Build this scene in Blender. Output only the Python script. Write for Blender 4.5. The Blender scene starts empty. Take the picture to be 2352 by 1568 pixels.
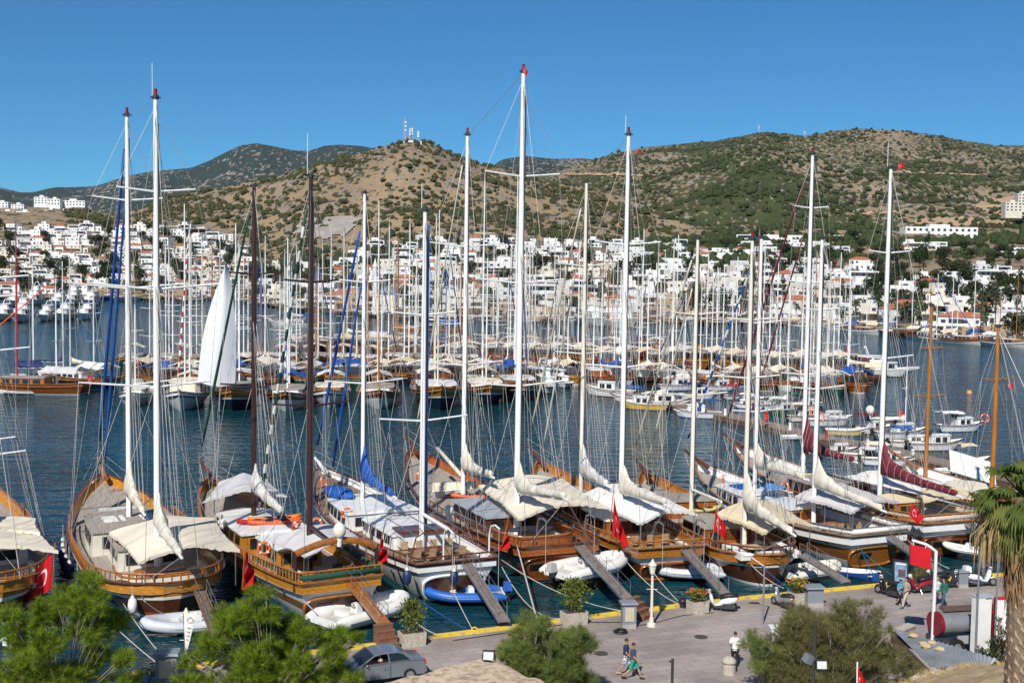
import bpy, math, random
from mathutils import Vector, Matrix, noise
random.seed(7)
SC = bpy.context.scene
COL = SC.collection
R_ = math.radians
# ------------------------------------------------------------------ camera
CAMZ = 20.5                      # eye height above the water, on the castle wall
FOC, CX, CY = 2800.0, 1176.0, 784.0     # focal length and centre of a 2352 x 1568 frame
PITCH, ROLL = math.atan((784 - 603) / 2800.0), 0.0145
FW = Vector((0, math.cos(PITCH), -math.sin(PITCH)))
R0 = Vector((1, 0, 0)); U0 = Vector((0, math.sin(PITCH), math.cos(PITCH)))
RT = R0 * math.cos(ROLL) + U0 * math.sin(ROLL)
UP = U0 * math.cos(ROLL) - R0 * math.sin(ROLL)
CAM = Vector((0, 0, CAMZ))
cd = bpy.data.cameras.new("camera"); cam = bpy.data.objects.new("camera", cd); COL.objects.link(cam)
cd.lens = 36.0 * FOC / 2352.0; cd.sensor_width = 36.0; cd.clip_start = 0.5; cd.clip_end = 40000
mw = Matrix.Identity(4)
for i in range(3):
    mw[i][0] = RT[i]; mw[i][1] = UP[i]; mw[i][2] = -FW[i]; mw[i][3] = CAM[i]
cam.matrix_world = mw
SC.camera = cam
# ------------------------------------------------------------------ sky, sun, exposure
SUN_EL, SUN_AZ = R_(42), R_(17)         # sun behind the camera, a little to the left
w = bpy.data.worlds.new("World"); SC.world = w; w.use_nodes = True
nt = w.node_tree; bg = nt.nodes["Background"]
sky = nt.nodes.new("ShaderNodeTexSky"); sky.sky_type = 'NISHITA'; sky.sun_disc = False
sky.sun_elevation = SUN_EL; sky.sun_rotation = math.pi + SUN_AZ
sky.air_density = 1.0; sky.dust_density = 0.0; sky.ozone_density = 7.0; sky.altitude = 2500
tint = nt.nodes.new("ShaderNodeMix"); tint.data_type = 'RGBA'; tint.blend_type = 'MULTIPLY'; tint.inputs[0].default_value = 1; tint.inputs[7].default_value = (.43, .92, 1.07, 1)
nt.links.new(sky.outputs[0], tint.inputs[6]); nt.links.new(tint.outputs[2], bg.inputs[0]); bg.inputs[1].default_value = 0.064
sl = bpy.data.lights.new("sun", 'SUN'); sl.energy = 4.3; sl.angle = R_(0.53); sl.color = (1.0, 0.95, 0.87)
so = bpy.data.objects.new("sun", sl); COL.objects.link(so)
SUNV = Vector((-math.sin(SUN_AZ) * math.cos(SUN_EL), -math.cos(SUN_AZ) * math.cos(SUN_EL), math.sin(SUN_EL)))
so.rotation_euler = SUNV.to_track_quat('Z', 'Y').to_euler()
SC.view_settings.view_transform = 'Standard'; SC.view_settings.look = 'None'
SC.view_settings.exposure = 0.40; SC.view_settings.gamma = 1.0
SC.render.engine = 'CYCLES'
SC.cycles.max_bounces = 6; SC.cycles.transparent_max_bounces = 8
SC.cycles.diffuse_bounces = 3; SC.cycles.glossy_bounces = 3; SC.cycles.volume_bounces = 0
SC.cycles.use_denoising = True

# ------------------------------------------------------------------ picture point -> place
def ray(px, py): return FW + RT * ((px - CX) / FOC) + UP * ((CY - py) / FOC)
def at(px, py, z=0.0):
    r = ray(px, py); return CAM + r * ((z - CAMZ) / r.z)
def atY(px, py, Y):
    r = ray(px, py); return CAM + r * (Y / r.y)
def proj(p):
    d = Vector(p) - CAM; k = d.dot(FW)
    return (CX + FOC * d.dot(RT) / k, CY - FOC * d.dot(UP) / k)
def zfor(p, py):
    """height z above the point p (x, y) that shows at picture row py"""
    lo, hi = -5.0, 90.0
    for _ in range(40):
        m = (lo + hi) / 2
        if proj((p[0], p[1], m))[1] > py: lo = m
        else: hi = m
    return lo
def smooth(a, b, x):
    t = max(0.0, min(1.0, (x - a) / (b - a))); return t * t * (3 - 2 * t)
def lerp(a, b, t): return a + (b - a) * t
def interp(tab, x):
    if x <= tab[0][0]: return tab[0][1]
    for (x0, y0), (x1, y1) in zip(tab, tab[1:]):
        if x <= x1: return y0 + (y1 - y0) * (x - x0) / (x1 - x0)
    return tab[-1][1]
def V(*a): return Vector(a)

# ------------------------------------------------------------------ mesh collector
class MB:
    def __init__(s): s.v = []; s.f = []; s.m = []; s.uv = None
    def add(s, vs, fs, m=0):
        n = len(s.v); s.v.extend([tuple(v) for v in vs])
        s.f.extend([tuple(i + n for i in f) for f in fs]); s.m.extend([m] * len(fs)); return s
    def box(s, c, d, m=0, rz=0.0, ry=0.0, rx=0.0, top=None):
        a, b, h = d[0] / 2, d[1] / 2, d[2] / 2; k = top or (1, 1)
        vs = [V(x * a * (k[0] if z > 0 else 1), y * b * (k[1] if z > 0 else 1), z * h) for z in (-1, 1) for x, y in ((-1, -1), (1, -1), (1, 1), (-1, 1))]
        if rz or ry or rx:
            M = Matrix.Rotation(rz, 3, 'Z') @ Matrix.Rotation(ry, 3, 'Y') @ Matrix.Rotation(rx, 3, 'X'); vs = [M @ q for q in vs]
        c = Vector(c)
        return s.add([q + c for q in vs], [(0, 3, 2, 1), (4, 5, 6, 7), (0, 1, 5, 4), (1, 2, 6, 5), (2, 3, 7, 6), (3, 0, 4, 7)], m)
    def bar(s, a, b, wd, h, m=0, upv=None):
        a = Vector(a); b = Vector(b); d = (b - a); L = d.length
        if L < 1e-6: return s
        d.normalize(); u = Vector(upv or (0, 0, 1))
        if abs(d.dot(u)) > .98: u = V(1, 0, 0)
        r = d.cross(u).normalized() * (wd / 2); u = r.cross(d).normalized() * (h / 2)
        vs = [p + r * i + u * j for p in (a, b) for i, j in ((-1, -1), (1, -1), (1, 1), (-1, 1))]
        return s.add(vs, [(0, 1, 2, 3), (7, 6, 5, 4), (0, 4, 5, 1), (1, 5, 6, 2), (2, 6, 7, 3), (3, 7, 4, 0)], m)
    def rings(s, rs, m=0, closed=True, cap=True):
        n = len(rs[0]); vs = [p for r in rs for p in r]; fs = []
        for i in range(len(rs) - 1):
            for j in range(n if closed else n - 1):
                k = (j + 1) % n
                fs.append((i * n + j, i * n + k, (i + 1) * n + k, (i + 1) * n + j))
        if cap and closed:
            fs.append(tuple(range(n - 1, -1, -1))); fs.append(tuple((len(rs) - 1) * n + j for j in range(n)))
        return s.add(vs, fs, m)
    def tube(s, pts, r, n=6, m=0, cap=True, flat=1.0):
        pts = [Vector(p) for p in pts]; rs = []; u = None
        for i, p in enumerate(pts):
            d = (pts[min(i + 1, len(pts) - 1)] - pts[max(i - 1, 0)])
            if d.length < 1e-7: d = V(0, 0, 1)
            d.normalize()
            if u is None:
                u = V(0, 0, 1) if abs(d.z) < .9 else V(1, 0, 0)
            a = d.cross(u)
            if a.length < 1e-4: a = d.cross(V(0, 1, .1))
            a.normalize(); b = a.cross(d).normalized(); u = b
            k = r[i] if isinstance(r, (list, tuple)) else r
            rs.append([p + a * (k * math.cos(6.28318 * j / n)) + b * (k * flat * math.sin(6.28318 * j / n)) for j in range(n)])
        return s.rings(rs, m, True, cap)
    def ball(s, c, r, nu=10, nv=7, m=0, z0=-1.0, jit=0.0):
        c = Vector(c); r = r if isinstance(r, (tuple, list)) else (r, r, r); rs = []
        for i in range(nv + 1):
            a = lerp(math.asin(max(-1, z0)), math.pi / 2, i / nv); q = max(math.cos(a), .015)
            rs.append([c + V(r[0] * q * math.cos(6.28318 * j / nu), r[1] * q * math.sin(6.28318 * j / nu), r[2] * math.sin(a)) * (1 + (random.uniform(-jit, jit) if jit else 0)) for j in range(nu)])
        return s.rings(rs, m)
    def grid(s, fn, nu, nv, m=0, wrap=False):
        vs = [fn(i / nu, j / nv) for i in range(nu + 1) for j in range(nv + 1)]; w_ = nv + 1
        fs = [(i * w_ + j, (i + 1) * w_ + j, (i + 1) * w_ + j + 1, i * w_ + j + 1) for i in range(nu) for j in range(nv)]
        return s.add(vs, fs, m)
    def prism(s, pts, z0, z1, m=0, axis='Z', mt=None):
        n = len(pts)
        def P(a, b, c): return (a, b, c) if axis == 'Z' else ((a, c, b) if axis == 'Y' else (c, a, b))
        vs = [P(a, b, z0) for a, b in pts] + [P(a, b, z1) for a, b in pts]
        s.add(vs, [(i, (i + 1) % n, n + (i + 1) % n, n + i) for i in range(n)] + [tuple(range(n - 1, -1, -1))], m)
        return s.add(vs[n:], [tuple(range(n))], m if mt is None else mt)
    def disc(s, c, nrm, r, n=14, m=0, th=.04):
        c = Vector(c); nrm = Vector(nrm).normalized()
        return s.tube([c - nrm * th / 2, c + nrm * th / 2], r, n, m)
    def torus(s, c, nrm, R, r, nu=16, nv=6, m=0):
        nrm = Vector(nrm).normalized(); a = nrm.cross(V(0, 0, 1) if abs(nrm.z) < .9 else V(1, 0, 0)).normalized(); b = nrm.cross(a); c = Vector(c)
        rs = []
        for i in range(nu + 1):
            t = 6.283185 * i / nu; d = a * math.cos(t) + b * math.sin(t)
            rs.append([c + d * (R + r * math.cos(6.28318 * j / nv)) + nrm * (r * math.sin(6.28318 * j / nv)) for j in range(nv)])
        return s.rings(rs, m, True, False)
    def mesh(s, name, mats, sm=None):
        me = bpy.data.meshes.new(name); me.from_pydata(s.v, [], s.f)
        for q in (mats if isinstance(mats, (list, tuple)) else [mats]): me.materials.append(q)
        if any(s.m): me.polygons.foreach_set("material_index", s.m)
        if sm is not None:
            me.polygons.foreach_set("use_smooth", [True] * len(s.f))
            if sm < 180: me.set_sharp_from_angle(angle=R_(sm))
        if s.uv:
            l = me.uv_layers.new(name="UVMap")
            for p in me.polygons:
                for li in p.loop_indices: l.data[li].uv = s.uv[me.loops[li].vertex_index]
        me.update(); return me
    def build(s, name, mats, parent=None, sm=None, loc=None, rz=0.0):
        o = bpy.data.objects.new(name, s.mesh(name, mats, sm)); COL.objects.link(o)
        if parent is not None: o.parent = parent
        if loc is not None: o.location = loc
        if rz: o.rotation_euler = (0, 0, rz)
        return o
def tag(o, label, cat, group=None):
    o["label"] = label; o["category"] = cat
    if group: o["group"] = group
    return o
def thing(name, label, cat, loc=(0, 0, 0), rz=0.0, group=None):
    o = bpy.data.objects.new(name, None); COL.objects.link(o); o.location = loc; o.rotation_euler = (0, 0, rz)
    o.empty_display_size = .2
    return tag(o, label, cat, group)
def kind(o, k): o["kind"] = k; return o
def copy_tree(o, parent=None):
    c = o.copy(); COL.objects.link(c); c.parent = parent
    for ch in list(o.children): copy_tree(ch, c)
    return c

# ------------------------------------------------------------------ materials
MATS = {}
def mat(name, c, c2=None, sc=3.0, rough=.6, metal=0.0, bump=0.0, st=(1, 1, 1), kd='noise', det=4, coat=0.0, bsc=None, spec=None, trans=0.0, lo=.35, hi=.65):
    if name in MATS: return MATS[name]
    m = bpy.data.materials.new(name); m.use_nodes = True; MATS[name] = m
    n = m.node_tree.nodes; L = m.node_tree.links; b = n["Principled BSDF"]
    b.inputs["Roughness"].default_value = rough; b.inputs["Metallic"].default_value = metal
    if spec is not None: b.inputs["Specular IOR Level"].default_value = spec
    if coat: b.inputs["Coat Weight"].default_value = coat; b.inputs["Coat Roughness"].default_value = .12
    c2 = c2 or tuple(x * .82 for x in c)
    tc = n.new("ShaderNodeTexCoord"); mp = n.new("ShaderNodeMapping"); mp.inputs["Scale"].default_value = st
    L.new(tc.outputs["Object"], mp.inputs[0])
    nz = n.new("ShaderNodeTexNoise"); nz.inputs["Scale"].default_value = sc; nz.inputs["Detail"].default_value = det
    nz.inputs["Roughness"].default_value = .62
    L.new(mp.outputs[0], nz.inputs[0])
    cr = n.new("ShaderNodeValToRGB"); cr.color_ramp.elements[0].position = lo; cr.color_ramp.elements[1].position = hi
    cr.color_ramp.elements[0].color = (*c2, 1); cr.color_ramp.elements[1].color = (*c, 1)
    L.new(nz.outputs["Fac"], cr.inputs[0]); out = cr.outputs[0]
    hsrc = nz.outputs["Fac"]
    if kd in ('planks', 'planksx', 'ribs'):
        wv = n.new("ShaderNodeTexWave"); wv.wave_type = 'BANDS'
        wv.bands_direction = {'planks': 'Z', 'planksx': 'Y', 'ribs': 'X'}[kd]
        wv.inputs["Scale"].default_value = bsc or 1.6; wv.inputs["Distortion"].default_value = 0
        wv.wave_profile = 'SAW' if kd != 'ribs' else 'SIN'
        L.new(tc.outputs["Object"], wv.inputs[0])
        r2 = n.new("ShaderNodeValToRGB"); r2.color_ramp.elements[0].position = 0; r2.color_ramp.elements[1].position = .14
        r2.color_ramp.elements[0].color = (.42, .42, .42, 1); r2.color_ramp.elements[1].color = (1, 1, 1, 1)
        L.new(wv.outputs["Color"], r2.inputs[0])
        mx = n.new("ShaderNodeMix"); mx.data_type = 'RGBA'; mx.blend_type = 'MULTIPLY'; mx.inputs[0].default_value = 1
        L.new(out, mx.inputs[6]); L.new(r2.outputs[0], mx.inputs[7]); out = mx.outputs[2]; hsrc = r2.outputs[0]
    L.new(out, b.inputs["Base Color"])
    if trans:
        # thin cloth and leaves let some light through
        tr = n.new("ShaderNodeBsdfTranslucent"); ms = n.new("ShaderNodeMixShader"); ms.inputs[0].default_value = trans
        L.new(out, tr.inputs[0]); L.new(b.outputs[0], ms.inputs[1]); L.new(tr.outputs[0], ms.inputs[2])
        L.new(ms.outputs[0], n["Material Output"].inputs[0])
    if bump:
        bp = n.new("ShaderNodeBump"); bp.inputs["Strength"].default_value = bump; bp.inputs["Distance"].default_value = .05
        L.new(hsrc, bp.inputs["Height"]); L.new(bp.outputs[0], b.inputs["Normal"])
    return m
def srgb(r, g, b): return tuple(((x / 255) / 12.92 if x <= 10 else ((x / 255 + .055) / 1.055) ** 2.4) for x in (r, g, b))
WHITE = mat("white_paint", (.78, .78, .76), (.68, .68, .66), 1.2, .35)
OFFW = mat("off_white_paint", (.70, .67, .58), (.60, .57, .48), 1.5, .5)
MASTW = mat("white_mast_paint", (.80, .80, .79), (.74, .74, .73), .8, .3)
MASTC = mat("cream_mast_paint", (.72, .69, .60), (.66, .62, .53), .8, .35)
MASTB = mat("dark_brown_mast", (.055, .022, .018), (.035, .014, .012), 1.5, .3, st=(4, 4, .4))
MASTO = mat("varnished_mast_wood", (.42, .17, .03), (.30, .11, .02), 2.0, .3, st=(6, 6, .4))
MASTR = mat("red_mast", (.45, .02, .02), (.38, .015, .015), 1, .4)
WOOD = mat("varnished_wood", (.44, .165, .022), (.27, .090, .012), 2.2, .28, bump=.15, st=(.35, 2, 5), kd='planks', bsc=1.5, coat=.4)
WOODR = mat("reddish_varnished_wood", (.36, .105, .018), (.21, .058, .011), 2.2, .26, bump=.15, st=(.35, 2, 5), kd='planks', bsc=1.5, coat=.4)
WOODD = mat("dark_varnished_wood", (.10, .035, .014), (.06, .02, .009), 2.2, .3, bump=.12, st=(.35, 2, 5), kd='planks', bsc=1.5, coat=.3)
WOODG = mat("golden_varnished_wood", (.56, .25, .03), (.40, .155, .018), 2.2, .27, bump=.12, st=(.35, 2, 5), kd='planks', bsc=1.5, coat=.4)
RAILW = mat("varnished_rail_wood", (.40, .155, .03), (.28, .10, .018), 3, .3, coat=.4)
RAILD = mat("dark_rail_wood", (.15, .045, .018), (.10, .03, .012), 3, .3, coat=.4)
TEAK = mat("weathered_teak_deck", (.38, .335, .285), (.27, .235, .20), 2.5, .75, st=(.3, 3, 1), kd='planksx', bsc=2.6)
TEAKB = mat("brown_teak_deck", (.26, .17, .11), (.18, .115, .075), 2.5, .7, st=(.3, 3, 1), kd='planksx', bsc=2.6)
CREAM = mat("cream_canvas", (.84, .77, .63), (.77, .69, .55), .7, .85, bump=.12, trans=.12)
BEIGE = mat("beige_canvas", (.80, .67, .46), (.72, .59, .40), .7, .85, bump=.12, trans=.12)
GREYC = mat("grey_canvas", (.68, .66, .65), (.58, .56, .56), .7, .85, bump=.12, trans=.1)
WHITEC = mat("white_canvas", (.85, .84, .80), (.80, .79, .75), .7, .85, bump=.1, trans=.1)
SAILC = mat("cream_sailcloth", (.66, .62, .53), (.54, .50, .42), 2.2, .85, bump=.5, st=(1, 1, .5), det=6)
SAILG = mat("grey_sailcloth", (.60, .58, .55), (.48, .46, .44), 2.2, .85, bump=.5, st=(1, 1, .5), det=6)
BLUEC = mat("blue_canvas", (.012, .10, .42), (.008, .065, .30), 1.4, .7, bump=.3)
NAVYC = mat("navy_canvas", (.015, .03, .13), (.01, .02, .09), 1.4, .7, bump=.3)
BURG = mat("burgundy_canvas", (.16, .012, .028), (.10, .008, .018), 1.4, .75, bump=.3)
GREENC = mat("green_canvas", (.01, .09, .055), (.008, .06, .04), 1.4, .75, bump=.2)
REDC = mat("red_cloth", (.62, .008, .012), (.52, .006, .010), 2, .7, trans=.2)
ORANGE = mat("orange_plastic", (.80, .13, .03), (.68, .09, .02), 3, .5)
YELLOW = mat("yellow_paint", (.80, .52, .02), (.66, .42, .03), 2.5, .6)
NAVY = mat("navy_hull_paint", (.010, .014, .035), (.008, .011, .026), 1.5, .22)
BLUEP = mat("blue_hull_paint", (.02, .08, .28), (.015, .06, .22), 1.5, .3)
GREENP = mat("green_hull_paint", (.012, .085, .05), (.01, .06, .035), 1.5, .3)
ANTIF = mat("dark_bottom_paint", (.07, .03, .025), (.04, .02, .02), 1.5, .6)
BLACK = mat("black_plastic", (.012, .012, .013), (.02, .02, .021), 4, .45)
DGREY = mat("dark_grey_metal", (.06, .062, .065), (.045, .046, .05), 3, .45, .3)
STEEL = mat("stainless_steel", (.62, .63, .64), (.5, .51, .52), 2, .25, .9)
ALUM = mat("grey_aluminium", (.36, .37, .38), (.30, .31, .32), 2, .42, .6)
GLASS = mat("dark_window_glass", (.012, .015, .02), (.02, .024, .03), 1.5, .06)
ROPE = mat("pale_rope", (.52, .49, .43), (.42, .39, .34), 5, .9)
WIRE = mat("rigging_wire", (.34, .33, .31), (.24, .23, .22), 5, .55, .2)
WIRED = mat("dark_rigging_rope", (.05, .05, .06), (.03, .03, .04), 5, .8)
CUSH = mat("white_cushion", (.74, .72, .68), (.64, .62, .58), 2.5, .9, bump=.2)
CUSHG = mat("green_cushion", (.012, .07, .04), (.008, .05, .03), 2.5, .9)
RUBG = mat("grey_inflatable_rubber", (.58, .59, .60), (.50, .51, .52), 1.5, .5)
RUBW = mat("white_inflatable_rubber", (.76, .75, .72), (.68, .67, .64), 1.5, .45)
BLUEF = mat("navy_fender_vinyl", (.012, .03, .11), (.01, .024, .085), 2, .5)
SKIN = mat("tanned_skin", (.46, .25, .16), (.40, .21, .13), 6, .55)
HAIRD = mat("dark_hair", (.02, .014, .01), (.012, .008, .006), 20, .6)
HAIRB = mat("fair_hair", (.38, .22, .08), (.26, .15, .05), 20, .6)
# ================================================================== the setting
def yh(u): return 603 + 0.0145 * (u - 1176)
def XY(u, d):
    r = ray(u, yh(u)); return CAM.x + r.x * d / r.y
SHORE = [(-300, 676), (0, 681), (500, 684), (700, 710), (900, 725), (1200, 733), (1500, 735), (1800, 740), (2000, 757), (2200, 775), (2352, 788), (2700, 816)]
def dsh(u): return 19.3 * FOC / (interp(SHORE, u) - yh(u))
TOWN = [(-300, 518), (0, 518), (300, 516), (500, 528), (560, 560), (640, 600), (800, 592), (900, 566), (1000, 552), (1150, 548), (1300, 556), (1450, 564), (1600, 566), (1750, 547), (1850, 547), (1950, 560), (2100, 556), (2352, 552), (2700, 550)]
TD = [(-300, 980), (500, 980), (700, 800), (1000, 850), (1300, 860), (1700, 840), (2352, 850), (2700, 850)]
RID1 = [(-300, 470), (0, 478), (100, 474), (180, 480), (240, 500), (300, 496), (330, 483), (400, 455), (470, 440), (560, 420), (640, 402), (700, 388), (760, 370), (820, 357), (870, 341), (905, 331), (935, 325), (975, 329), (1005, 339), (1060, 365), (1110, 380), (1180, 405), (1250, 430), (1300, 440), (1400, 465), (1500, 492), (1600, 525), (1700, 540), (1900, 545), (2100, 540), (2352, 530), (2700, 520)]
RD1 = [(-300, 1500), (250, 1500), (500, 1350), (935, 1250), (1400, 1400), (1700, 1150), (2352, 1150), (2700, 1150)]
def zel(u, y, d): return CAMZ + (yh(u) - y) / FOC * d
def terr1(u, d):
    ds = dsh(u); d1 = interp(TD, u); d2 = interp(RD1, u)
    z1 = zel(u, interp(TOWN, u), d1); z2 = zel(u, interp(RID1, u), d2)
    if d <= ds + 25: return .8
    if d < d1:
        t = (d - ds - 25) / (d1 - ds - 25); return .8 + (z1 - .8) * (t ** 1.12)
    t = min(1, (d - d1) / (d2 - d1)); z = z1 + (z2 - z1) * (t * .75 + .25 * math.sin(t * math.pi / 2))
    if d > d2: z = z2 - (d - d2) * .32
    x = XY(u, d)
    n = noise.fractal(Vector((x * .006, d * .006, 3.1)), 1.0, 2.1, 5) * 13 + noise.noise(Vector((x * .03, d * .03, 8))) * 2.2
    return z + n * min(1, max(0, (d - d1) / 120)) * (1 - .85 * smooth(.86, 1, t) if d <= d2 else .15)
SPUR = [(900, 520), (1100, 500), (1250, 470), (1400, 445), (1500, 428), (1600, 392), (1700, 368), (1750, 360), (1800, 368), (1900, 392), (2000, 408), (2150, 425), (2352, 440), (2700, 440)]
RID2 = [(900, 470), (1100, 440), (1180, 425), (1220, 406), (1280, 390), (1340, 372), (1400, 352), (1450, 342), (1480, 335), (1560, 331), (1640, 325), (1690, 318), (1750, 309), (1800, 312), (1840, 317), (1870, 311), (1900, 303), (1970, 297), (2040, 301), (2100, 309), (2160, 317), (2200, 325), (2280, 336), (2352, 333), (2700, 345)]
def terr2(u, d):
    d0, d1, d2 = 1020, 1750, 2600
    z0 = zel(u, 575, d0); z1 = zel(u, interp(SPUR, u), d1); z2 = zel(u, interp(RID2, u), d2)
    if d < d1: t = max(0, (d - d0) / (d1 - d0)); z = z0 + (z1 - z0) * (.6 * t + .4 * math.sin(t * math.pi / 2))
    elif d < d2: t = (d - d1) / (d2 - d1); z = z1 + (z2 - z1) * t - 22 * math.sin(t * math.pi) * smooth(1300, 1600, u)
    else: z = z2 - (d - d2) * .35
    x = XY(u, d); e = 1 - .85 * smooth(2300, 2600, d)
    return z + (noise.fractal(Vector((x * .0032, d * .0032, 1.7)), 1.0, 2.1, 5) * 30 + abs(noise.noise(Vector((x * .006 + d * .003, d * .0012, 4)))) * -22) * e * min(1, max(0, d - d0) / 200)
RID3 = [(-300, 425), (0, 432), (50, 444), (80, 443), (100, 438), (130, 432), (215, 430), (235, 425), (260, 416), (300, 404), (350, 395), (420, 388), (440, 386), (480, 370), (520, 350), (555, 335), (590, 331), (620, 337), (680, 348), (710, 348), (745, 336), (780, 333), (830, 336), (870, 344), (950, 370), (1050, 400), (1120, 386), (1150, 367), (1200, 359), (1250, 366), (1280, 368), (1330, 366), (1400, 375), (1500, 380), (1700, 400)]
def terr3(u, d):
    d0, d2 = 2700, 4800
    z0 = zel(u, 560, d0); z2 = zel(u, interp(RID3, u), d2)
    t = (d - d0) / (d2 - d0)
    z = z0 + (z2 - z0) * min(1, t) if d <= d2 else z2 - (d - d2) * .4
    x = XY(u, d)
    return z + (noise.fractal(Vector((x * .0016, d * .0016, 9.7)), 1.0, 2.1, 5) * 60 - abs(noise.noise(Vector((x * .003, d * .0008, 2)))) * 50) * (1 - .9 * smooth(.8, 1, t)) * smooth(0, .2, t)
def hillmat(name, g1, g2, s1, s2, sb, sp, k, th, rock=(.30, .27, .24)):
    m = bpy.data.materials.new(name); m.use_nodes = True; n = m.node_tree.nodes; L = m.node_tree.links; b = n["Principled BSDF"]
    b.inputs["Roughness"].default_value = .95; b.inputs["Specular IOR Level"].default_value = .1
    tc = n.new("ShaderNodeTexCoord"); mp = n.new("ShaderNodeMapping"); mp.inputs["Scale"].default_value = (1, .42, .6); L.new(tc.outputs["Object"], mp.inputs[0])   # scrub runs in streaks down the slopes
    def nz(s, d=4, r=.6):
        q = n.new("ShaderNodeTexNoise"); q.inputs["Scale"].default_value = s; q.inputs["Detail"].default_value = d; q.inputs["Roughness"].default_value = r
        L.new(mp.outputs[0], q.inputs[0]); return q.outputs["Fac"]
    def ramp(src, a, c, p, q):
        r = n.new("ShaderNodeValToRGB"); r.color_ramp.elements[0].position = p; r.color_ramp.elements[1].position = q
        r.color_ramp.elements[0].color = (*a, 1); r.color_ramp.elements[1].color = (*c, 1); L.new(src, r.inputs[0]); return r.outputs[0]
    def math_(op, a, c):
        q = n.new("ShaderNodeMath"); q.operation = op
        for i, x in enumerate((a, c)):
            if isinstance(x, (int, float)): q.inputs[i].default_value = x
            else: L.new(x, q.inputs[i])
        return q.outputs[0]
    def mix(f, a, c):
        q = n.new("ShaderNodeMix"); q.data_type = 'RGBA'; L.new(f, q.inputs[0]); L.new(a, q.inputs[6]); L.new(c, q.inputs[7]); return q.outputs[2]
    bush = nz(sb, 2, .5); patch = nz(sp, 4, .6); big = nz(sp * .35, 3)
    gr = mix(ramp(nz(sb * .7, 5, .7), (0, 0, 0), (1, 1, 1), .50, .58), ramp(patch, g1, g2, .35, .65), ramp(nz(sb * 2, 3), rock, tuple(x * .72 for x in rock), .4, .6))
    sc = ramp(nz(sb * .5, 4), s1, s2, .35, .65)
    f = math_('ADD', bush, math_('MULTIPLY', math_('SUBTRACT', math_('ADD', patch, big), 1.0), k))
    f = ramp(f, (0, 0, 0), (1, 1, 1), th, th + .05)
    L.new(mix(f, gr, sc), b.inputs["Base Color"])
    bp = n.new("ShaderNodeBump"); bp.inputs["Strength"].default_value = .7; bp.inputs["Distance"].default_value = .35 / sb
    L.new(math_('ADD', f, nz(sb * 1.5, 4)), bp.inputs["Height"]); L.new(bp.outputs[0], b.inputs["Normal"])
    return m
H1 = hillmat("dry_grass_hill", (.31, .222, .128), (.235, .175, .105), (.040, .044, .023), (.068, .066, .032), .17, .012, .42, .545, (.25, .22, .19))
H2 = hillmat("scrubby_hill", (.255, .185, .115), (.205, .155, .10), (.040, .048, .022), (.062, .076, .027), .17, .0060, .55, .455)
H3 = hillmat("far_mountain", (.19, .17, .15), (.15, .14, .125), (.026, .042, .040), (.034, .052, .046), .07, .0034, .5, .40)
def terrain(name, fn, u0, u1, nu, ds, m):
    mb = MB()
    def P(i, j):
        u = lerp(u0, u1, i); d = ds(u, j); return (XY(u, d), d, fn(u, d))
    mb.grid(P, nu, ds.n, 0)
    return kind(mb.build(name, m, None, 180), "structure")
def ds1(u, j):
    a, b, c = dsh(u), interp(TD, u), interp(RD1, u)
    return a + (b - a) * j / .35 if j < .35 else (b + (c - b) * (j - .35) / .55 if j < .9 else c + (j - .9) * 10 * 350)
ds1.n = 110
def ds2(u, j): return 1020 + 1580 * (j / .92) if j < .92 else 2600 + (j - .92) / .08 * 500
ds2.n = 110
def ds3(u, j): return 2700 + 2100 * (j / .92) if j < .92 else 4800 + (j - .92) / .08 * 900
ds3.n = 70
terrain("hill", terr1, -250, 2620, 330, ds1, H1)
terrain("hill_far", terr2, 1000, 2620, 220, ds2, H2)
terrain("mountain", terr3, -250, 1720, 230, ds3, H3)
# ground sheet below everything, out to the horizon
g = MB(); g.grid(lambda i, j: (lerp(-5400, 5400, i), lerp(-400, 6800, j), -4.0), 8, 8)
kind(g.build("seabed", mat("seabed_silt", (.05, .06, .05), (.03, .045, .04), .05, .9)), "structure")

# water
wm = bpy.data.materials.new("harbour_water"); wm.use_nodes = True; n_ = wm.node_tree.nodes; L_ = wm.node_tree.links; b_ = n_["Principled BSDF"]
b_.inputs["Roughness"].default_value = .06; b_.inputs["IOR"].default_value = 1.333; b_.inputs["Specular IOR Level"].default_value = .26
tc_ = n_.new("ShaderNodeTexCoord")
def wnz(sx, sy, s, det, rot=0.0):
    mp = n_.new("ShaderNodeMapping"); mp.inputs["Scale"].default_value = (sx, sy, 1); mp.inputs["Rotation"].default_value = (0, 0, rot); L_.new(tc_.outputs["Object"], mp.inputs[0])
    q = n_.new("ShaderNodeTexNoise"); q.inputs["Scale"].default_value = s; q.inputs["Detail"].default_value = det; q.inputs["Roughness"].default_value = .55; L_.new(mp.outputs[0], q.inputs[0]); return q.outputs["Fac"]
def wmath(op, a, c):
    q = n_.new("ShaderNodeMath"); q.operation = op
    for i, x in enumerate((a, c)):
        if isinstance(x, (int, float)): q.inputs[i].default_value = x
        else: L_.new(x, q.inputs[i])
    return q.outputs[0]
hgt = wmath('ADD', wmath('MULTIPLY', wnz(.40, 1.0, .62, 3, .25), 1.0), wmath('MULTIPLY', wnz(.45, 1, 2.2, 2, -.2), .20))
ruf = n_.new("ShaderNodeMapRange"); ruf.inputs[1].default_value = .36; ruf.inputs[2].default_value = .62; ruf.inputs[3].default_value = .6; ruf.inputs[4].default_value = 1.0; L_.new(wnz(.25, 1, .035, 3, .1), ruf.inputs[0])   # calm lanes and ruffled patches
bp_ = n_.new("ShaderNodeBump"); L_.new(ruf.outputs[0], bp_.inputs["Strength"]); bp_.inputs["Distance"].default_value = .50
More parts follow.
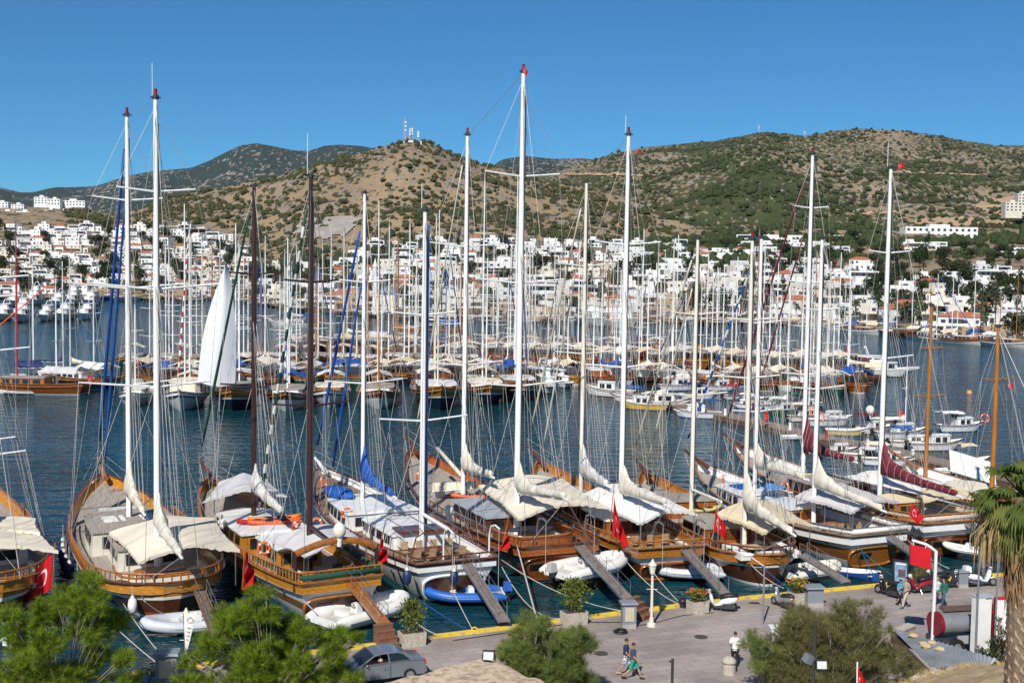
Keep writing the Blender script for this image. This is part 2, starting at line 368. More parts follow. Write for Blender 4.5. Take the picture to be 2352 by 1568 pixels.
L_.new(hgt, bp_.inputs["Height"]); L_.new(bp_.outputs[0], b_.inputs["Normal"])
rw = n_.new("ShaderNodeValToRGB"); rw.color_ramp.elements[0].position = .3; rw.color_ramp.elements[1].position = .7
rw.color_ramp.elements[0].color = (.003, .028, .034, 1); rw.color_ramp.elements[1].color = (.006, .048, .068, 1)
L_.new(wnz(.5, 1, .02, 3), rw.inputs[0]); L_.new(rw.outputs[0], b_.inputs["Base Color"])
g = MB(); g.add([(-3500, 20, 0), (3500, 20, 0), (3500, 1500, 0), (-3500, 1500, 0)], [(0, 1, 2, 3)])
kind(g.build("water", wm), "structure")

# quay: edge traced as a bent line on the quay's own level
QZ = 0.9
QE = [(-260, 1607), (248, 1553), (352, 1540), (544, 1516), (814, 1486), (1012, 1459), (1230, 1432), (1375, 1413), (1560, 1390), (1700, 1374), (1905, 1354), (2100, 1335), (2300, 1319), (2520, 1302), (2760, 1287)]
qe = [at(x, y, QZ) for x, y in QE]
PAVE = mat("grey_stone_paving", (.30, .265, .25), (.235, .21, .20), 1.3, .85, bump=.1)
def brickmat(name, c1, c2, mo, sc, bw=.6, rh=.3, rot=.4):
    m = bpy.data.materials.new(name); m.use_nodes = True; n = m.node_tree.nodes; L = m.node_tree.links; b = n["Principled BSDF"]; b.inputs["Roughness"].default_value = .85
    tc = n.new("ShaderNodeTexCoord"); mp = n.new("ShaderNodeMapping"); mp.inputs["Rotation"].default_value = (0, 0, rot); L.new(tc.outputs["Object"], mp.inputs[0])
    br = n.new("ShaderNodeTexBrick"); br.inputs["Scale"].default_value = sc; br.inputs["Color1"].default_value = (*c1, 1); br.inputs["Color2"].default_value = (*c2, 1); br.inputs["Mortar"].default_value = (*mo, 1)
    br.inputs["Mortar Size"].default_value = .012; br.inputs["Brick Width"].default_value = bw; br.inputs["Row Height"].default_value = rh; br.inputs["Bias"].default_value = -.1
    L.new(mp.outputs[0], br.inputs[0])
    nz = n.new("ShaderNodeTexNoise"); nz.inputs["Scale"].default_value = .35; nz.inputs["Detail"].default_value = 6; L.new(tc.outputs["Object"], nz.inputs[0])
    r = n.new("ShaderNodeValToRGB"); r.color_ramp.elements[0].position = .3; r.color_ramp.elements[1].position = .7; r.color_ramp.elements[0].color = (.62, .61, .60, 1); r.color_ramp.elements[1].color = (1, 1, 1, 1); L.new(nz.outputs["Fac"], r.inputs[0])
    mx = n.new("ShaderNodeMix"); mx.data_type = 'RGBA'; mx.blend_type = 'MULTIPLY'; mx.inputs[0].default_value = 1; L.new(br.outputs["Color"], mx.inputs[6]); L.new(r.outputs[0], mx.inputs[7])
    L.new(mx.outputs[2], b.inputs["Base Color"])
    bp = n.new("ShaderNodeBump"); bp.inputs["Strength"].default_value = .25; bp.inputs["Distance"].default_value = .01; L.new(br.outputs["Fac"], bp.inputs["Height"]); bp.invert = True; L.new(bp.outputs[0], b.inputs["Normal"])
    return m
PAVB = brickmat("pinkish_grey_paving_slabs", (.41, .345, .318), (.32, .28, .268), (.16, .145, .135), 1.0, 1.1, .6, R_(-23))
def offs(pts, d):
    out = []
    for i, p in enumerate(pts):
        t = (pts[min(i + 1, len(pts) - 1)] - pts[max(i - 1, 0)]); t.z = 0; t.normalize(); out.append(p + V(t.y, -t.x, 0) * d)
    return out
g = MB(); far = qe; near = [V(p.x - 3, 22, QZ) for p in qe]
n0 = len(far)
g.add([*far, *near], [(i, n0 + i, n0 + i + 1, i + 1) for i in range(n0 - 1)], 0)
lowp = [V(p.x, p.y, -3) for p in far]
g.add([*far, *lowp], [(i, i + 1, n0 + i + 1, n0 + i) for i in range(n0 - 1)], 1)
kind(g.build("quay", [PAVB, mat("quay_wall_stone", (.16, .15, .13), (.10, .095, .085), 1.5, .9)]), "structure")
g = MB(); a0 = [p + V(0, 0, .0) for p in offs(qe, -.04)]; a1 = offs(qe, .36)
rs = [[V(p.x, p.y, QZ - .25), V(p.x, p.y, QZ + .12), V(q.x, q.y, QZ + .12), V(q.x, q.y, QZ - .02)] for p, q in zip(a0, a1)]
g.rings(rs, 0, True, True)
kind(g.build("quay_kerb", mat("worn_yellow_kerb_paint", (.72, .50, .03), (.36, .30, .20), 1.9, .75, det=9, lo=.36, hi=.50)), "structure")
g = MB(); b0 = offs(qe, .42); b1 = offs(qe, 2.6)
g.add([V(p.x, p.y, QZ + .004) for p in b0] + [V(p.x, p.y, QZ + .004) for p in b1], [(i, n0 + i, n0 + i + 1, i + 1) for i in range(n0 - 1)])
kind(g.build("quay_edge_paving", brickmat("pale_edge_slabs", (.37, .31, .275), (.31, .265, .24), (.2, .18, .16), 1.0, .7, .7, R_(-23))), "structure")
# ================================================================== trees (prototypes) and town
LEAFM = {}
def leafmat(name, c, c2, tr=.25): return mat(name, c, c2, .9, .75, det=6, trans=tr, spec=.2)
OLIVE = leafmat("olive_green_foliage", (.062, .072, .030), (.034, .042, .018))
DEEPG = leafmat("deep_green_foliage", (.045, .070, .024), (.022, .036, .014))
PALMG = leafmat("palm_green", (.085, .105, .035), (.045, .062, .02))
YELG = leafmat("yellow_green_foliage", (.22, .26, .045), (.12, .15, .03), .35)
BARK = mat("brown_bark", (.12, .085, .06), (.075, .05, .035), 6, .9, bump=.5)
def crown_bm(n, R, size, lobes=7, seed=0, flat=.8):
    """many leaf-clump faces spread through a lumpy volume"""
    rnd = random.Random(seed); mb = MB(); L = []
    for _ in range(lobes):
        a = rnd.uniform(0, 6.283); q = rnd.uniform(.15, .62) * R
        L.append((V(q * math.cos(a), q * math.sin(a), rnd.uniform(-.35, .5) * R * flat), R * rnd.uniform(.35, .6)))
    for _ in range(n):
        c, r = rnd.choice(L); d = V(rnd.gauss(0, 1), rnd.gauss(0, 1), rnd.gauss(0, 1)).normalized()
        p = c + d * r * rnd.uniform(.55, 1.05); p.z *= flat
        nn = (d + V(rnd.gauss(0, .6), rnd.gauss(0, .6), rnd.gauss(0, .6))).normalized(); a = nn.orthogonal().normalized(); b = nn.cross(a)
        s = size * rnd.uniform(.6, 1.4); k = rnd.uniform(.5, .9); t = rnd.uniform(0, 6.28); a, b = a * math.cos(t) + b * math.sin(t), b * math.cos(t) - a * math.sin(t)
        mb.add([p - a * s, p + b * s * k, p + a * s, p - b * s * k * .8], [(0, 1, 2, 3)])
    return mb
def trunk_bm(h, r, crown_r, seed=0, limbs=5):
    rnd = random.Random(seed); mb = MB(); mb.tube([(0, 0, -.3), (r * .3, 0, h * .5), (0, r * .4, h)], [r, r * .75, r * .5], 7)
    for i in range(limbs):
        a = 6.283 * i / limbs + rnd.uniform(-.4, .4); q = crown_r * rnd.uniform(.4, .75)
        mb.tube([(0, 0, h * rnd.uniform(.7, .95)), (q * .5 * math.cos(a), q * .5 * math.sin(a), h + crown_r * .25), (q * math.cos(a), q * math.sin(a), h + crown_r * rnd.uniform(.35, .8))], [r * .45, r * .3, r * .12], 5)
    return mb
def tree_proto(name, label, h, R, m, n=520, seed=1, flat=.85, size=.45):
    t = thing(name, label, "tree", (0, -500, 0))
    trunk_bm(h, R * .08, R, seed).build("trunk", BARK, t, 180)
    o = crown_bm(n, R, size, 8, seed, flat).build("crown", m, t); o.location = (0, 0, h + R * .55 * flat); return t
def palm_bm(n, L, seed, wd=.5, droop=1.0):
    rnd = random.Random(seed); mb = MB()
    for i in range(n):
        a = rnd.uniform(0, 6.283); e = rnd.uniform(-.5, 1.3); q = []; l = L * rnd.uniform(.8, 1.1)
        for k in range(5):
            t = k / 4; r = l * t * math.cos(e) * (1 - .15 * t); q.append(V(r * math.cos(a), r * math.sin(a), l * t * math.sin(e) - droop * l * .45 * t * t))
        s = V(-math.sin(a), math.cos(a), 0)
        for k in range(4):
            w0 = wd * l * (.08, .3, .42, .34, .0)[k]; w1 = wd * l * (.08, .3, .42, .34, .0)[k + 1]
            for sg in (-1, 1):
                mb.add([q[k], q[k] + s * (sg * w0) - V(0, 0, w0 * .5), q[k + 1] + s * (sg * w1) - V(0, 0, w1 * .5), q[k + 1]], [(0, 1, 2, 3)])
    return mb
def palm_proto(label, h, seed):
    t = thing("palm_tree", label, "palm", (0, -500, 0))
    MB().tube([(0, 0, -.3), (.1, 0, h * .5), (0, .05, h)], [.32, .24, .22], 7).build("trunk", BARK, t, 180)
    sk = MB().tube([(0, 0, h - 1.6), (0, 0, h - .8), (0, 0, h)], [.35, .62, .4], 8).build("dead_frond_skirt", mat("dry_palm_fronds", (.26, .19, .10), (.16, .11, .06), 6, .95), t)
    o = palm_bm(22, 2.3, seed).build("crown", PALMG, t); o.location = (0, 0, h); return t
PROT = [tree_proto("broadleaf_tree", "x", 2.2, 3.6, OLIVE, seed=3), tree_proto("broadleaf_tree", "x", 2.6, 4.6, DEEPG, 640, seed=5),
        tree_proto("cypress_tree", "x", 1.0, 2.0, DEEPG, 420, seed=9, flat=2.6, size=.4), tree_proto("broadleaf_tree", "x", 2.0, 4.0, OLIVE, 560, seed=13, flat=.7),
        palm_proto("x", 6.5, 21), palm_proto("x", 8.0, 23)]

WALLS = [mat("whitewashed_plaster", (.77, .77, .76), (.66, .66, .66), .25, .85), mat("warm_white_plaster", (.70, .66, .57), (.58, .54, .46), .25, .85), mat("bright_white_plaster", (.78, .78, .77), (.68, .68, .68), .25, .85)]
STONEW = mat("honey_stone_wall", (.42, .31, .19), (.32, .23, .14), 1.6, .9, bump=.3)
TILE = mat("terracotta_roof_tiles", (.50, .16, .07), (.36, .11, .05), 1.5, .85, kd='ribs', bsc=1.2)
FLATR = mat("pale_flat_roof", (.60, .58, .54), (.42, .41, .39), .5, .9)
PANE_AND_RECESS = mat("dark_window_and_recess_shade", (.035, .042, .05), (.06, .07, .08), .8, .2)
SHADE = mat("brown_pergola_wood", (.12, .085, .06), (.08, .055, .04), 2, .8)
WFRAME = mat("blue_window_frame", (.06, .14, .28), (.05, .11, .22), 2, .5)
def house_blocks(rnd, big):
    w = rnd.uniform(10, 15) * (1.3 if big else 1); d = rnd.uniform(7, 9); h = rnd.choice([3.3, 3.4, 5.8, 6.0, 6.2, 6.2])
    B = [(0, 0, w, d, h)]
    if rnd.random() < .75: B.append((rnd.choice((-1, 1)) * w * .55, -rnd.uniform(.5, 2.5), w * .5, d * .8, max(3.2, h - 3.1)))
    if rnd.random() < .75: B.append((rnd.choice((-1, 1)) * w * .62, d * .1, w * .5, d * .6, max(2.9, h - 2.6)))
    if rnd.random() < .4: B.append((rnd.uniform(-.25, .25) * w, d * .15, w * .4, d * .45, h + 2.4))
    return B
def house_mesh(rnd, big=False, roof='flat', parts=False, wall=None):
    """returns (meshes) wall, roof, list of window and dark balcony-recess boxes"""
    B = house_blocks(rnd, big); wl = MB(); rf = MB(); wins = []; det = MB()
    for k, (x, y, w, d, h) in enumerate(B):
        wl.box((x, y + k * .004, h / 2 - 1.5), (w, d, h + 3))
        if roof == 'tile' and k == 0:
            o = .35; rf.add([(x - w / 2 - o, y - d / 2 - o, h), (x + w / 2 + o, y - d / 2 - o, h), (x + w / 2 + o, y + d / 2 + o, h), (x - w / 2 - o, y + d / 2 + o, h), (x - w * .25, y, h + 1.7), (x + w * .25, y, h + 1.7)],
                            [(0, 1, 5, 4), (1, 2, 5), (2, 3, 4, 5), (3, 0, 4), (3, 2, 1, 0)])
        else:
            t = .25                                         # flat roof with a parapet
            rf.box((x, y + k * .004, h + .06), (w - 2 * t, d - 2 * t, .1))
            for sx in (-1, 1): wl.box((x + sx * (w / 2 - t / 2 - .003), y + k * .004, h + .3), (t, d - .02, .6))
            for sy in (-1, 1): wl.box((x, y + k * .004 + sy * (d / 2 - t / 2 - .003), h + .298), (w - 2 * t - .02, t, .596))
            if rnd.random() < .6: wl.box((x + rnd.uniform(-.3, .3) * w, y + .2 * d, h + .8), (.7, .7, 1.4))
        nf = max(1, int(h / 3)); fh = h / nf; nw = max(1, int(w / 3.1))
        for f in range(nf):
            for i in range(nw):
                if rnd.random() < .2: continue
                wx = x - w / 2 + w * (i + .5) / nw; tall = rnd.random() < .35
                wins.append((wx, y - d / 2 - .02, fh * f + (1.25 if tall else 1.55), rnd.uniform(1.0, 1.6) * (1.5 if tall else 1), 2.0 if tall else 1.15, 0))
            for sx in (-1, 1):
                if rnd.random() < .6: wins.append((x + sx * (w / 2 + .02), y + rnd.uniform(-.2, .2) * d, fh * f + 1.55, 1.1, 1.15, 1))
        if nf > 1 and rnd.random() < .5:                    # balcony: dark panel stands for its recess's shade, plus slab and rail
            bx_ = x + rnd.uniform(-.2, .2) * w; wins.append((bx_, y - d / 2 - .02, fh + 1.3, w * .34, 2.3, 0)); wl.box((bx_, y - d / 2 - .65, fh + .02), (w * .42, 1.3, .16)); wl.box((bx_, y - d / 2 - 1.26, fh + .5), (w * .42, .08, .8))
        if rnd.random() < .5: det.box((x + rnd.uniform(-.3, .3) * w, y - .1 * d, h + .95), (1.9, .9, .5), 0, 0, 0, .6)   # roof heater
        if rnd.random() < .4:                               # pergola over the front terrace
            det.box((x, y - d / 2 - 1.3, 2.85 + (3.1 if nf > 1 and rnd.random() < .5 else 0)), (w * .8, 2.6, .14))
            for sx in (-1, 1): det.box((x + sx * w * .37, y - d / 2 - 2.4, 1.4), (.2, .2, 2.8))
    return wl, rf, wins, det
def winbox(mb, wn, m=0):
    x, y, z, w, h, s = wn; mb.box((x, y, z), (w, .12, h) if not s else (.12, w, h), m)
def small_house(seed):
    rnd = random.Random(seed); wl, rf, wins, det = house_mesh(rnd, seed % 4 == 0, 'tile' if seed % 7 == 3 else 'flat'); mb = MB()
    for src, m in ((wl, 0), (rf, 1), (det, 3)): mb.add(src.v, src.f, m)
    for q in wins: winbox(mb, q, 2)
    return mb, ('tile' if seed % 7 == 3 else 'flat'), rnd
HS = []
for s in range(22):
    mb, rk, _ = small_house(s)
    HS.append((mb.mesh("white_house", [WALLS[s % 3], TILE if rk == 'tile' else FLATR, PANE_AND_RECESS, SHADE]), rk))
def near_house(seed, roof):
    rnd = random.Random(seed + 300); wl, rf, wins, det = house_mesh(rnd, seed % 3 == 0, roof)
    t = thing("house", "x", "house", (0, -500, 0)); wl.build("wall", WALLS[seed % 3] if seed % 5 else STONEW, t); rf.build("roof", TILE if roof == 'tile' else FLATR, t)
    if det.v: det.build("pergola", SHADE, t)
    for q in wins[:14]:  # a balcony's dark shade panel is built among these windows
        m = MB(); winbox(m, q); o = m.build("window", PANE_AND_RECESS, t)
        if seed % 2:
            x, y, z, w, h, s_ = q; f = MB()
            if not s_: f.box((x, y - .02, z - h / 2 - .08), (w + .3, .2, .12)); f.build("sill", WFRAME, o)
    MB().box((wins[0][0] + 1.9, wins[0][1], 1.0), (1.0, .14, 2.0)).build("door", SHADE, t); return t
NH = [near_house(k, 'tile' if k in (2, 6) else 'flat') for k in range(9)]
def terr_at_row(u, y, d0=None):
    d = dsh(u) + 6
    while d < interp(RD1, u):
        z = terr1(u, d)
        if proj((XY(u, d), d, z))[1] <= y: return d, z
        d += 4
    return None
rnd = random.Random(42)
def lot_ok(u, y):
    """where the photo shows buildings: the hill foot and the wooded parts stay clear"""
    top = interp([(0, 520), (300, 519), (480, 530), (560, 562), (600, 618), (660, 622), (800, 622), (830, 575), (900, 560), (1000, 556), (1250, 556), (1400, 564), (1520, 566), (1600, 570), (1750, 548), (1900, 550), (2000, 560), (2352, 558)], u)
    return y >= top
HOUSES = []; TREES = []
ROWS = [0, 13, 25, 38, 51, 65, 80, 96, 112, 128, 144, 160, 175, 190]
ROWN = ["along the waterfront"] + [f"in the {o} row up" for o in ("second", "third", "fourth", "fifth", "sixth", "seventh", "eighth", "ninth", "tenth", "eleventh", "twelfth", "thirteenth", "fourteenth")]
nh = 0
for k, dy in enumerate(ROWS):
    u = -30 + rnd.uniform(0, 30)
    while u < 2390:
        y = interp(SHORE, u) - 7 - dy
        hit = terr_at_row(u, y) if lot_ok(u, y) else None
        step = rnd.uniform(37, 52) * (.8 if u < 620 else (1.0 if u < 1300 else 1.12))
        if hit:
            d, z = hit; pt = .22 if u < 560 else (.58 if 560 < u < 820 else (.24 if u < 1500 else .5))
            if k == 0: pt = .35 if u < 1300 else (.72 if u < 1850 else .86)
            if u > 1850 and 592 < y < 632: pt = .93
            if k >= 3 and 1500 < u < 1900: pt = .28
            if rnd.random() < pt: TREES.append((u, d, z, k))
            else:
                HOUSES.append((k, u, d, z))
                if rnd.random() < (.42 if u > 1500 else .3): TREES.append((u + step * .5, d - 4, z, k))
        u += step
FEAT = {'tile': "red tiled roof", 'flat': "white and flat-roofed"}
cnt = {}
HOUSES.sort(key=lambda a: (a[0], a[1]))
ORD = ["first", "second", "third", "fourth", "fifth", "sixth", "seventh", "eighth", "ninth", "tenth"]
def ordn(n):
    if n <= 10: return ORD[n - 1]
    return f"{n}" + ("th" if 10 < n % 100 < 14 else {1: "st", 2: "nd", 3: "rd"}.get(n % 10, "th"))
usedn = set()
print('houses', len(HOUSES), 'trees', len(TREES))
for k, u, d, z in HOUSES[:290]:
    cnt[k] = cnt.get(k, 0) + 1
    rz = rnd.uniform(-.5, .5); 
    if k == 0:
        i = rnd.randrange(len(NH)); rk = 'tile' if i in (2, 6) else 'flat'
        o = copy_tree(NH[i])
    else:
        i = rnd.randrange(len(HS)); me, rk = HS[i]; o = bpy.data.objects.new("white_house", me); COL.objects.link(o)
    o.location = (XY(u, d), d, z); o.rotation_euler = (0, 0, rz); s = rnd.uniform(.74, .98) * (.8 if u < 620 else 1); o.scale = (s, s, s)
    tag(o, f"{ordn(cnt[k])} house from the left {ROWN[k]}, {FEAT[rk]}", "house", "houses of the town on the slope")
if len(HOUSES) > 290:                                    # the smallest and farthest of the town, past what one would count
    mb = MB()
    for k, u, d, z in HOUSES[290:]:
        me, rk = HS[rnd.randrange(len(HS))]; M_ = Matrix.Translation((XY(u, d), d, z)) @ Matrix.Rotation(rnd.uniform(-.5, .5), 4, 'Z') @ Matrix.Scale(rnd.uniform(.62, .85), 4)
        n0 = len(mb.v); mb.v.extend([tuple(M_ @ v.co) for v in me.vertices])
        for p in me.polygons: mb.f.append(tuple(i + n0 for i in p.vertices)); mb.m.append({1: 1 if rk == 'tile' else 2, 2: 3, 3: 4}.get(p.material_index, 0))
    kind(mb.build("distant_town", [WALLS[0], TILE, FLATR, PANE_AND_RECESS, SHADE]), "stuff")
for o in NH:
    for c in list(o.children):
        for g_ in list(c.children): bpy.data.objects.remove(g_)
        bpy.data.objects.remove(c)
    bpy.data.objects.remove(o)
# trees and palms among the houses
TREES.sort(key=lambda a: (a[3], a[0])); tc = {}
for u, d, z, k in TREES:
    palm = (k <= 1 and u > 1250 and rnd.random() < .7) or (rnd.random() < .1)
    i = rnd.choice((4, 5)) if palm else rnd.choice((0, 1, 1, 3, 3, 2) if k > 0 else (0, 1, 3))
    o = copy_tree(PROT[i]); s = rnd.uniform(.8, 1.35); o.location = (XY(u, d), d, z); o.rotation_euler = (0, 0, rnd.uniform(0, 6)); o.scale = (s, s, s * rnd.uniform(.85, 1.1))
    nm = ("shaggy palm", "dark cypress", "rounded tree")[0 if palm else (1 if i == 2 else 2)]
    tc[k] = tc.get(k, 0) + 1
    tag(o, f"{nm}, {ordn(tc[k])} from the left among trees {ROWN[k]}", "palm" if palm else "tree", "trees among the houses")
# larger landmark buildings
def block_building(name, label, u, y, d, w, dep, h, floors, cols, m=0, rz=0.0, cat="building"):
    z = terr1(u, d); t = thing(name, label, cat, (XY(u, d), d, z), rz)
    if y is not None: t.location.z = zel(u, y, d)
    wl = MB(); wl.box((0, 0, h / 2 - 3), (w, dep, h + 6)); wl.box((0, dep * .1, h + 1.2), (w * .28, dep * .6, 2.4)); wl.build("wall", WALLS[m], t)
    MB().box((0, 0, h + .2), (w - .8, dep - .8, .3)).build("roof", FLATR, t)
    for f in range(floors):
        for c in range(cols):
            MB().box((-w / 2 + w * (c + .5) / cols, -dep / 2 - .02, h * (f + .52) / floors), (w / cols * .45, .14, h / floors * .48)).build("window", PANE_AND_RECESS, t)
    return t
block_building("hotel", "long white hotel of three floors standing above the town on the wooded slope", 2152, 560, 990, 58, 16, 13, 3, 12, 0)
block_building("apartment_block", "stepped white apartment block under the bare earth cut at the right edge", 2318, 487, 1110, 15, 10, 8, 3, 4, 1)
block_building("apartment_block", "taller white apartment block above the stepped one on the hill", 2342, 474, 1130, 12, 10, 11, 4, 4, 1)
block_building("villa_block", "low pale building alone on the brown shoulder between the hills", 1488, 486, 1390, 14, 8, 5, 1, 3, 1)
for k, (u, y, d, w, h) in enumerate([(8, 478, 1420, 22, 9), (45, 482, 1380, 20, 8), (98, 470, 1450, 22, 12), (128, 473, 1450, 20, 11), (170, 474, 1460, 42, 9), (60, 500, 1320, 24, 9), (20, 498, 1340, 24, 8), (120, 492, 1340, 18, 6), (150, 492, 1330, 14, 5)]):
    block_building("hillside_house", ("white hillside block furthest left on the ridge", "white block on the ridge beside the edge house", "tall white stepped block under the gap in the mountains", "white stepped block beside the tall one on the ridge", "long low white building alone at the ridge's end", "white block of flats below the ridge above brown grass", "white block at the frame edge below the ridge", "small white house among bushes below the long building", "smallest white house at the edge of the dry field")[k], u, y, d, w * .72, 9, h * .68, max(1, int(h / 4)), max(2, int(w / 5)), 0, 0, "building")
# unfinished concrete building on the left slope
t = thing("unfinished_building", "unfinished building of bare concrete floors and red brick on the slope", "building", (XY(415, 930), 930, zel(415, 545, 930)))
CONC = mat("bare_concrete", (.36, .34, .31), (.28, .26, .24), 1, .9); BRK = mat("red_brick_infill", (.36, .13, .07), (.28, .10, .055), 2, .9)
for f in range(3): MB().box((0, 0, f * 3.2 + .1), (44, 10, .5)).build("floor_slab", CONC, t)
for i in range(8): MB().box((-21 + i * 6, -4.6, 3.2), (.6, .6, 6.4)).build("column", CONC, t)
MB().box((12, 2, 3.2), (16, 4, 5.8)).build("infill_wall", BRK, t)
# mosque with minaret
t = thing("mosque", "white waterfront mosque with grey lead dome and white minaret", "mosque", (XY(895, 440), 440, 1.3))
MB().box((0, 0, 3), (10, 9, 6)).build("wall", WALLS[1], t); MB().tube([(0, 0, 6), (0, 0, 7)], 4.0, 12).build("drum", WALLS[0], t)
MB().ball((0, 0, 7), (3.9, 3.9, 3.2), 16, 7, 0, 0).build("dome", mat("grey_lead_dome", (.20, .21, .23), (.15, .16, .18), 2, .6), t, 180)
mn = MB(); mn.tube([(-5.2, 0, 0), (-5.2, 0, 12), (-5.2, 0, 12.05), (-5.2, 0, 12.9), (-5.2, 0, 12.95), (-5.2, 0, 17)], [1.0, .85, 1.35, 1.35, .75, .7], 10); mn.tube([(-5.2, 0, 17), (-5.2, 0, 20)], [.9, .05], 10); mn.build("minaret", WALLS[0], t, 40)
for i in range(3): MB().box((-3 + i * 3, -4.52, 2.6), (1, .12, 2)).build("window", PANE_AND_RECESS, t)
# masts on the hilltop
LAT = mat("red_and_white_lattice_steel", (.55, .50, .50), (.40, .25, .24), .4, .6)
def lattice(label, u, y0, y1, d, w):
    z0 = zel(u, y0, d); h = (y0 - y1) / FOC * d; t = thing("antenna_mast", label, "antenna mast", (XY(u, d), d, z0 - 3), 0, "antenna masts on the hilltop"); mb = MB(); h += 3
    for a in range(3):
        p = [V(w * (1 - .7 * k / 8) * math.cos(a * 2.094), w * (1 - .7 * k / 8) * math.sin(a * 2.094), h * k / 8) for k in range(9)]
        mb.tube(p, .22, 4)
        q = [V(w * (1 - .7 * k / 8) * math.cos((a + 1) * 2.094), w * (1 - .7 * k / 8) * math.sin((a + 1) * 2.094), h * k / 8) for k in range(9)]
        for k in range(8): mb.tube([p[k], q[k + 1]], .13, 3)
    mb.build("lattice", LAT, t)
    dm = MB()
    for k in range(3): dm.disc((w * .5, -w * .5, h * (.55 + .14 * k)), (0, -1, 0), .9, 10, 0, .5)
    dm.build("dish", WHITE, t); MB().box((1.5, 0, 1.5), (5, 4, 3.4)).build("hut", WALLS[0], t)
lattice("tallest lattice antenna mast on top of the brown hill", 927, 329, 275, 1240, 1.7)
lattice("second antenna mast just right of the tallest one", 938, 327, 295, 1242, 1.1)
lattice("antenna mast in the middle of the hilltop group", 943, 326, 293, 1245, 1.1)
lattice("rightmost antenna mast of the hilltop group", 957, 328, 302, 1240, 1.0)
lattice("faint electricity pylon on the green ridge skyline", 1733, 311, 290, 2590, 3.0)
lattice("second faint pylon where the two green ridges meet", 1838, 317, 303, 2590, 2.4)
def dfor(fn, u, y, d0, d1):
    d = d0
    while d < d1:
        if proj((XY(u, d), d, fn(u, d)))[1] <= y: return d
        d += 8
    return d1
def patch(name, fn, us, top, bot, d0, d1, m, nu=60, nv=10, lift=.8, k='structure'):
    mb = MB()
    def P(i, j):
        u = lerp(us[0], us[1], i); e = min(1, 6 * min(i, 1 - i)); yt, yb = interp(top, u), interp(bot, u); c = (yt + yb) / 2; y = lerp(yb, yt, j) + 2.2 * noise.noise(Vector((u * .05, j * 3, 1))) * (1 if 0 < j < 1 else 2); y = c + (y - c) * e
        d = dfor(fn, u, y, d0, d1); return V(XY(u, d), d, fn(u, d) + lift)
    mb.grid(P, nu, nv); return kind(mb.build(name, m, None, 180), k)
EARTH = mat("bare_pale_earth", (.44, .30, .18), (.34, .23, .14), .06, .95, det=8); GSTONE = mat("pale_grey_stone_tiers", (.40, .36, .32), (.27, .24, .21), .12, .95, det=8, st=(1, .4, 4), bump=.6)
patch("earth_cut", terr2, (2070, 2335), [(2070, 512), (2120, 503), (2200, 504), (2335, 512)], [(2070, 520), (2200, 523), (2335, 520)], 1030, 1800, EARTH)
patch("earth_cut", terr2, (2222, 2420), [(2222, 470), (2270, 456), (2420, 446)], [(2222, 482), (2290, 497), (2420, 508)], 1030, 2000, EARTH)
patch("hill_track", terr2, (1262, 1505), [(1262, 399), (1505, 403)], [(1262, 403), (1505, 408)], 1060, 2590, EARTH, 60, 2, 1.5)
patch("hill_track", terr2, (1960, 2290), [(1960, 396), (2290, 404)], [(1960, 398), (2290, 407)], 1060, 2590, EARTH, 60, 2, 1.5)
patch("hill_track", terr2, (1900, 2080), [(1900, 498), (2080, 490)], [(1900, 501), (2080, 493)], 1060, 2000, EARTH, 60, 2, 1.5)
am = patch("ancient_theatre", terr1, (660, 838), [(660, 532), (700, 512), (730, 503), (838, 499)], [(660, 548), (740, 552), (790, 545), (838, 508)], 700, 1260, GSTONE, 60, 12, 1.0, 'thing'); del am["kind"]; tag(am, "pale grey stone ruin of an ancient theatre on the lower slope of the brown hill", "theatre ruin")
# scrub: more bushes than anyone could count
def bushes(name, fn, zones, n, m, seed, sz):
    rnd = random.Random(seed); mb = MB()
    ico = [(0, 0, 1)] + [(.89 * math.cos(a * 1.2566), .89 * math.sin(a * 1.2566), .45) for a in range(5)] + [(math.cos(a * 1.2566 + .6), math.sin(a * 1.2566 + .6), -.3) for a in range(5)]
    fs = [(0, 1 + a, 1 + (a + 1) % 5) for a in range(5)] + [(1 + a, 6 + a, 1 + (a + 1) % 5) for a in range(5)] + [(6 + a, 6 + (a + 1) % 5, 1 + (a + 1) % 5) for a in range(5)]
    k = 0
    while k < n:
        u = rnd.uniform(*zones[0]); d = rnd.uniform(*zones[1]); x = XY(u, d)
        if noise.noise(Vector((x * .012, d * .009, seed))) + rnd.uniform(-.5, .5) < zones[2](u, d): continue
        z = fn(u, d); s = rnd.uniform(*sz) * (1.5 if rnd.random() < .15 else 1); k += 1
        for q in range(rnd.choice((1, 2, 3))):
            ox, oy = (rnd.uniform(-s, s), rnd.uniform(-s, s)) if q else (0, 0); s2 = s * rnd.uniform(.6, 1)
            mb.add([(x + ox + a * s2 * rnd.uniform(.7, 1.2), d + oy + b * s2 * rnd.uniform(.7, 1.2), z + (c * rnd.uniform(.85, 1.2) + .55) * s2) for a, b, c in ico], fs)
    return kind(mb.build(name, m), "stuff")
SCRUBM = mat("olive_scrub", (.070, .072, .030), (.036, .042, .018), .25, .9, spec=.1)
bushes("hill_scrub", terr1, ((150, 1700), (790, 1400), lambda u, d: .0 if d > interp(TD, u) + 20 and d < interp(RD1, u) + 4 else 9), 3400, SCRUBM, 3, (1.0, 2.7))
bushes("far_hill_scrub", terr2, ((1150, 2500), (1100, 2595), lambda u, d: .0), 7000, mat("far_green_scrub", (.050, .062, .024), (.030, .040, .016), .1, .9, spec=.1), 5, (1.5, 3.4))
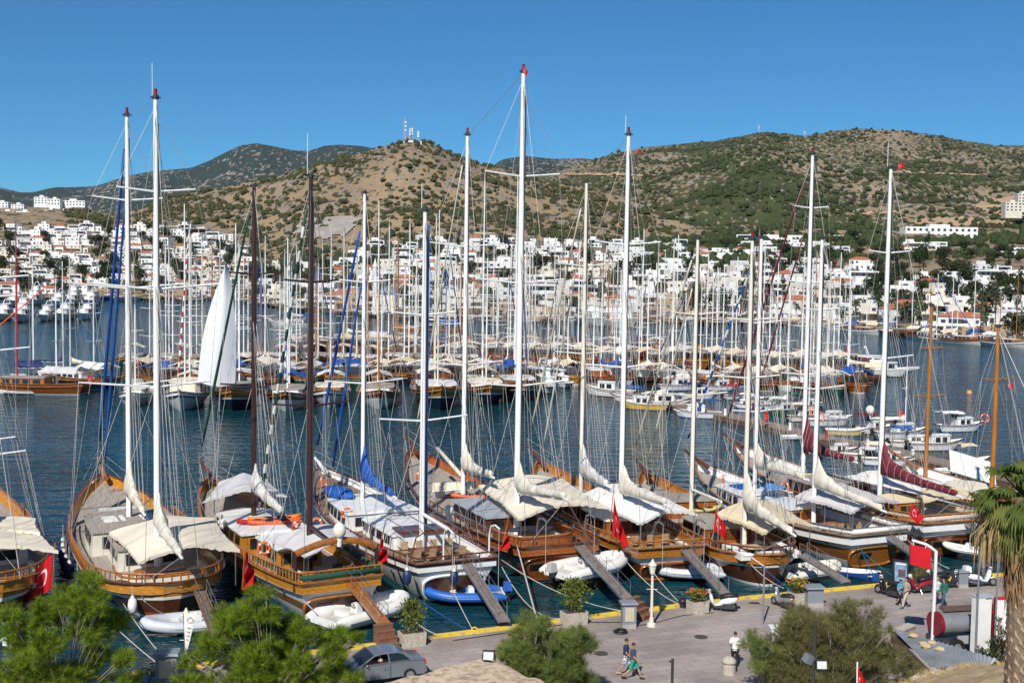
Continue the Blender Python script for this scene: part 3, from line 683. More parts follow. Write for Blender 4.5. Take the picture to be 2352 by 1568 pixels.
# wooded foot of the right-hand hills
def wood(name, lab, zones, n, seed, sz):
    return bushes(name, terr1, (zones[0], zones[1], zones[2]), n, mat("woodland_green", (.050, .066, .024), (.026, .038, .016), .2, .9, spec=.1), seed, sz)
wood("hillside_wood", "", ((1450, 2420), (640, 1140), lambda u, d: -.05 if (interp([(1450, 640), (1900, 690), (2420, 690)], u) < d < 1120) and not (2030 < u < 2270 and 850 < d < 1010) and not (735 < d < 800 and u > 1930) else 9), 1500, 7, (1.8, 3.6))
wood("town_edge_wood", "", ((560, 1000), (600, 900), lambda u, d: .0 if 600 + (u > 840) * 120 < d < 860 else 9), 330, 8, (1.6, 3.2))
# ================================================================== boats
class Boat:
    """frame of a boat: x forward from the stern, y to port, z up from the water"""
    def __init__(s, S, B, beam, zs, zb, stern='transom', low=None):
        s.S = V(S.x, S.y, 0); d = V(B.x - S.x, B.y - S.y, 0); s.L = d.length; s.a = math.atan2(d.y, d.x); s.beam = beam; s.zs = zs; s.zb = zb; s.stern = stern
        s.fx = V(math.cos(s.a), math.sin(s.a), 0); s.fy = V(-math.sin(s.a), math.cos(s.a), 0); s.low = low or (zs * .86)
    def W(s, x, y, z): return s.S + s.fx * x + s.fy * y + V(0, 0, z)
    def hw(s, t):
        t = max(0, min(1, t)); b = s.beam / 2
        if t > .42: k = max(0, 1 - ((t - .42) / .58) ** 2.3) ** .8
        elif s.stern == 'round': k = max(0.02, 1 - (max(0, .30 - t) / .30) ** 3.2) ** .5 * (1 - .06 * smooth(.42, 0, t) * 0)
        elif s.stern == 'canoe': k = max(0.02, 1 - ((.42 - t) / .42) ** 2.2) ** .7
        else: k = 1 - .24 * ((.42 - t) / .42) ** 1.8
        return max(.04, b * k)
    def sheer(s, t):
        m = s.low
        return m + (s.zs - m) * ((.38 - t) / .38) ** 2 if t < .38 else m + (s.zb - m) * ((t - .38) / .62) ** 2.1
    def tx(s, px, z=2.6):
        """x along the centreline that shows at picture column px"""
        lo, hi = -4.0, s.L + 2; f = lambda x: proj(s.W(x, 0, z))[0]
        inc = f(hi) > f(lo)
        for _ in range(40):
            m = (lo + hi) / 2
            if (f(m) < px) == inc: lo = m
            else: hi = m
        return lo
    def zat(s, x, py): return zfor(s.W(x, 0, 0), py)
    def pxm(s, x): return (s.W(x, 0, 0).y) / FOC
def hull(bt, root, bands, hi=True, inner=WHITE, deckm=TEAK, bul=.6, rake=1.0):
    """bands: (upper edge as share of the freeboard, material) from the waterline up"""
    n = 30 if hi else 16; ts = [0.0] + ([.012, .03, .06, .1] if bt.stern == 'round' else ([.03, .08] if hi else [])) ; ts += [lerp(ts[-1], 1, (i + 1) / n) for i in range(n)]
    qs = [-.8, -.25]; mi = [0, 0]; mats = [bands[0][1] if len(bands) < 2 else ANTIF]
    e = 0.0; lv = [(-.9, 0), (-.3, 0), (0.0, 0)]
    mats = [ANTIF]
    for q, m in bands:
        if m not in mats: mats.append(m)
        k = mats.index(m); st = 2 if q - e > .2 else 1
        for i in range(st): lv.append((lerp(e, q, (i + 1) / st), k))
        e = q
    L = bt.L; mb = MB(); rs = []
    for t in ts:
        w = bt.hw(t); zs = bt.sheer(t); row = []
        for q, k in lv:
            z = q if q < 0 else q * zs
            f = max(0, (z + .9) / (zs + .9)); bow = smooth(.55, 1, t); st = smooth(.3, 0, t)
            g = lerp(f ** .42, f ** .85, bow); g = lerp(g, .25 + .75 * f ** .8, st * (.26 if bt.stern != 'transom' else .3))
            x = L * t - (1 - f) * rake * 2.6 * smooth(.7, 1, t) + (1 - f) * (1.5 if bt.stern == 'transom' else .75) * rake * smooth(.25, 0, t)
            row.append((x, w * g, z))
        rs.append(row)
    m_ = len(lv); nt_ = len(ts)
    for sd in (1, -1):
        n0 = len(mb.v); mb.v.extend([(x, y * sd, z) for row in rs for x, y, z in row])
        for i in range(nt_ - 1):
            for j in range(m_ - 1):
                a = n0 + i * m_ + j; b = a + m_; f = (a, b, b + 1, a + 1); mb.f.append(f[::-1] if sd > 0 else f); mb.m.append(lv[j + 1][1])
    for j in range(m_ - 1):                               # closing the stern
        (x0, y0, z0), (x1, y1, z1) = rs[0][j], rs[0][j + 1]
        mb.add([(x0, y0, z0), (x1, y1, z1), (x1, -y1, z1), (x0, -y0, z0)], [(0, 1, 2, 3)], lv[j + 1][1])
    # inside of the bulwark and its top
    if inner not in mats: mats.append(inner)
    ki = mats.index(inner); th = .09
    for sd in (1, -1):
        r2 = []
        for t in ts:
            w = bt.hw(t); z = bt.sheer(t); wi = max(.01, w - th); xi = min(L * t, L - .12) if t > .9 else max(L * t, .1)
            r2.append([V(L * t, w * sd, z), V(xi, wi * sd, z), V(xi, wi * sd * .985, z - bul - .03)])
        mb.rings(r2 if sd < 0 else [r[::-1] for r in r2], ki, False, False)
    if bt.stern == 'transom':
        w = bt.hw(0) - th; z = bt.sheer(0); mb.add([(.1, w, z), (.1, -w, z), (.1, -w, z - bul - .03), (.1, w, z - bul - .03)], [(0, 1, 2, 3)], ki)
    h = mb.build("hull", mats, root, 35)
    dk = MB(); dk.rings([[V(max(.1, min(L * t, L - .15)), -(max(.01, bt.hw(t) - .08)), bt.sheer(t) - bul), V(max(.1, min(L * t, L - .15)), 0, bt.sheer(t) - bul + .05), V(max(.1, min(L * t, L - .15)), max(.01, bt.hw(t) - .08), bt.sheer(t) - bul)] for t in ts][:: 1 if hi else 2], 0, False, False)
    d = dk.build("deck", deckm, root); bt.bul = bul
    return h
def sheer_path(bt, t0, t1, dz, n=36, inset=0.0, sides=(1, -1)):
    out = []
    a = [lerp(t1, t0, i / n) for i in range(n + 1)]
    A = [V(bt.L * t, bt.hw(t) - inset, bt.sheer(t) + dz) for t in a]; Bp = [V(p.x, -p.y, p.z) for p in A[::-1]]
    return A, Bp
def caprail(bt, root, m=RAILW, w=.2):
    A, B = sheer_path(bt, 0, .995, .03, 40); mb = MB()
    P = A + B; rs = []
    for i, p in enumerate(P):
        t = (P[min(i + 1, len(P) - 1)] - P[max(i - 1, 0)]); t.z = 0
        t = t.normalized() if t.length > 1e-5 else V(0, -1, 0)
        o = V(t.y, -t.x, 0) * (w / 2); rs.append([p - o - V(0, 0, .035), p + o - V(0, 0, .035), p + o + V(0, 0, .035), p - o + V(0, 0, .035)])
    mb.rings(rs); return mb.build("cap_rail", m, root)
def railing(bt, root, t1=.5, h=.55, m=RAILW, step=.55, hi=True, fill=None, gap=True):
    A, B = sheer_path(bt, 0, t1, h, 28, .06); P = A + B; mb = MB(); mb.tube(P, .055, 5)
    Lc = 0; last = -9
    for p, q in zip(P, P[1:]):
        seg = (q - p).length; k = 0
        while last + step < Lc + seg:
            last = max(last + step, Lc); f = (last - Lc) / max(seg, 1e-6); r = p.lerp(q, min(1, f))
            mb.tube([r, r - V(0, 0, h * .5), r - V(0, 0, h)], [.028, .05, .03], 4, 0, False)
        Lc += seg
    o = mb.build("railing", m, root)
    if fill:                                             # rolled cushions tied along the rail
        A, B = sheer_path(bt, 0, t1 * .55, h * .55, 24, .22); mb = MB(); mb.tube([p + V(0, 0, random.uniform(-.03, .03)) for p in A + B], .13, 8, 0, True, 1.3); mb.build("rail_cushion", fill, root, 180)
    return o
def house(bt, root, x0, x1, h, side, wall, roofm, winm=GLASS, nwin=5, name="cabin", front=.75, z0=None, hi=True, over=.12, wh=.5, maxw=None, camber=.12):
    """deckhouse whose plan follows the hull, with every window a child"""
    L = bt.L; n = 8; pts = []
    z0 = z0 if z0 is not None else bt.low - bt.bul
    def hw(x, k=0): 
        w_ = max(.35, bt.hw(x / L) - side); return min(w_, maxw) if maxw else w_
    xs = [lerp(x0, x1, i / n) for i in range(n + 1)]; lo = [V(x, hw(x), z0) for x in xs]; lo[-1].y *= front
    ring = lo + [V(p.x, -p.y, p.z) for p in lo[::-1]]
    top = [V(p.x - (.25 if p.x > x1 - .3 else 0), p.y * .96, z0 + h) for p in ring]
    c = MB(); c.rings([ring, top], 0, True, False); cab = c.build(name, wall, root, 30)
    r = MB(); o = [V(p.x + (over if p.x > (x0 + x1) / 2 else -over), p.y + math.copysign(over, p.y), z0 + h + .0) for p in top]
    m_ = len(o) // 2; A = o[:m_]; Bq = o[m_:][::-1]
    r.rings([[A[i], A[i] + V(0, 0, .08), V(A[i].x, 0, A[i].z + .08 + camber), Bq[i] + V(0, 0, .08), Bq[i]] for i in range(m_)], 0, True, True)
    r.build(name + "_roof", roofm, root, 30)
    if nwin:
        for sd in (1, -1):
            for i in range(nwin):
                a = lerp(x0 + .35, x1 - .6, (i + .14) / nwin); b = lerp(x0 + .35, x1 - .6, (i + .86) / nwin); za, zb = z0 + h * (1 - wh) * .75, z0 + h * (1 - (1 - wh) * .25)
                P = [V(x, (hw(x) * lerp(1, .96, (z - z0) / h) + q) * sd, z) for q in (-.04, .025) for x, z in ((a, za), (b, za), (b, zb), (a, zb))]
                w_ = MB(); w_.add(P, [(0, 1, 2, 3), (7, 6, 5, 4), (0, 4, 5, 1), (1, 5, 6, 2), (2, 6, 7, 3), (3, 7, 4, 0)]); w_.build("window", winm, cab)
        if hi:
            for i in range(3):                           # windows and door in the after face
                y = lerp(-.55, .55, i / 2) * hw(x0); w_ = MB(); w_.box((x0 - .02, y, z0 + h * .58), (.08, hw(x0) * .42, h * .5)); w_.build("window" if i != 1 else "cabin_door", winm if i != 1 else RAILD, cab)
    return cab
def awning(bt, root, x0, x1, hw0, hw1, zr, ze, m, val=.22, nu=14, nv=16, sag=.10, posts=True, tip=.25, roll=0.0):
    """canvas stretched over a ridge, sagging between its ties, with a scalloped valance"""
    rnd = random.Random(int(x0 * 97 + zr * 31)); mb = MB(); ph = rnd.uniform(0, 6)
    def P(i, j):
        v = j * 2 - 1; hwd = lerp(hw0, hw1, i); pinch = 1 - .10 * math.sin(i * math.pi)
        x = lerp(x0, x1, i) + (.55 * (1 - abs(v) ** 2) * (1 if i < .5 else -1) * abs(2 * i - 1) ** 4 * tip * 3)
        z = zr - (zr - ze) * abs(v) ** 1.25 - sag * math.sin(i * math.pi * 3) ** 2 * (1 - abs(v) * .4) + .05 * math.sin(v * 7 + i * 5 + ph) + roll * v
        return V(x, hwd * pinch * v, z)
    mb.grid(P, nu, nv, 0)
    N = 22
    for E in ([P(i / N, 0) for i in range(N + 1)], [P(i / N, 1) for i in range(N + 1)], [P(0, j / N) for j in range(N + 1)]):
        rs = [[p, p - V(0, 0, val * (.55 + .45 * abs(math.sin(k * 1.57))))] for k, p in enumerate(E)]; mb.rings(rs, 0, False, False)
    o = mb.build("awning", m, root, 180)
    if posts:
        for i, sd in ((0.02, 1), (0.02, -1), (.55, 1), (.55, -1), (.98, 1), (.98, -1)):
            p = P(i, (sd + 1) / 2); q = MB(); q.tube([(p.x, p.y * .97, bt.low - bt.bul), (p.x, p.y * .97, p.z)], .035, 5); q.build("awning_post", STEEL, root)
    return o
def stripe_mat(name, c1, c2, sc=2.2):
    if name in MATS: return MATS[name]
    m = bpy.data.materials.new(name); m.use_nodes = True; n = m.node_tree.nodes; L = m.node_tree.links; b = n["Principled BSDF"]; b.inputs["Roughness"].default_value = .75; MATS[name] = m
    tc = n.new("ShaderNodeTexCoord"); wv = n.new("ShaderNodeTexWave"); wv.bands_direction = 'Z'; wv.inputs["Scale"].default_value = sc * .1; wv.inputs["Distortion"].default_value = 0; wv.wave_profile = 'SIN'
    L.new(tc.outputs["Object"], wv.inputs[0]); r = n.new("ShaderNodeValToRGB"); r.color_ramp.interpolation = 'CONSTANT'; r.color_ramp.elements[1].position = .55; r.color_ramp.elements[0].color = (*c1, 1); r.color_ramp.elements[1].color = (*c2, 1)
    L.new(wv.outputs[0], r.inputs[0]); L.new(r.outputs[0], b.inputs["Base Color"]); return m
GWS = stripe_mat("green_white_spiral", (.008, .06, .04), (.75, .74, .68))
RWS = stripe_mat("red_white_spiral", (.35, .01, .02), (.75, .74, .70))
BWS = stripe_mat("blue_white_spiral", (.015, .09, .40), (.78, .78, .76))
def mast(bt, root, rig, px, top, m=MASTW, r=.17, spreads=(), base=None, boom=None, sailm=SAILC, shr=4, lamp=True, hi=True, aer=0, z0=None, bz=2.95, track=True, stayto=None, boomm=MASTW, sh0=1.4, spm=None):
    x = bt.tx(px) if px is not None else base; L = bt.L; zd = (bt.sheer(x / L) - bt.bul) if z0 is None else z0
    h = bt.zat(x, top) if top > 100 else top
    mb = MB(); mb.tube([(x, 0, zd - .3), (x, 0, lerp(zd, h, .6)), (x, 0, h)], [r, r * .92, r * .62], 10 if hi else 6); o = mb.build("mast", m, root, 60)
    if track and hi: MB().box((x - r * .8, -r * .5, lerp(zd, h, .5)), (.09, .07, (h - zd) * .9)).build("sail_track", DGREY, o)
    if hi:
        c = MB(); c.tube([(x, 0, h), (x, 0, h + .25)], r * .85, 8); c.tube([(x - .3, 0, h + .15), (x + .35, 0, h + .15)], .05, 5); c.tube([(x, .3, h + .1), (x, -.3, h + .1)], .05, 5); c.build("masthead_fitting", DGREY, o)
        if lamp: MB().tube([(x, 0, h + .25), (x, 0, h + .6)], .10, 8).build("masthead_lamp", mat("red_lamp_glass", (.25, .01, .015), rough=.3), o)
        if aer: MB().tube([(x + .2, .15, h + .2), (x + .2, .15, h + .2 + aer)], .022, 4).build("aerial", WHITE, o)
    tips = []
    for py, hp in spreads:
        z, half = (bt.zat(x, py), hp * bt.pxm(x)) if py > 100 else (py, hp)
        for sd in (1, -1):
            tp = V(x - .15, sd * half, z + half * .09); q = MB(); q.tube([(x, sd * r * .6, z), tp], [.07 if hi else .05, .055 if hi else .04], 5); q.build("spreader", spm or m, o); tips.append((tp, sd))
    wr = .015 if hi else .018; R = rig
    for sd in (1, -1):
        t = x / L
        for i in range(shr):
            tt = max(.01, min(.97, t + (-.075 + .036 * i) if shr > 1 else t - .02)); c = V(L * tt, sd * (bt.hw(tt) - .02), bt.sheer(tt)); tl = [p for p, s_ in tips if s_ == sd]
            if i % 2 == 0 and tl: R.tube([c, *sorted(tl, key=lambda p: p.z), (x, 0, h - .4)], wr, 3)
            else: R.tube([c, (x, sd * r * .5, (tl[-1].z - .2 if tl and i == 1 else h * .93) if hi else h * .8)], wr, 3)
    if boom:
        zb_ = zd + bz; xe = x - boom[0]; ze_ = zb_ + boom[1]
        MB().tube([(x - r, 0, zb_), (xe - .5, 0, ze_)], [.10, .085], 7).build("boom", boomm, root, 60)
        rnd = random.Random(int(px or 3)); rs = []; N = 44 if hi else 12; M_ = 12 if hi else 6; q0 = 1.0 if hi else .7
        for i in range(N + 1):
            s = i / N; hh = (.37 * (1 - .4 * s) + (sh0 if hi else sh0 * .6) * .5 * math.exp(-s * boom[0] * .95)) * q0; ww = .34 * (1 - .45 * s) * q0 * (1 if 0 < i < N else .5); cz = lerp(zb_, ze_, s) + hh * .95 - .03; wob = .03 * math.sin(s * 22) + rnd.uniform(-.012, .012)
            cx = x - r - .02 - s * (boom[0] - .2)
            rs.append([V(cx - .12 * math.sin(a) * hh * (1 if s < .2 else 0) * (-1) ** 0, math.cos(a) * ww * (1 + (.5 if hi else 0) * noise.noise(Vector((s * 13, math.cos(a) * 1.6, math.sin(a) * 1.6 + (px or 0))))) * (1 - .45 * max(0, math.sin(a)) * (1 if s < .25 else .3)) + wob, cz + math.sin(a) * hh * (1 + (.35 if hi else 0) * noise.noise(Vector((s * 10 + 40, math.cos(a) * 1.5, math.sin(a) * 1.5 + (px or 0)))))) for a in [6.28318 * j / M_ for j in range(M_)]])
        sl_ = MB(); sl_.rings(rs); so_ = sl_.build("furled_sail", sailm, root, 180)
        if hi:
            tie = MB()
            for i in range(5, N, 4):
                c = sum((p for p in rs[i]), V(0, 0, 0)) / M_; tie.rings([[c + (p - c) * 1.02 + V(dx, 0, 0) for p in rs[i]] for dx in (-.018, .018)], 0, True, False)
            tie.build("sail_tie", ROPE, so_)
            for s in (.35, .65, .95):
                for sd in (1, -1): R.tube([(x - boom[0] * s, sd * .1, lerp(zb_, ze_, s)), (x - .1, sd * .1, lerp(zd, h, .62))], wr * .8, 3)
        R.tube([(xe - .4, 0, ze_), (x - .1, 0, h - .2)], wr, 3)
        for sd in (1, -1): R.tube([(xe - .3, 0, ze_), (max(.4, xe - 1.5), sd * bt.hw(.03) * .75, bt.zs)], wr * 1.5, 3)
    return x, h, tips
def furled_jib(root, a, b, r, m, rig=None, skip=.06):
    a = Vector(a); b = Vector(b); d = b - a; pts = [a + d * (skip + (.93 - skip) * i / 12) for i in range(13)]
    MB().tube(pts, [r * (.5 + .5 * math.sin(min(1, i / 2.5) * 1.57)) * (1 - .45 * i / 12) for i in range(13)], 7).build("furled_jib", m, root, 180)
    if rig is not None: rig.tube([a, b], .018, 3)
def bowsprit(bt, root, rig, ln=3.4, up=.9, m=RAILD):
    zb = bt.zb; a = V(bt.L - 1.6, 0, zb - .15); e = V(bt.L + ln, 0, zb + up)
    MB().tube([a, e], [.20, .12], 8).build("bowsprit", m, root, 60)
    for sd in (1, -1):
        rig.tube([e, (bt.L * .93, sd * bt.hw(.93), bt.sheer(.93))], .02, 3); rig.tube([(e.x, 0, e.z + .6), (bt.L * .9, sd * bt.hw(.9), bt.sheer(.9) + .7)], .025, 4)
    for k in range(4):                                    # safety net under the sprit
        rig.tube([a.lerp(e, k / 4 + .1) + V(0, .5 - .1 * k, -.1), a.lerp(e, k / 4 + .1) + V(0, -.5 + .1 * k, -.1)], .015, 3)
    rig.tube([e, (bt.L - .5, 0, .5)], .02, 3)
    return e
def person_free(): pass
def portholes(bt, root, ts, zq, side, r=.16, rect=False):
    for t in ts:
        for sd in side:
            w = bt.hw(t); z = bt.sheer(t) * zq; t2 = t + .01
            f = max(0, (z + .9) / (bt.sheer(t) + .9)); g = lerp(f ** .42, f ** .85, smooth(.55, 1, t)); g = lerp(g, .25 + .75 * f ** .8, smooth(.3, 0, t) * (.55 if bt.stern != 'transom' else .3))
            x = bt.L * t + (1 - f) * 1.5 * smooth(.25, 0, t); nrm = V((bt.hw(t) - bt.hw(t2)) / (.01 * bt.L), sd, -.12).normalized()
            p = V(x, sd * w * g, z); mb = MB()
            if rect: mb.box(p, (.5, .12, .28))
            else: mb.tube([p - nrm * .05, p + nrm * .035], r, 10)
            o = mb.build("porthole", GLASS, root)
            if not rect: MB().torus(p + nrm * .035, nrm, r, .035, 12, 4).build("porthole_rim", STEEL, o)
def transom_panel(bt, root, m, z0=.18, z1=.72, k=.8, win=None, frame=None):
    """raised rounded panel on the flat stern"""
    zs = bt.sheer(0); w = bt.hw(0)
    def X(z): return (1 - (z + .9) / (zs + .9)) * 1.5
    N = 28; out = []
    for i in range(N):
        a = 6.28318 * i / N; c, s = math.cos(a), math.sin(a); y = w * k * math.copysign(abs(c) ** .5, c); z = lerp(z0, z1 * zs, .5 + .5 * math.copysign(abs(s) ** .6, s)); y *= lerp(.78, 1, (z / zs)); out.append(V(X(z), y, z))
    mb = MB(); mb.rings([[p + V(.05, 0, 0) for p in out], [p - V(.06, 0, 0) for p in out]]); o = mb.build("transom_panel", m, root)
    if frame: MB().tube([p - V(.05, 0, 0) for p in out + out[:1]], .09, 6).build("panel_frame", frame, o, 60)
    if win:
        for y0, ww in win:
            z = lerp(z0, z1 * zs, .60); MB().box((X(z) - .06, y0, z), (.1, ww, .42), ry=-.45).build("stern_window", GLASS, o)
    return o
def stairs_bits(bt, root, hi=True):
    pass
def davits(bt, root, ys, h=2.3, m=WHITE):
    """curved arms at the stern that lift the tender"""
    for y in ys:
        z = bt.sheer(0) - .4; MB().tube([(.35, y, z), (.35, y, z + h * .7), (.1, y, z + h * .93), (-.5, y, z + h), (-1.1, y, z + h * .96)], .06, 8).build("davit", m, root, 60); MB().tube([(-1.05, y, z + h * .95), (-1.05, y, .9)], .016, 4).build("davit_fall", ROPE, root)
def bench(bt, root, x0, x1, hw_, z, m=WOOD, cm=CUSH, h=.8):
    """horseshoe backrest round the after deck, open forward, with its cushions"""
    P = [V(lerp(x1, x0, min(1, i / 8)) if i <= 8 else (x0 if i < 13 else lerp(x0, x1, (i - 12) / 8)), hw_ if i <= 8 else (lerp(hw_, -hw_, (i - 8) / 4.0) if i < 13 else -hw_), 0) for i in range(21)]
    c = V((x0 + x1) / 2, 0, 0); N = 26; pts = []
    for i in range(N + 1):
        a = lerp(-.62, .62, i / N) * math.pi; cs, sn = math.cos(a), math.sin(a)
        pts.append(V(lerp(x1, x0, .5 + .5 * math.copysign(abs(cs) ** .6, cs)), -hw_ * math.copysign(abs(sn) ** .6, sn), z))
    mb = MB(); mb.rings([[p, p * 1.0 + V(0, 0, h), V(lerp(p.x, c.x, .05), p.y * .95, z + h), V(lerp(p.x, c.x, .05), p.y * .95, z)] for p in pts]); o = mb.build("bench_back", m, root, 40)
    MB().tube([p + V(0, 0, h + .02) for p in pts], .07, 6).build("bench_rail", RAILW, o, 60)
    mb = MB(); mb.rings([[V(lerp(p.x, c.x, f), lerp(p.y, 0, f), z + q) for f, q in ((.06, .1), (.06, .48), (.30, .46), (.30, .1))] for p in pts]); mb.build("bench_cushion", cm, root, 40)
    return o
def deck_table(bt, x, y, z, label, a=1.5, b=.75, m=RAILW, top=None):
    t = thing("deck_table", label, "table", bt.W(x, y, z), bt.a); mb = MB(); n = 20
    mb.tube([(0, 0, .70), (0, 0, .76)], 1.0, n); mb.v = [(p[0] * b, p[1] * a, p[2]) for p in mb.v]; mb.build("tabletop", m, t)
    for s in (-1, 1): MB().tube([(0, s * a * .5, 0), (0, s * a * .5, .7)], .06, 6).build("leg", RAILD, t)
    return t
def chair(bt, x, y, z, rz, label, group):
    t = thing("deck_chair", label, "chair", bt.W(x, y, z), bt.a + rz, group); m = mat("pale_teak_slats", (.42, .29, .17), (.32, .21, .12), 3, .6)
    MB().box((0, 0, .45), (.46, .46, .05)).build("seat", m, t); MB().box((-.24, 0, .8), (.05, .46, .5), ry=-.18).build("backrest", m, t)
    for sx in (-1, 1):
        for sy in (-1, 1): MB().bar((sx * .2, sy * .2, .44), (-sx * .22, sy * .2, 0), .04, .04).build("leg", m, t)
    return t
def awn4(bt, root, AL, AR, FL, FR, ze, zr, m, val=.22, nu=14, nv=16, sag=.05, tip=.12, posts=True):
    """canvas between four picture corners at height ze, ridge at zr"""
    def lc(p):
        d = at(p[0], p[1], ze) - bt.S; return V(d.dot(bt.fx), d.dot(bt.fy), ze)
    A, B, C, D = lc(AL), lc(AR), lc(FL), lc(FR); rnd = random.Random(int(AL[0])); ph = rnd.uniform(0, 6); mb = MB()
    def P(i, j):
        v = 1 - 2 * j; p = A.lerp(B, j).lerp(C.lerp(D, j), i); c = A.lerp(B, .5).lerp(C.lerp(D, .5), i)
        p = c + (p - c) * (1 - .05 * math.sin(i * math.pi)); k = (1 - v * v) * abs(2 * i - 1) ** 3 * tip
        p.x += k if i < .5 else -k
        p.z = zr - (zr - ze) * abs(v) ** 1.25 - sag * math.sin(i * math.pi * 2) ** 2 * (1 - .5 * abs(v)) + .035 * math.sin(v * 7 + i * 6 + ph) + .02 * math.sin(i * 23 + v * 3)
        return p
    mb.grid(P, nu, nv, 0); N = 24
    for E in ([P(i / N, 0) for i in range(N + 1)], [P(i / N, 1) for i in range(N + 1)], [P(0, j / N) for j in range(N + 1)]):
        mb.rings([[p, p - V(0, 0, val * (.5 + .5 * abs(math.sin(k * 1.4))))] for k, p in enumerate(E)], 0, False, False)
    o = mb.build("awning", m, root, 180)
    if posts:
        for i, j in ((0.01, .02), (.01, .98), (.5, .02), (.5, .98), (.99, .02), (.99, .98)):
            p = P(i, j); MB().tube([(p.x, p.y * .97, bt.low - bt.bul), (p.x, p.y * .97, p.z)], .035, 5).build("awning_post", STEEL, root)
    return o
# ---------------------------------------------------------------- smaller things carried by boats
def life_ring(p, nrm, label, R=.34, group="life rings hung on the boats"):
    t = thing("life_ring", label, "life ring", p, 0, group); nrm = Vector(nrm).normalized(); MB().torus((0, 0, 0), nrm, R, .085, 18, 8).build("ring", ORANGE, t, 180)
    a = nrm.cross(V(0, 0, 1)).normalized(); b = nrm.cross(a)
    for k in range(4):
        d = a * math.cos(k * 1.571 + .78) + b * math.sin(k * 1.571 + .78); e = nrm.cross(d); MB().tube([d * R - e * .05, d * R + e * .05], .095, 8).build("band", WHITE, t)
    return t
def fender(p, label, m=BLUEF, s=1.0, group="fenders along the gulet's side"):
    t = thing("fender", label, "fender", p, 0, group)
    MB().tube([(0, 0, -.62 * s), (0, 0, -.58 * s), (0, 0, -.45 * s), (0, 0, 0), (0, 0, .38 * s), (0, 0, .5 * s)], [.06 * s, .2 * s, .3 * s, .34 * s, .27 * s, .1 * s], 12).build("body", m, t, 60)
    MB().tube([(0, 0, .46 * s), (0, 0, .66 * s)], [.16 * s, .10 * s], 8).build("cap", WHITE, t); MB().tube([(0, 0, .6 * s), (0, 0, 1.6 * s)], .025, 4).build("lanyard", ROPE, t); return t
def kayak(p, rz, label, m, L=3.6, rx=0.0):
    t = thing("kayak", label, "kayak", p, rz); rs = []
    for i in range(13):
        s = i / 12 * 2 - 1; w = .38 * max(.03, 1 - abs(s) ** 2.4); rs.append([V(s * L / 2, w * math.cos(a), .17 + .15 * math.sin(a) + .12 * s * s) for a in [6.28 * j / 8 for j in range(8)]])
    MB().rings(rs).build("hull", m, t, 180)
    for s in (-.55, .45): 
        q = MB(); q.ball((s, 0, .30), (.42, .24, .06), 10, 4, 0, 0); q.build("cockpit", BLACK, t)
    t.rotation_euler = (rx, 0, rz); return t
def radome(p, label, r=.62):
    t = thing("radome", label, "radar dome", p); MB().ball((0, 0, r * .9), (r * .85, r * .85, r * 1.05), 16, 10).build("dome", mat("cream_fibreglass", (.76, .72, .62), (.72, .68, .58), 2, .4), t, 180); MB().tube([(0, 0, -.5), (0, 0, .15)], [.14, .2], 8).build("mount", WHITE, t); return t
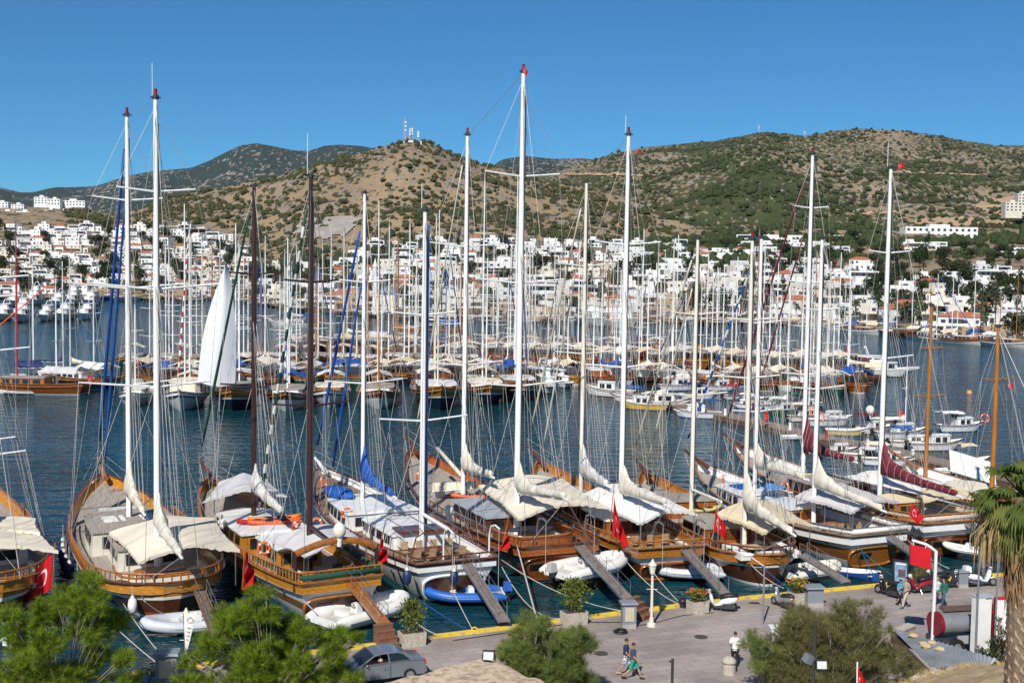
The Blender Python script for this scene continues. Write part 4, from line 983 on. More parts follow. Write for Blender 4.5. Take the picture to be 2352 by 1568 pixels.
def rib(p, rz, label, L=4.2, tm=RUBG, engine=BLACK, cover=None, console=True, hullm=None, group="inflatable tenders behind the gulets", tilt=0.0, seat=True, wheel=True):
    """rigid inflatable: bow at +x"""
    t = thing("inflatable_boat", label, "inflatable boat", p, rz, group); t.rotation_euler = (tilt, 0, rz); w = L * .20; r = L * .062
    P = [V(-L * .5, w, .42), V(-L * .3, w, .42), V(0, w, .43), V(L * .2, w * .95, .46), V(L * .36, w * .66, .54), V(L * .46, w * .3, .62), V(L * .49, 0, .66)]
    P = P + [V(q.x, -q.y, q.z) for q in P[-2::-1]]
    rr = [r * .45] + [r] * (len(P) - 2) + [r * .45]
    # round the polyline a little
    Q = []; 
    for i in range(len(P) - 1):
        for k in range(3): Q.append(P[i].lerp(P[i + 1], k / 3))
    Q.append(P[-1]); Q2 = [Q[0]] + [(Q[i - 1] + Q[i] * 2 + Q[i + 1]) / 4 for i in range(1, len(Q) - 1)] + [Q[-1]]
    n = len(Q2); MB().tube(Q2, [r * min(1, .35 + .9 * min(i, n - 1 - i) / 2.2) for i in range(n)], 10).build("tube", tm, t, 60)
    st = MB(); st.tube([q + V(0, math.copysign(r * .98, q.y) if abs(q.y) > .05 else 0, 0) + (V(r, 0, 0) if abs(q.y) <= .05 else V(0, 0, 0)) for q in Q2[2:-2]], .03, 4); st.build("rubbing_strake", mat("grey_strake", (.25, .26, .28), rough=.6), t)
    h = MB(); rs = []
    for i in range(9):
        s = i / 8; x = lerp(-L * .46, L * .46, s); k = (1 - max(0, s - .5) ** 2 * 3.6); rs.append([V(x, w * k, .36 + .2 * s * s), V(x, w * .55 * k, .12 + .3 * s ** 3), V(x, 0, .0 + .45 * s ** 3), V(x, -w * .55 * k, .12 + .3 * s ** 3), V(x, -w * k, .36 + .2 * s * s)])
    h.rings(rs, 0, False, False); h.build("hull", hullm or WHITE, t, 60)
    f = MB(); f.grid(lambda i, j: (lerp(-L * .46, L * .38, i), lerp(-w, w, j) * (1 - max(0, i - .55) ** 2 * 3), .33 + .12 * i * i), 8, 2); f.build("floor", mat("pale_grey_floor", (.5, .5, .48), rough=.7), t)
    MB().box((-L * .47, 0, .38), (.08, w * 1.7, .42)).build("transom", WHITE, t)
    if console:
        c = MB(); c.box((-L * .06, w * .1, .62), (.42, .6, .55), 0, 0, 0, 0, (.75, .85)); c.build("console", WHITE, t, 30)
        if wheel: MB().torus((-L * .06 - .3, w * .1, .84), (1, 0, .5), .17, .022, 14, 5).build("steering_wheel", BLACK, t)
    if seat: MB().box((-L * .22, 0, .52), (.4, w * 1.1, .32), 0, 0, 0, 0, (.9, .95)).build("seat", CUSH, t); MB().box((L * .16, 0, .5), (.36, w * 1.4, .1)).build("thwart", CUSH, t)
    if engine:
        e = MB(); e.box((-L * .53, 0, .82), (.42, .36, .44), 0, 0, 0, 0, (.75, .75)); e.box((-L * .545, 0, .35), (.16, .14, .7)); e.ball((-L * .545, 0, -.05), (.24, .09, .09), 8, 5); e.build("outboard_motor", engine if not cover else BLACK, t, 30)
        if cover: MB().box((-L * .53, 0, .86), (.56, .48, .52), 0, 0, 0, 0, (.8, .8)).build("motor_cover", cover, t, 30)
    return t
def rowboat(p, rz, label, L=3.8, outm=WHITE, low=None, group=None):
    t = thing("rowing_boat", label, "rowing boat", p, rz, group); rs = []; w = L * .19
    for i in range(11):
        s = i / 10; k = max(.03, (1 - abs(s - .42) ** 2.2 * (2.9 if s > .42 else 1.6))); x = lerp(-L / 2, L / 2, s); z = .48 + .22 * s * s
        rs.append([V(x, w * k, z), V(x, w * .9 * k, z * .45), V(x, w * .5 * k, .04), V(x, -w * .5 * k, .04), V(x, -w * .9 * k, z * .45), V(x, -w * k, z)])
    mb = MB(); mb.rings(rs, 0, False, False); mb.f.append(tuple(range(6))); mb.m.append(0)
    mb.build("hull", low or outm, t, 40)
    i2 = MB(); i2.rings([[V(r[0].x, r[0].y * .94, r[0].z), V(r[0].x, r[2].y * .9, .14), V(r[0].x, -r[2].y * .9, .14), V(r[0].x, -r[0].y * .94, r[0].z)] for r in rs], 0, False, False); i2.build("inside", outm, t, 40)
    g_ = MB(); g_.tube([r[0] for r in rs] + [r[-1] for r in rs[::-1]], .045, 5); g_.build("gunwale", WHITE, t)
    for x in (-.28, .05, .3): MB().box((x * L, 0, .38), (.24, w * 1.7, .04)).build("thwart", WHITE, t)
    return t
def gangway(a, b, label, wd=.62, m=None, rails=True, group="gangways from the sterns to the quay"):
    a = Vector(a); b = Vector(b); t = thing("gangway", label, "gangway", (a + b) / 2, 0, group); o = (a + b) / 2; a -= o; b -= o; d = (b - a); sd = d.cross(V(0, 0, 1)).normalized() * wd / 2
    MB().bar(a, b, wd, .06).build("walkway", m or mat("grey_brown_gangway_boards", (.24, .19, .16), (.17, .135, .115), 3, .75), t)
    for s in (1, -1):
        MB().bar(a + sd * s, b + sd * s, .05, .16).build("side_beam", m or ALUM, t)
        if rails:
            mb = MB(); n = 5; tops = []
            for k in range(n):
                p = a.lerp(b, .06 + .88 * k / (n - 1)) + sd * s; mb.tube([p, p + V(0, 0, .85)], .022, 5); tops.append(p + V(0, 0, .85))
            for p, q in zip(tops, tops[1:]): mb.tube([p, q], .016, 4); mb.tube([p - V(0, 0, .4), q - V(0, 0, .4)], .012, 4)
            mb.build("handrail", STEEL, t)
    return t
def rope(pts, label, r=.032, sag=.5, m=ROPE, name="mooring_line", group="mooring lines to the quay"):
    P = []; pts = [Vector(p) for p in pts]
    for a, b in zip(pts, pts[1:]):
        for k in range(10): q = a.lerp(b, k / 10); P.append(q - V(0, 0, sag * 4 * (k / 10) * (1 - k / 10)))
    P.append(pts[-1]); o = MB().tube(P, r, 5).build(name, m, None, 180); return tag(o, label, "rope", group)
# ---------------------------------------------------------------- flags
fm = bpy.data.materials.new("red_flag_white_crescent_and_star"); fm.use_nodes = True; n_ = fm.node_tree.nodes; L_ = fm.node_tree.links; b_ = n_["Principled BSDF"]; b_.inputs["Roughness"].default_value = .75
uvn = n_.new("ShaderNodeUVMap"); sp_ = n_.new("ShaderNodeSeparateXYZ"); L_.new(uvn.outputs[0], sp_.inputs[0])
def fmth(op, a, c=0.0, e=None):
    q = n_.new("ShaderNodeMath"); q.operation = op
    for i, x in enumerate((a, c) if e is None else (a, c, e)):
        if isinstance(x, (int, float)): q.inputs[i].default_value = x
        else: L_.new(x, q.inputs[i])
    return q.outputs[0]
fx_, fy_ = fmth('MULTIPLY', sp_.outputs[0], 1.5), sp_.outputs[1]
def fdist(cx, cy):
    a = fmth('SUBTRACT', fx_, cx); c = fmth('SUBTRACT', fy_, cy); return a, c, fmth('SQRT', fmth('ADD', fmth('MULTIPLY', a, a), fmth('MULTIPLY', c, c)))
cres = fmth('MULTIPLY', fmth('LESS_THAN', fdist(.5, .5)[2], .25), fmth('GREATER_THAN', fdist(.5625, .5)[2], .2))
sa, sb_, sr = fdist(.80, .5); ang = fmth('ABSOLUTE', fmth('SUBTRACT', fmth('FLOORED_MODULO', fmth('ADD', fmth('ARCTAN2', sb_, sa), math.pi + math.pi / 5), 2 * math.pi / 5), math.pi / 5))
# five-pointed star: inside the edge that joins an outer tip with an inner corner
rin = .125 * .382; ex = (rin * math.cos(math.pi / 5) - .125, rin * math.sin(math.pi / 5))
px_, py_ = fmth('MULTIPLY', sr, fmth('COSINE', ang)), fmth('MULTIPLY', sr, fmth('SINE', ang))
star = fmth('GREATER_THAN', fmth('SUBTRACT', fmth('MULTIPLY', py_, ex[0]), fmth('MULTIPLY', fmth('SUBTRACT', px_, .125), ex[1])), 0.0)
fac = fmth('MAXIMUM', cres, star)
mx_ = n_.new("ShaderNodeMix"); mx_.data_type = 'RGBA'; mx_.inputs[6].default_value = (.62, .006, .012, 1); mx_.inputs[7].default_value = (.8, .78, .76, 1); L_.new(fac, mx_.inputs[0]); L_.new(mx_.outputs[2], b_.inputs["Base Color"])
tr_ = n_.new("ShaderNodeBsdfTranslucent"); L_.new(mx_.outputs[2], tr_.inputs[0]); ms_ = n_.new("ShaderNodeMixShader"); ms_.inputs[0].default_value = .3; L_.new(b_.outputs[0], ms_.inputs[1]); L_.new(tr_.outputs[0], ms_.inputs[2]); L_.new(ms_.outputs[0], n_["Material Output"].inputs[0])
FLAGM = fm
def flag(label, c4, Y, staff=None, wave=.18, sm=RAILW, group="red flags flown on the boats", name="flag", folds=3, m=None, sr=.03):
    """c4: picture corners hoist-top, hoist-bottom, fly-bottom, fly-top at distance Y; real cloth with folds"""
    P = [atY(x, y, Y) for x, y in c4]; o = P[0].copy(); t = thing(name, label, "flag", o, 0, group); P = [p - o for p in P]; mb = MB(); uv = []
    nrm = V(0, -1, 0); nu, nv = 18, 10
    for i in range(nu + 1):
        for j in range(nv + 1):
            u, v = i / nu, j / nv; p = (P[1].lerp(P[0], v)).lerp(P[2].lerp(P[3], v), u)
            s = (P[3] - P[0]).length * wave * (.15 + u); p = p + nrm * (s * math.sin(u * folds * 4.2 + v * 1.6)) + V(s * .35 * math.sin(v * 5 + u * 3) * u, 0, s * .2 * math.sin(u * 9 + v * 2) * u); mb.v.append(tuple(p)); uv.append((u, v))
    w_ = nv + 1; mb.f = [(i * w_ + j, (i + 1) * w_ + j, (i + 1) * w_ + j + 1, i * w_ + j + 1) for i in range(nu) for j in range(nv)]; mb.m = [0] * len(mb.f); mb.uv = uv
    mb.build("cloth", m or FLAGM, t, 180)
    if staff:
        a, b = [atY(x, y, Y) - o + V(0, .04, 0) for x, y in staff]; MB().tube([a, b], sr, 6).build("staff", sm, t)
    return t
# ================================================================== the gulets moored stern-to along the quay
def start(lab, S, B, beam, zs, zb, stern='transom', low=None, name="gulet", cat="gulet", group="gulets moored stern-to at the quay"):
    bt = Boat(at(S[0], S[1], zs), at(B[0], B[1], zb), beam, zs, zb, stern, low); root = thing(name, lab, cat, bt.S, bt.a, group); return bt, root, MB()
def backstays(bt, rig, x, h, tgt=.02):
    for sd in (1, -1): rig.tube([(x, 0, h - .3), (.25, sd * bt.hw(tgt) * .85, bt.zs)], .017, 3)
def endrig(root, rig): rig.build("rigging", WIRE, root)
def bits(bt, root, xs, seed=0, z=None, mats=None):
    """coiled ropes, hatches and lockers on the fore deck"""
    rnd = random.Random(seed)
    for x, y, k in xs:
        zd = bt.sheer(x / bt.L) - bt.bul if z is None else z
        if k == 'hatch': MB().box((x, y, zd + .12), (.75, .75, .2)).build("hatch", RAILD, root)
        if k == 'locker': MB().box((x, y, zd + .22), (1.1, .8, .44)).build("deck_locker", mats or WHITE, root)
        if k == 'coil': MB().torus((x, y, zd + .08), (0, 0, 1), .3, .08, 14, 5).build("rope_coil", ROPE, root)
        if k == 'winch': MB().tube([(x, y, zd), (x, y, zd + .2), (x, y, zd + .42)], [.22, .14, .2], 10).build("windlass", DGREY, root)
        if k == 'mat': MB().box((x, y, zd + .07), (1.9, .65, .12)).build("sunbathing_mattress", CUSH, root)
# --- G0, cut by the left edge
bt, g, rig = start("gulet with ochre hull and cream awnings cut off by the left edge of the photo", (-14, 1338), (-92, 1070), 7.4, 2.2, 3.7, 'round')
hull(bt, g, [(.08, WHITE), (.46, WOODD), (.56, WHITE), (1, WOODG)], inner=WOODG, deckm=TEAK); caprail(bt, g, RAILW); railing(bt, g, .62, .55, RAILW)
house(bt, g, 7.5, 13.5, 1.2, 1.1, WHITE, TEAK, nwin=4, name="deckhouse"); bench(bt, g, 1.2, 6, 2.5, bt.low - bt.bul, WHITE)
awn4(bt, g, (-150, 1282), (134, 1262), (-170, 1228), (92, 1222), 3.5, 4.0, CREAM); awn4(bt, g, (-160, 1225), (92, 1222), (-160, 1195), (82, 1190), 3.7, 4.01, CREAM, posts=False)
for bx, tp, sp in ((9.0, 24.5, [(8, 2.6), (14.5, 2.9), (19, 2.9)]), (15.5, 22, [(8, 2.6), (17.6, 2.7)])):
    mx = mast(bt, g, rig, None, tp, MASTW, .2, sp, base=bx, boom=(6, -.1)); backstays(bt, rig, mx[0], mx[1])
bits(bt, g, [(17, -1.2, 'mat'), (17, -2.0, 'mat'), (19, -1, 'locker'), (20, .4, 'coil')]); endrig(g, rig)
# --- G1
bt, g, rig = start("big round-sterned gulet with golden rail, cream awning and two tall white masts", (398, 1338), (236, 1086), 8.0, 2.25, 3.9, 'round'); G1 = bt
hull(bt, g, [(.10, WHITE), (.20, WOODR), (.55, WOODD), (.63, WHITE), (1, WOODG)], inner=WOODG, deckm=TEAK, rake=1.2); caprail(bt, g, RAILD, .24); railing(bt, g, .66, .55, RAILW, .5)
house(bt, g, 7.0, 11.8, 1.35, 2.0, OFFW, TEAK, nwin=4, name="deckhouse", wh=.42); house(bt, g, 11.8, 18.2, 1.5, 1.05, OFFW, TEAK, nwin=5, name="fore_cabin", front=.7)
bench(bt, g, 1.7, 6.3, 2.6, bt.low - bt.bul, OFFW, CUSH, .9); awn4(bt, g, (320, 1290), (551, 1262), (250, 1222), (492, 1190), 3.45, 4.07, CREAM)
deck_table(bt, 4.2, 0, bt.low - bt.bul, "varnished oval table under the cream awning of the round-sterned gulet", 1.5, .7)
for k, y in enumerate((-1.1, .2, 1.3)): MB().box((15.2, y, 2.95), (1.9, .9, .14)).build("sunbathing_mattress", CUSH, g)
bits(bt, g, [(19.3, .6, 'coil'), (20, -.4, 'winch'), (21, .5, 'coil'), (19, -1.4, 'hatch')]); MB().box((18.9, .1, 2.7), (.9, 2.8, .55)).build("bow_seat", OFFW, g)
sp = [(440, 88), (664, 140), (888, 122)]
m1 = mast(bt, g, rig, 362, 228, MASTW, .215, sp, boom=(6.8, -.15), aer=1.9, sh0=1.7); m2 = mast(bt, g, rig, 297, 268, MASTW, .2, [(460, 78), (662, 120), (884, 110)], boom=(5.6, -.1), sh0=1.9)
bs = bowsprit(bt, g, rig, 2.6, .8, RAILW); rig.tube([(m1[0], 0, m1[1]), (m2[0], 0, m2[1])], .02, 3); backstays(bt, rig, m1[0], m1[1])
furled_jib(g, bs, (m2[0] + .2, 0, m2[1] - .3), .15, BLUEC, rig); furled_jib(g, (bt.L - .6, 0, bt.zb), (m2[0] + .2, 0, m2[1] - 4.2), .13, BLUEC, rig)
bt_r = rig; endrig(g, rig)
for k in range(6):
    t = (.64, .58, .52, .46, .40, .25)[k]; fender(bt.W(bt.L * t, bt.hw(t) + .32, .75), f"navy fender with white cap, {ordn(k + 1)} from the bow on the round-sterned gulet's side", BLUEF, .95)
fender(bt.W(.9, bt.hw(.02) + .3, 1.0), "white fender hung at the port quarter of the round-sterned gulet", WHITE, .8, "white stern fenders")
# --- G2
bt, g, rig = start("gulet with dark brown masts, green cushions and a bulging cream radar dome", (786, 1330), (480, 1095), 6.6, 2.55, 3.9, 'transom'); G2 = bt
hull(bt, g, [(.26, WHITE), (.50, WOOD), (.74, WHITE), (1, WOODG)], inner=WOODG, deckm=TEAK); caprail(bt, g, RAILW); railing(bt, g, .46, .6, RAILW, .42, fill=CUSHG)
transom_panel(bt, g, WOODD, .15, .60, .93, [(-.9, .9), (.8, .9)], RAILW); portholes(bt, g, (.10, .17, .24, .31, .40, .48), .62, (1,), .17)
house(bt, g, 7.0, 11.5, 1.2, 1.75, WOODG, WHITE, nwin=4, name="deckhouse"); house(bt, g, 11.5, 19.5, 1.3, .95, WOODG, WHITE, nwin=5, name="fore_cabin", front=.7); bench(bt, g, 2.6, 6.4, 2.1, bt.low - bt.bul, WOODG, CUSHG, .85)
awn4(bt, g, (704, 1280), (848, 1248), (621, 1240), (786, 1205), 3.7, 4.17, GREYC, val=.1); awn4(bt, g, (464, 1154), (662, 1141), (502, 1108), (612, 1100), 3.9, 4.52, GREYC, val=.12)
for sd in (1, -1): MB().tube([(.9, sd * 2.45, 1.9), (.9, sd * 2.45, 4.15)], .13, 8).build("arch_post", MASTB, g)
MB().tube([V(.9, lerp(-2.45, 2.45, k / 10), 4.05 + .55 * math.sin(k / 10 * math.pi)) for k in range(11)], .15, 6, 0, True, 1.4).build("carved_arch", RAILW, g, 60)
m1 = mast(bt, g, rig, 711, 408, MASTB, .20, [(648, 66), (932, 92)], aer=2.4, lamp=False); m2 = mast(bt, g, rig, 583, 430, MASTB, .20, [(630, 60), (885, 80)], boom=(5.8, -.4), sailm=SAILG, lamp=False, boomm=MASTB)
MB().tube([(m1[0] - .3, 0, 4.55), (1.6, 0, 4.3)], .13, 7).build("boom", MASTB, g, 60)
bs = bowsprit(bt, g, rig, 2.8, .9, RAILD); backstays(bt, rig, m1[0], m1[1]); furled_jib(g, bs, (m2[0] + .2, 0, m2[1] - .4), .13, GREENC, rig); furled_jib(g, (m2[0] + 1.0, -.6, 2.9), (m1[0] + .2, 0, m1[1] - .6), .14, GWS, rig, .02)
rig.tube([(m1[0], 0, m1[1]), (m2[0], 0, m2[1])], .018, 3); endrig(g, rig)
radome(bt.W(.85, -.15, 4.75), "bulging cream radar dome on the stern arch of the dark-masted gulet", .44)
for k, (x, y, m, lb) in enumerate([(13.9, .5, REDC, "red kayak lying on the cabin top beside the dark mast"), (13.4, -.1, ORANGE, "orange kayak nearest the stern on the dark-masted gulet's cabin top"), (14.4, -.4, mat("amber_plastic", (.80, .26, .02)), "amber kayak furthest forward on the dark-masted gulet's cabin top")]): kayak(bt.W(x, y - .4, 3.0), bt.a + 1.45, lb, m)
life_ring(bt.W(11.3, -1.2, 3.3), (-.5, .3, .3), "orange life ring leaning on the white cabin top before the grey awning"); life_ring(bt.W(7.3, 2.2, 3.0), (-.3, 1, 0), "orange life ring on the corner of the golden deckhouse")
life_ring(bt.W(12.5, -3.05, 3.0), (0, -1, .1), "orange life ring in the shrouds right of the cabin top")
# --- G3
bt, g, rig = start("white-hulled motor sailer with blue sail covers and a round brown stern panel", (1052, 1288), (736, 1072), 7.0, 2.6, 3.7, 'transom', name="motor_sailer", cat="motor sailer"); G3 = bt
hull(bt, g, [(.20, WHITE), (.92, WHITE), (1, RAILD)], inner=WHITE, deckm=TEAKB, bul=.5); caprail(bt, g, RAILD); railing(bt, g, .42, .38, RAILD, .9)
transom_panel(bt, g, WOODD, .12, .66, .86, None, WHITE); portholes(bt, g, (.08, .15, .25), .48, (1,), .17); portholes(bt, g, (.60, .655, .71, .76), .80, (1,), .2, True)
house(bt, g, 7.2, 13.5, .95, 1.75, WHITE, WHITE, nwin=4, name="deckhouse", wh=.55); house(bt, g, 13.5, 20, 1.2, .8, WHITE, WHITE, nwin=5, name="fore_cabin", front=.65)
MB().box((6.9, -.3, 2.6), (1.4, 3.2, 1.0)).build("helm_console", WHITE, g); MB().box((6.8, -.3, 3.17), (1.7, 3.5, .14)).build("helm_top", RAILD, g)
for x in (1.2, 6.6):                                     # steel frame without its awning
    mb = MB(); mb.tube([V(x, lerp(-2.7, 2.7, k / 12), 2.1 + 2.1 * min(1, 3.2 * math.sin(k / 12 * math.pi)) ** .7) for k in range(13)], .045, 6); mb.build("awning_frame", RAILD if x < 2 else STEEL, g)
mb = MB()
for y in (-2.4, -.8, .8, 2.4): mb.tube([(1.2, y, 4.2), (6.6, y, 4.2)], .03, 5)
mb.build("awning_rail", STEEL, g)
m1 = mast(bt, g, rig, 969, 486, MASTW, .2, [(723, 76), (966, 108)], aer=1.6, lamp=False); MB().tube([(m1[0] - .02, -.27, 3.6), (m1[0] - .02, -.24, m1[1] - .8)], .075, 7).build("furled_mainsail", BLUEC, g, 180)
MB().tube([(m1[0] - .3, 0, 4.3), (1.6, 0, 4.2)], .13, 8).build("boom", WHITE, g, 60)
m2 = mast(bt, g, rig, 833, 445, MASTW, .175, [(648, 62), (880, 94)], boom=(6.6, .1), sailm=BLUEC, sh0=2.2, bz=2.4, lamp=False)
bs = bowsprit(bt, g, rig, 1.6, .5, WHITE); backstays(bt, rig, m1[0], m1[1]); furled_jib(g, bs, (m2[0] + .2, 0, m2[1] - 1.3), .15, BLUEC, rig); furled_jib(g, (bt.L - 3, 0, bt.zb - .4), (m2[0] + .2, 0, m2[1] - 5.5), .13, BLUEC, rig)
rig.tube([(m1[0], 0, m1[1]), (m2[0], 0, m2[1])], .018, 3); mb = MB()
for k in range(2): mb.tube([V(20 + k * .01, (bt.hw(.85) - .1) * s, 3.5 + k * .4) for s in (1,)] + [V(bt.L - .2, 0, 4.2 + k * .4)] + [V(20, -(bt.hw(.85) - .1), 3.5 + k * .4)], .03, 4)
mb.build("pulpit", STEEL, g); davits(bt, g, (-2.2, .8), 2.5); endrig(g, rig)
tr = thing("covered_tender", "blue canvas-covered dinghy stowed on the white fore cabin", "dinghy", bt.W(19.6, 1.35, 3.0), bt.a + .25)
rs = []
for i in range(11):
    s = i / 10 * 2 - 1; k = max(.12, 1 - abs(s) ** 2.6); rs.append([V(s * 1.9, .85 * k * math.cos(a), .35 + .5 * k * math.sin(a) + .05 * math.sin(i * 2 + a * 3)) for a in [6.28 * j / 10 for j in range(10)]])
MB().rings(rs).build("canvas_cover", BLUEC, tr, 180); MB().box((0, 0, .02), (2.2, 1.0, .2)).build("chock", WHITE, tr)
deck_table(bt, 4.0, -.2, bt.low - bt.bul, "long oval table among folding chairs on the white boat's open after deck", 1.9, .65, RAILD)
for k in range(4):
    chair(bt, 3.05, 1.5 - k * 1.0, bt.low - bt.bul, 0, f"teak chair sternward of the white boat's table, {ordn(k + 1)} from its flag", "folding chairs round the white boat's table")
    chair(bt, 4.95, 1.5 - k * 1.0, bt.low - bt.bul, math.pi, f"teak chair beyond the white boat's table, {ordn(k + 1)} from its flag", "folding chairs round the white boat's table")
life_ring(bt.W(14, 2.5, 3.0), (-.3, 1, .2), "orange life ring on the white fore cabin's port rail"); life_ring(bt.W(21.3, 2.0, 3.9), (-.6, .5, 0), "orange life ring by the white boat's pulpit")
fender(bt.W(-.25, .35, 1.75), "navy teardrop fender hung over the white boat's brown stern", BLUEF, .75, "fenders over the white boat's stern"); fender(bt.W(.4, 3.1, 1.9), "navy fender at the port quarter of the white boat", BLUEF, .8, "fenders over the white boat's stern")
for k in range(2): radome(bt.W(9.5, -3.3 + k * .01, 3.3), "white satellite dome on a post beside the white boat's mast", .36) if k == 0 else None
# --- G4
bt, g, rig = start("all-varnished gulet with a wide cream awning and the tallest mast", (1290, 1250), (946, 1030), 7.4, 2.55, 4.2, 'transom'); G4 = bt
hull(bt, g, [(.10, WOOD), (.14, WHITE), (.42, WOODR), (1, WOODR)], inner=WOODR, deckm=TEAK); caprail(bt, g, RAILD); railing(bt, g, .5, .5, RAILD, .9)
transom_panel(bt, g, WOODR, .10, .70, .95, [(1.4, 1.1)], RAILD); portholes(bt, g, (.1, .5, .58, .66, .74), .66, (1,), .15)
house(bt, g, 8.2, 15.2, 1.1, 1.6, WOODD, mat("grey_painted_roof", (.36, .39, .43), (.30, .33, .37), 1, .5), nwin=6, name="deckhouse", wh=.5); bench(bt, g, 2.3, 7.0, 2.5, bt.low - bt.bul, WOODR, CUSH, 1.0)
deck_table(bt, 4.8, .1, bt.low - bt.bul + .25, "dark blue-topped oval table inside the varnished gulet's curved backrest", 1.7, .75, mat("blue_black_tabletop", (.03, .03, .07), rough=.15))
awn4(bt, g, (1192, 1190), (1398, 1162), (1099, 1114), (1292, 1098), 3.75, 4.34, CREAM, sag=.16)
m1 = mast(bt, g, rig, 1187, 168, MASTW, .235, [(405, 92), (650, 107), (886, 112)], boom=(7.6, 1.0), sh0=1.5); m2 = mast(bt, g, rig, 1064, 312, MASTW, .205, [(566, 92), (838, 92)], boom=(5.8, .5), sh0=1.6, bz=2.6)
bs = bowsprit(bt, g, rig, 2.2, 1.0, RAILD); backstays(bt, rig, m1[0], m1[1]); furled_jib(g, (bt.L - .2, 0, bt.zb), (m2[0] + .2, 0, m2[1] - .4), .10, SAILC, rig); rig.tube([bs, (m2[0], 0, m2[1] - 5)], .03, 4); rig.tube([(m1[0], 0, m1[1]), (m2[0], 0, m2[1])], .024, 3)
MB().tube([(m2[0] + .4, 0, 3.9), (m2[0] + 5, .4, 5.4)], .16, 7).build("staysail_boom", SAILC, g, 180)
bits(bt, g, [(16.6, .9, 'hatch'), (17.6, -1.2, 'hatch'), (22, .3, 'winch'), (21, -.8, 'coil'), (20.5, 1.2, 'locker')]); davits(bt, g, (-1.8, 1.6), 2.3, STEEL); endrig(g, rig)
tb = rowboat(bt.W(19.3, .3, 2.5), bt.a + 1.4, "cream dinghy stowed upside across the varnished gulet's fore deck", 3.4, mat("cream_dinghy", (.72, .64, .48), rough=.5)); tb.rotation_euler = (math.pi, 0, bt.a + 1.4); tb.location.z = 3.3
kayak(bt.W(17.2, -.6, 2.3), bt.a + 1.3, "orange kayak on the varnished gulet's fore deck below the white mast", ORANGE); life_ring(bt.W(20, 2.75, 3.7), (-.4, 1, 0), "orange life ring on the varnished gulet's bow bulwark", .38)
# --- G5
bt, g, rig = start("gulet with white sheer stripe and white-cream awning beside the tallest flag", (1545, 1256), (1237, 1058), 6.4, 2.4, 3.8, 'transom'); G5 = bt
hull(bt, g, [(.10, WOODR), (.52, WOODR), (.80, WHITE), (1, WOOD)], inner=WOOD, deckm=TEAK); caprail(bt, g, RAILW); railing(bt, g, .45, .45, RAILW, 1.0)
transom_panel(bt, g, WOODD, .10, .52, .92, [(1.0, .9)], WOODR); portholes(bt, g, (.12,), .5, (1,), .15)
house(bt, g, 7.6, 12.5, 1.1, 1.6, WOODR, WHITE, nwin=4, name="deckhouse"); house(bt, g, 12.5, 17.5, 1.2, .8, WOODR, WHITE, nwin=4, name="fore_cabin", front=.7); bench(bt, g, 3.6, 7.2, 2.0, bt.low - bt.bul, WOOD, CUSH, .8)
deck_table(bt, 4.6, 0, bt.low - bt.bul, "dark table with chairs under the white-cream awning", 1.3, .6, RAILD)
for k in range(3): chair(bt, 3.5, 1.2 - k * 1.1, bt.low - bt.bul, 0, f"slatted chair under the white-cream awning, {ordn(k + 1)} from the tall flag", "chairs under the white-cream awning")
awn4(bt, g, (1470, 1201), (1602, 1178), (1328, 1136), (1468, 1112), 3.6, 4.1, WHITEC)
m1 = mast(bt, g, rig, 1426, 312, MASTW, .205, [(562, 80), (843, 97)], boom=(7.2, .5), aer=1.2, sh0=1.4); m2 = mast(bt, g, rig, 1334, 420, MASTC, .18, [(611, 68), (812, 78)], boom=(5.2, .1), sh0=2.0, bz=2.6, sailm=SAILG, lamp=False)
bs = bowsprit(bt, g, rig, 3.0, .9, RAILD); backstays(bt, rig, m1[0], m1[1]); furled_jib(g, bs, (m2[0] + .2, 0, m2[1] - .4), .11, SAILC, rig); furled_jib(g, (bt.L - .5, 0, bt.zb), (m2[0] + .2, 0, m2[1] - 3), .10, SAILC, rig)
rig.tube([(m1[0], 0, m1[1]), (m2[0], 0, m2[1])], .018, 3); bits(bt, g, [(18.5, .6, 'coil'), (19, -.8, 'locker'), (20.5, 0, 'winch')], mats=CREAM); MB().box((17.9, .9, 2.75), (2.4, 1.1, .55)).build("life_raft_locker", WHITE, g); davits(bt, g, (-1.7, 1.2), 2.2, STEEL); endrig(g, rig)
kayak(bt.W(16.2, -1.6, 2.5), bt.a - .2, "red-orange kayak by the shrouds of the white-striped gulet", mat("red_orange_plastic", (.75, .07, .02)))
# --- G6
bt, g, rig = start("smaller gulet with beige awning and white cushions along its round stern", (1780, 1274), (1476, 1082), 6.2, 2.2, 3.5, 'round'); G6 = bt
hull(bt, g, [(.08, WHITE), (.60, WOODD), (.66, WHITE), (1, WOOD)], inner=WOOD, deckm=TEAK, rake=1.2); caprail(bt, g, RAILW); railing(bt, g, .5, .5, RAILD, .55)
house(bt, g, 7.0, 11.5, 1.1, 1.3, WOODR, TEAK, nwin=4, name="deckhouse"); house(bt, g, 14.5, 17.5, 1.5, .4, WOODR, TEAK, nwin=0, name="fore_hatch_house", front=.8); bench(bt, g, 3.6, 6.6, 1.9, bt.low - bt.bul, WOODD, CUSH, .7)
for sd, x in ((1, 1.2), (-1, 1.2), (1, 2.8), (-1, 2.8), (0, .7)): MB().box((x, sd * 1.75, 2.0), (1.3 if sd else .7, .7 if sd else 1.8, .42)).build("stern_cushion", CUSH, g, 60)
awn4(bt, g, (1755, 1222), (1868, 1203), (1642, 1178), (1772, 1150), 3.35, 3.88, BEIGE); deck_table(bt, 3.0, -.2, bt.low - bt.bul, "beige table on the small round-sterned gulet's deck", 1.0, .6, mat("beige_tabletop", (.5, .38, .25)))
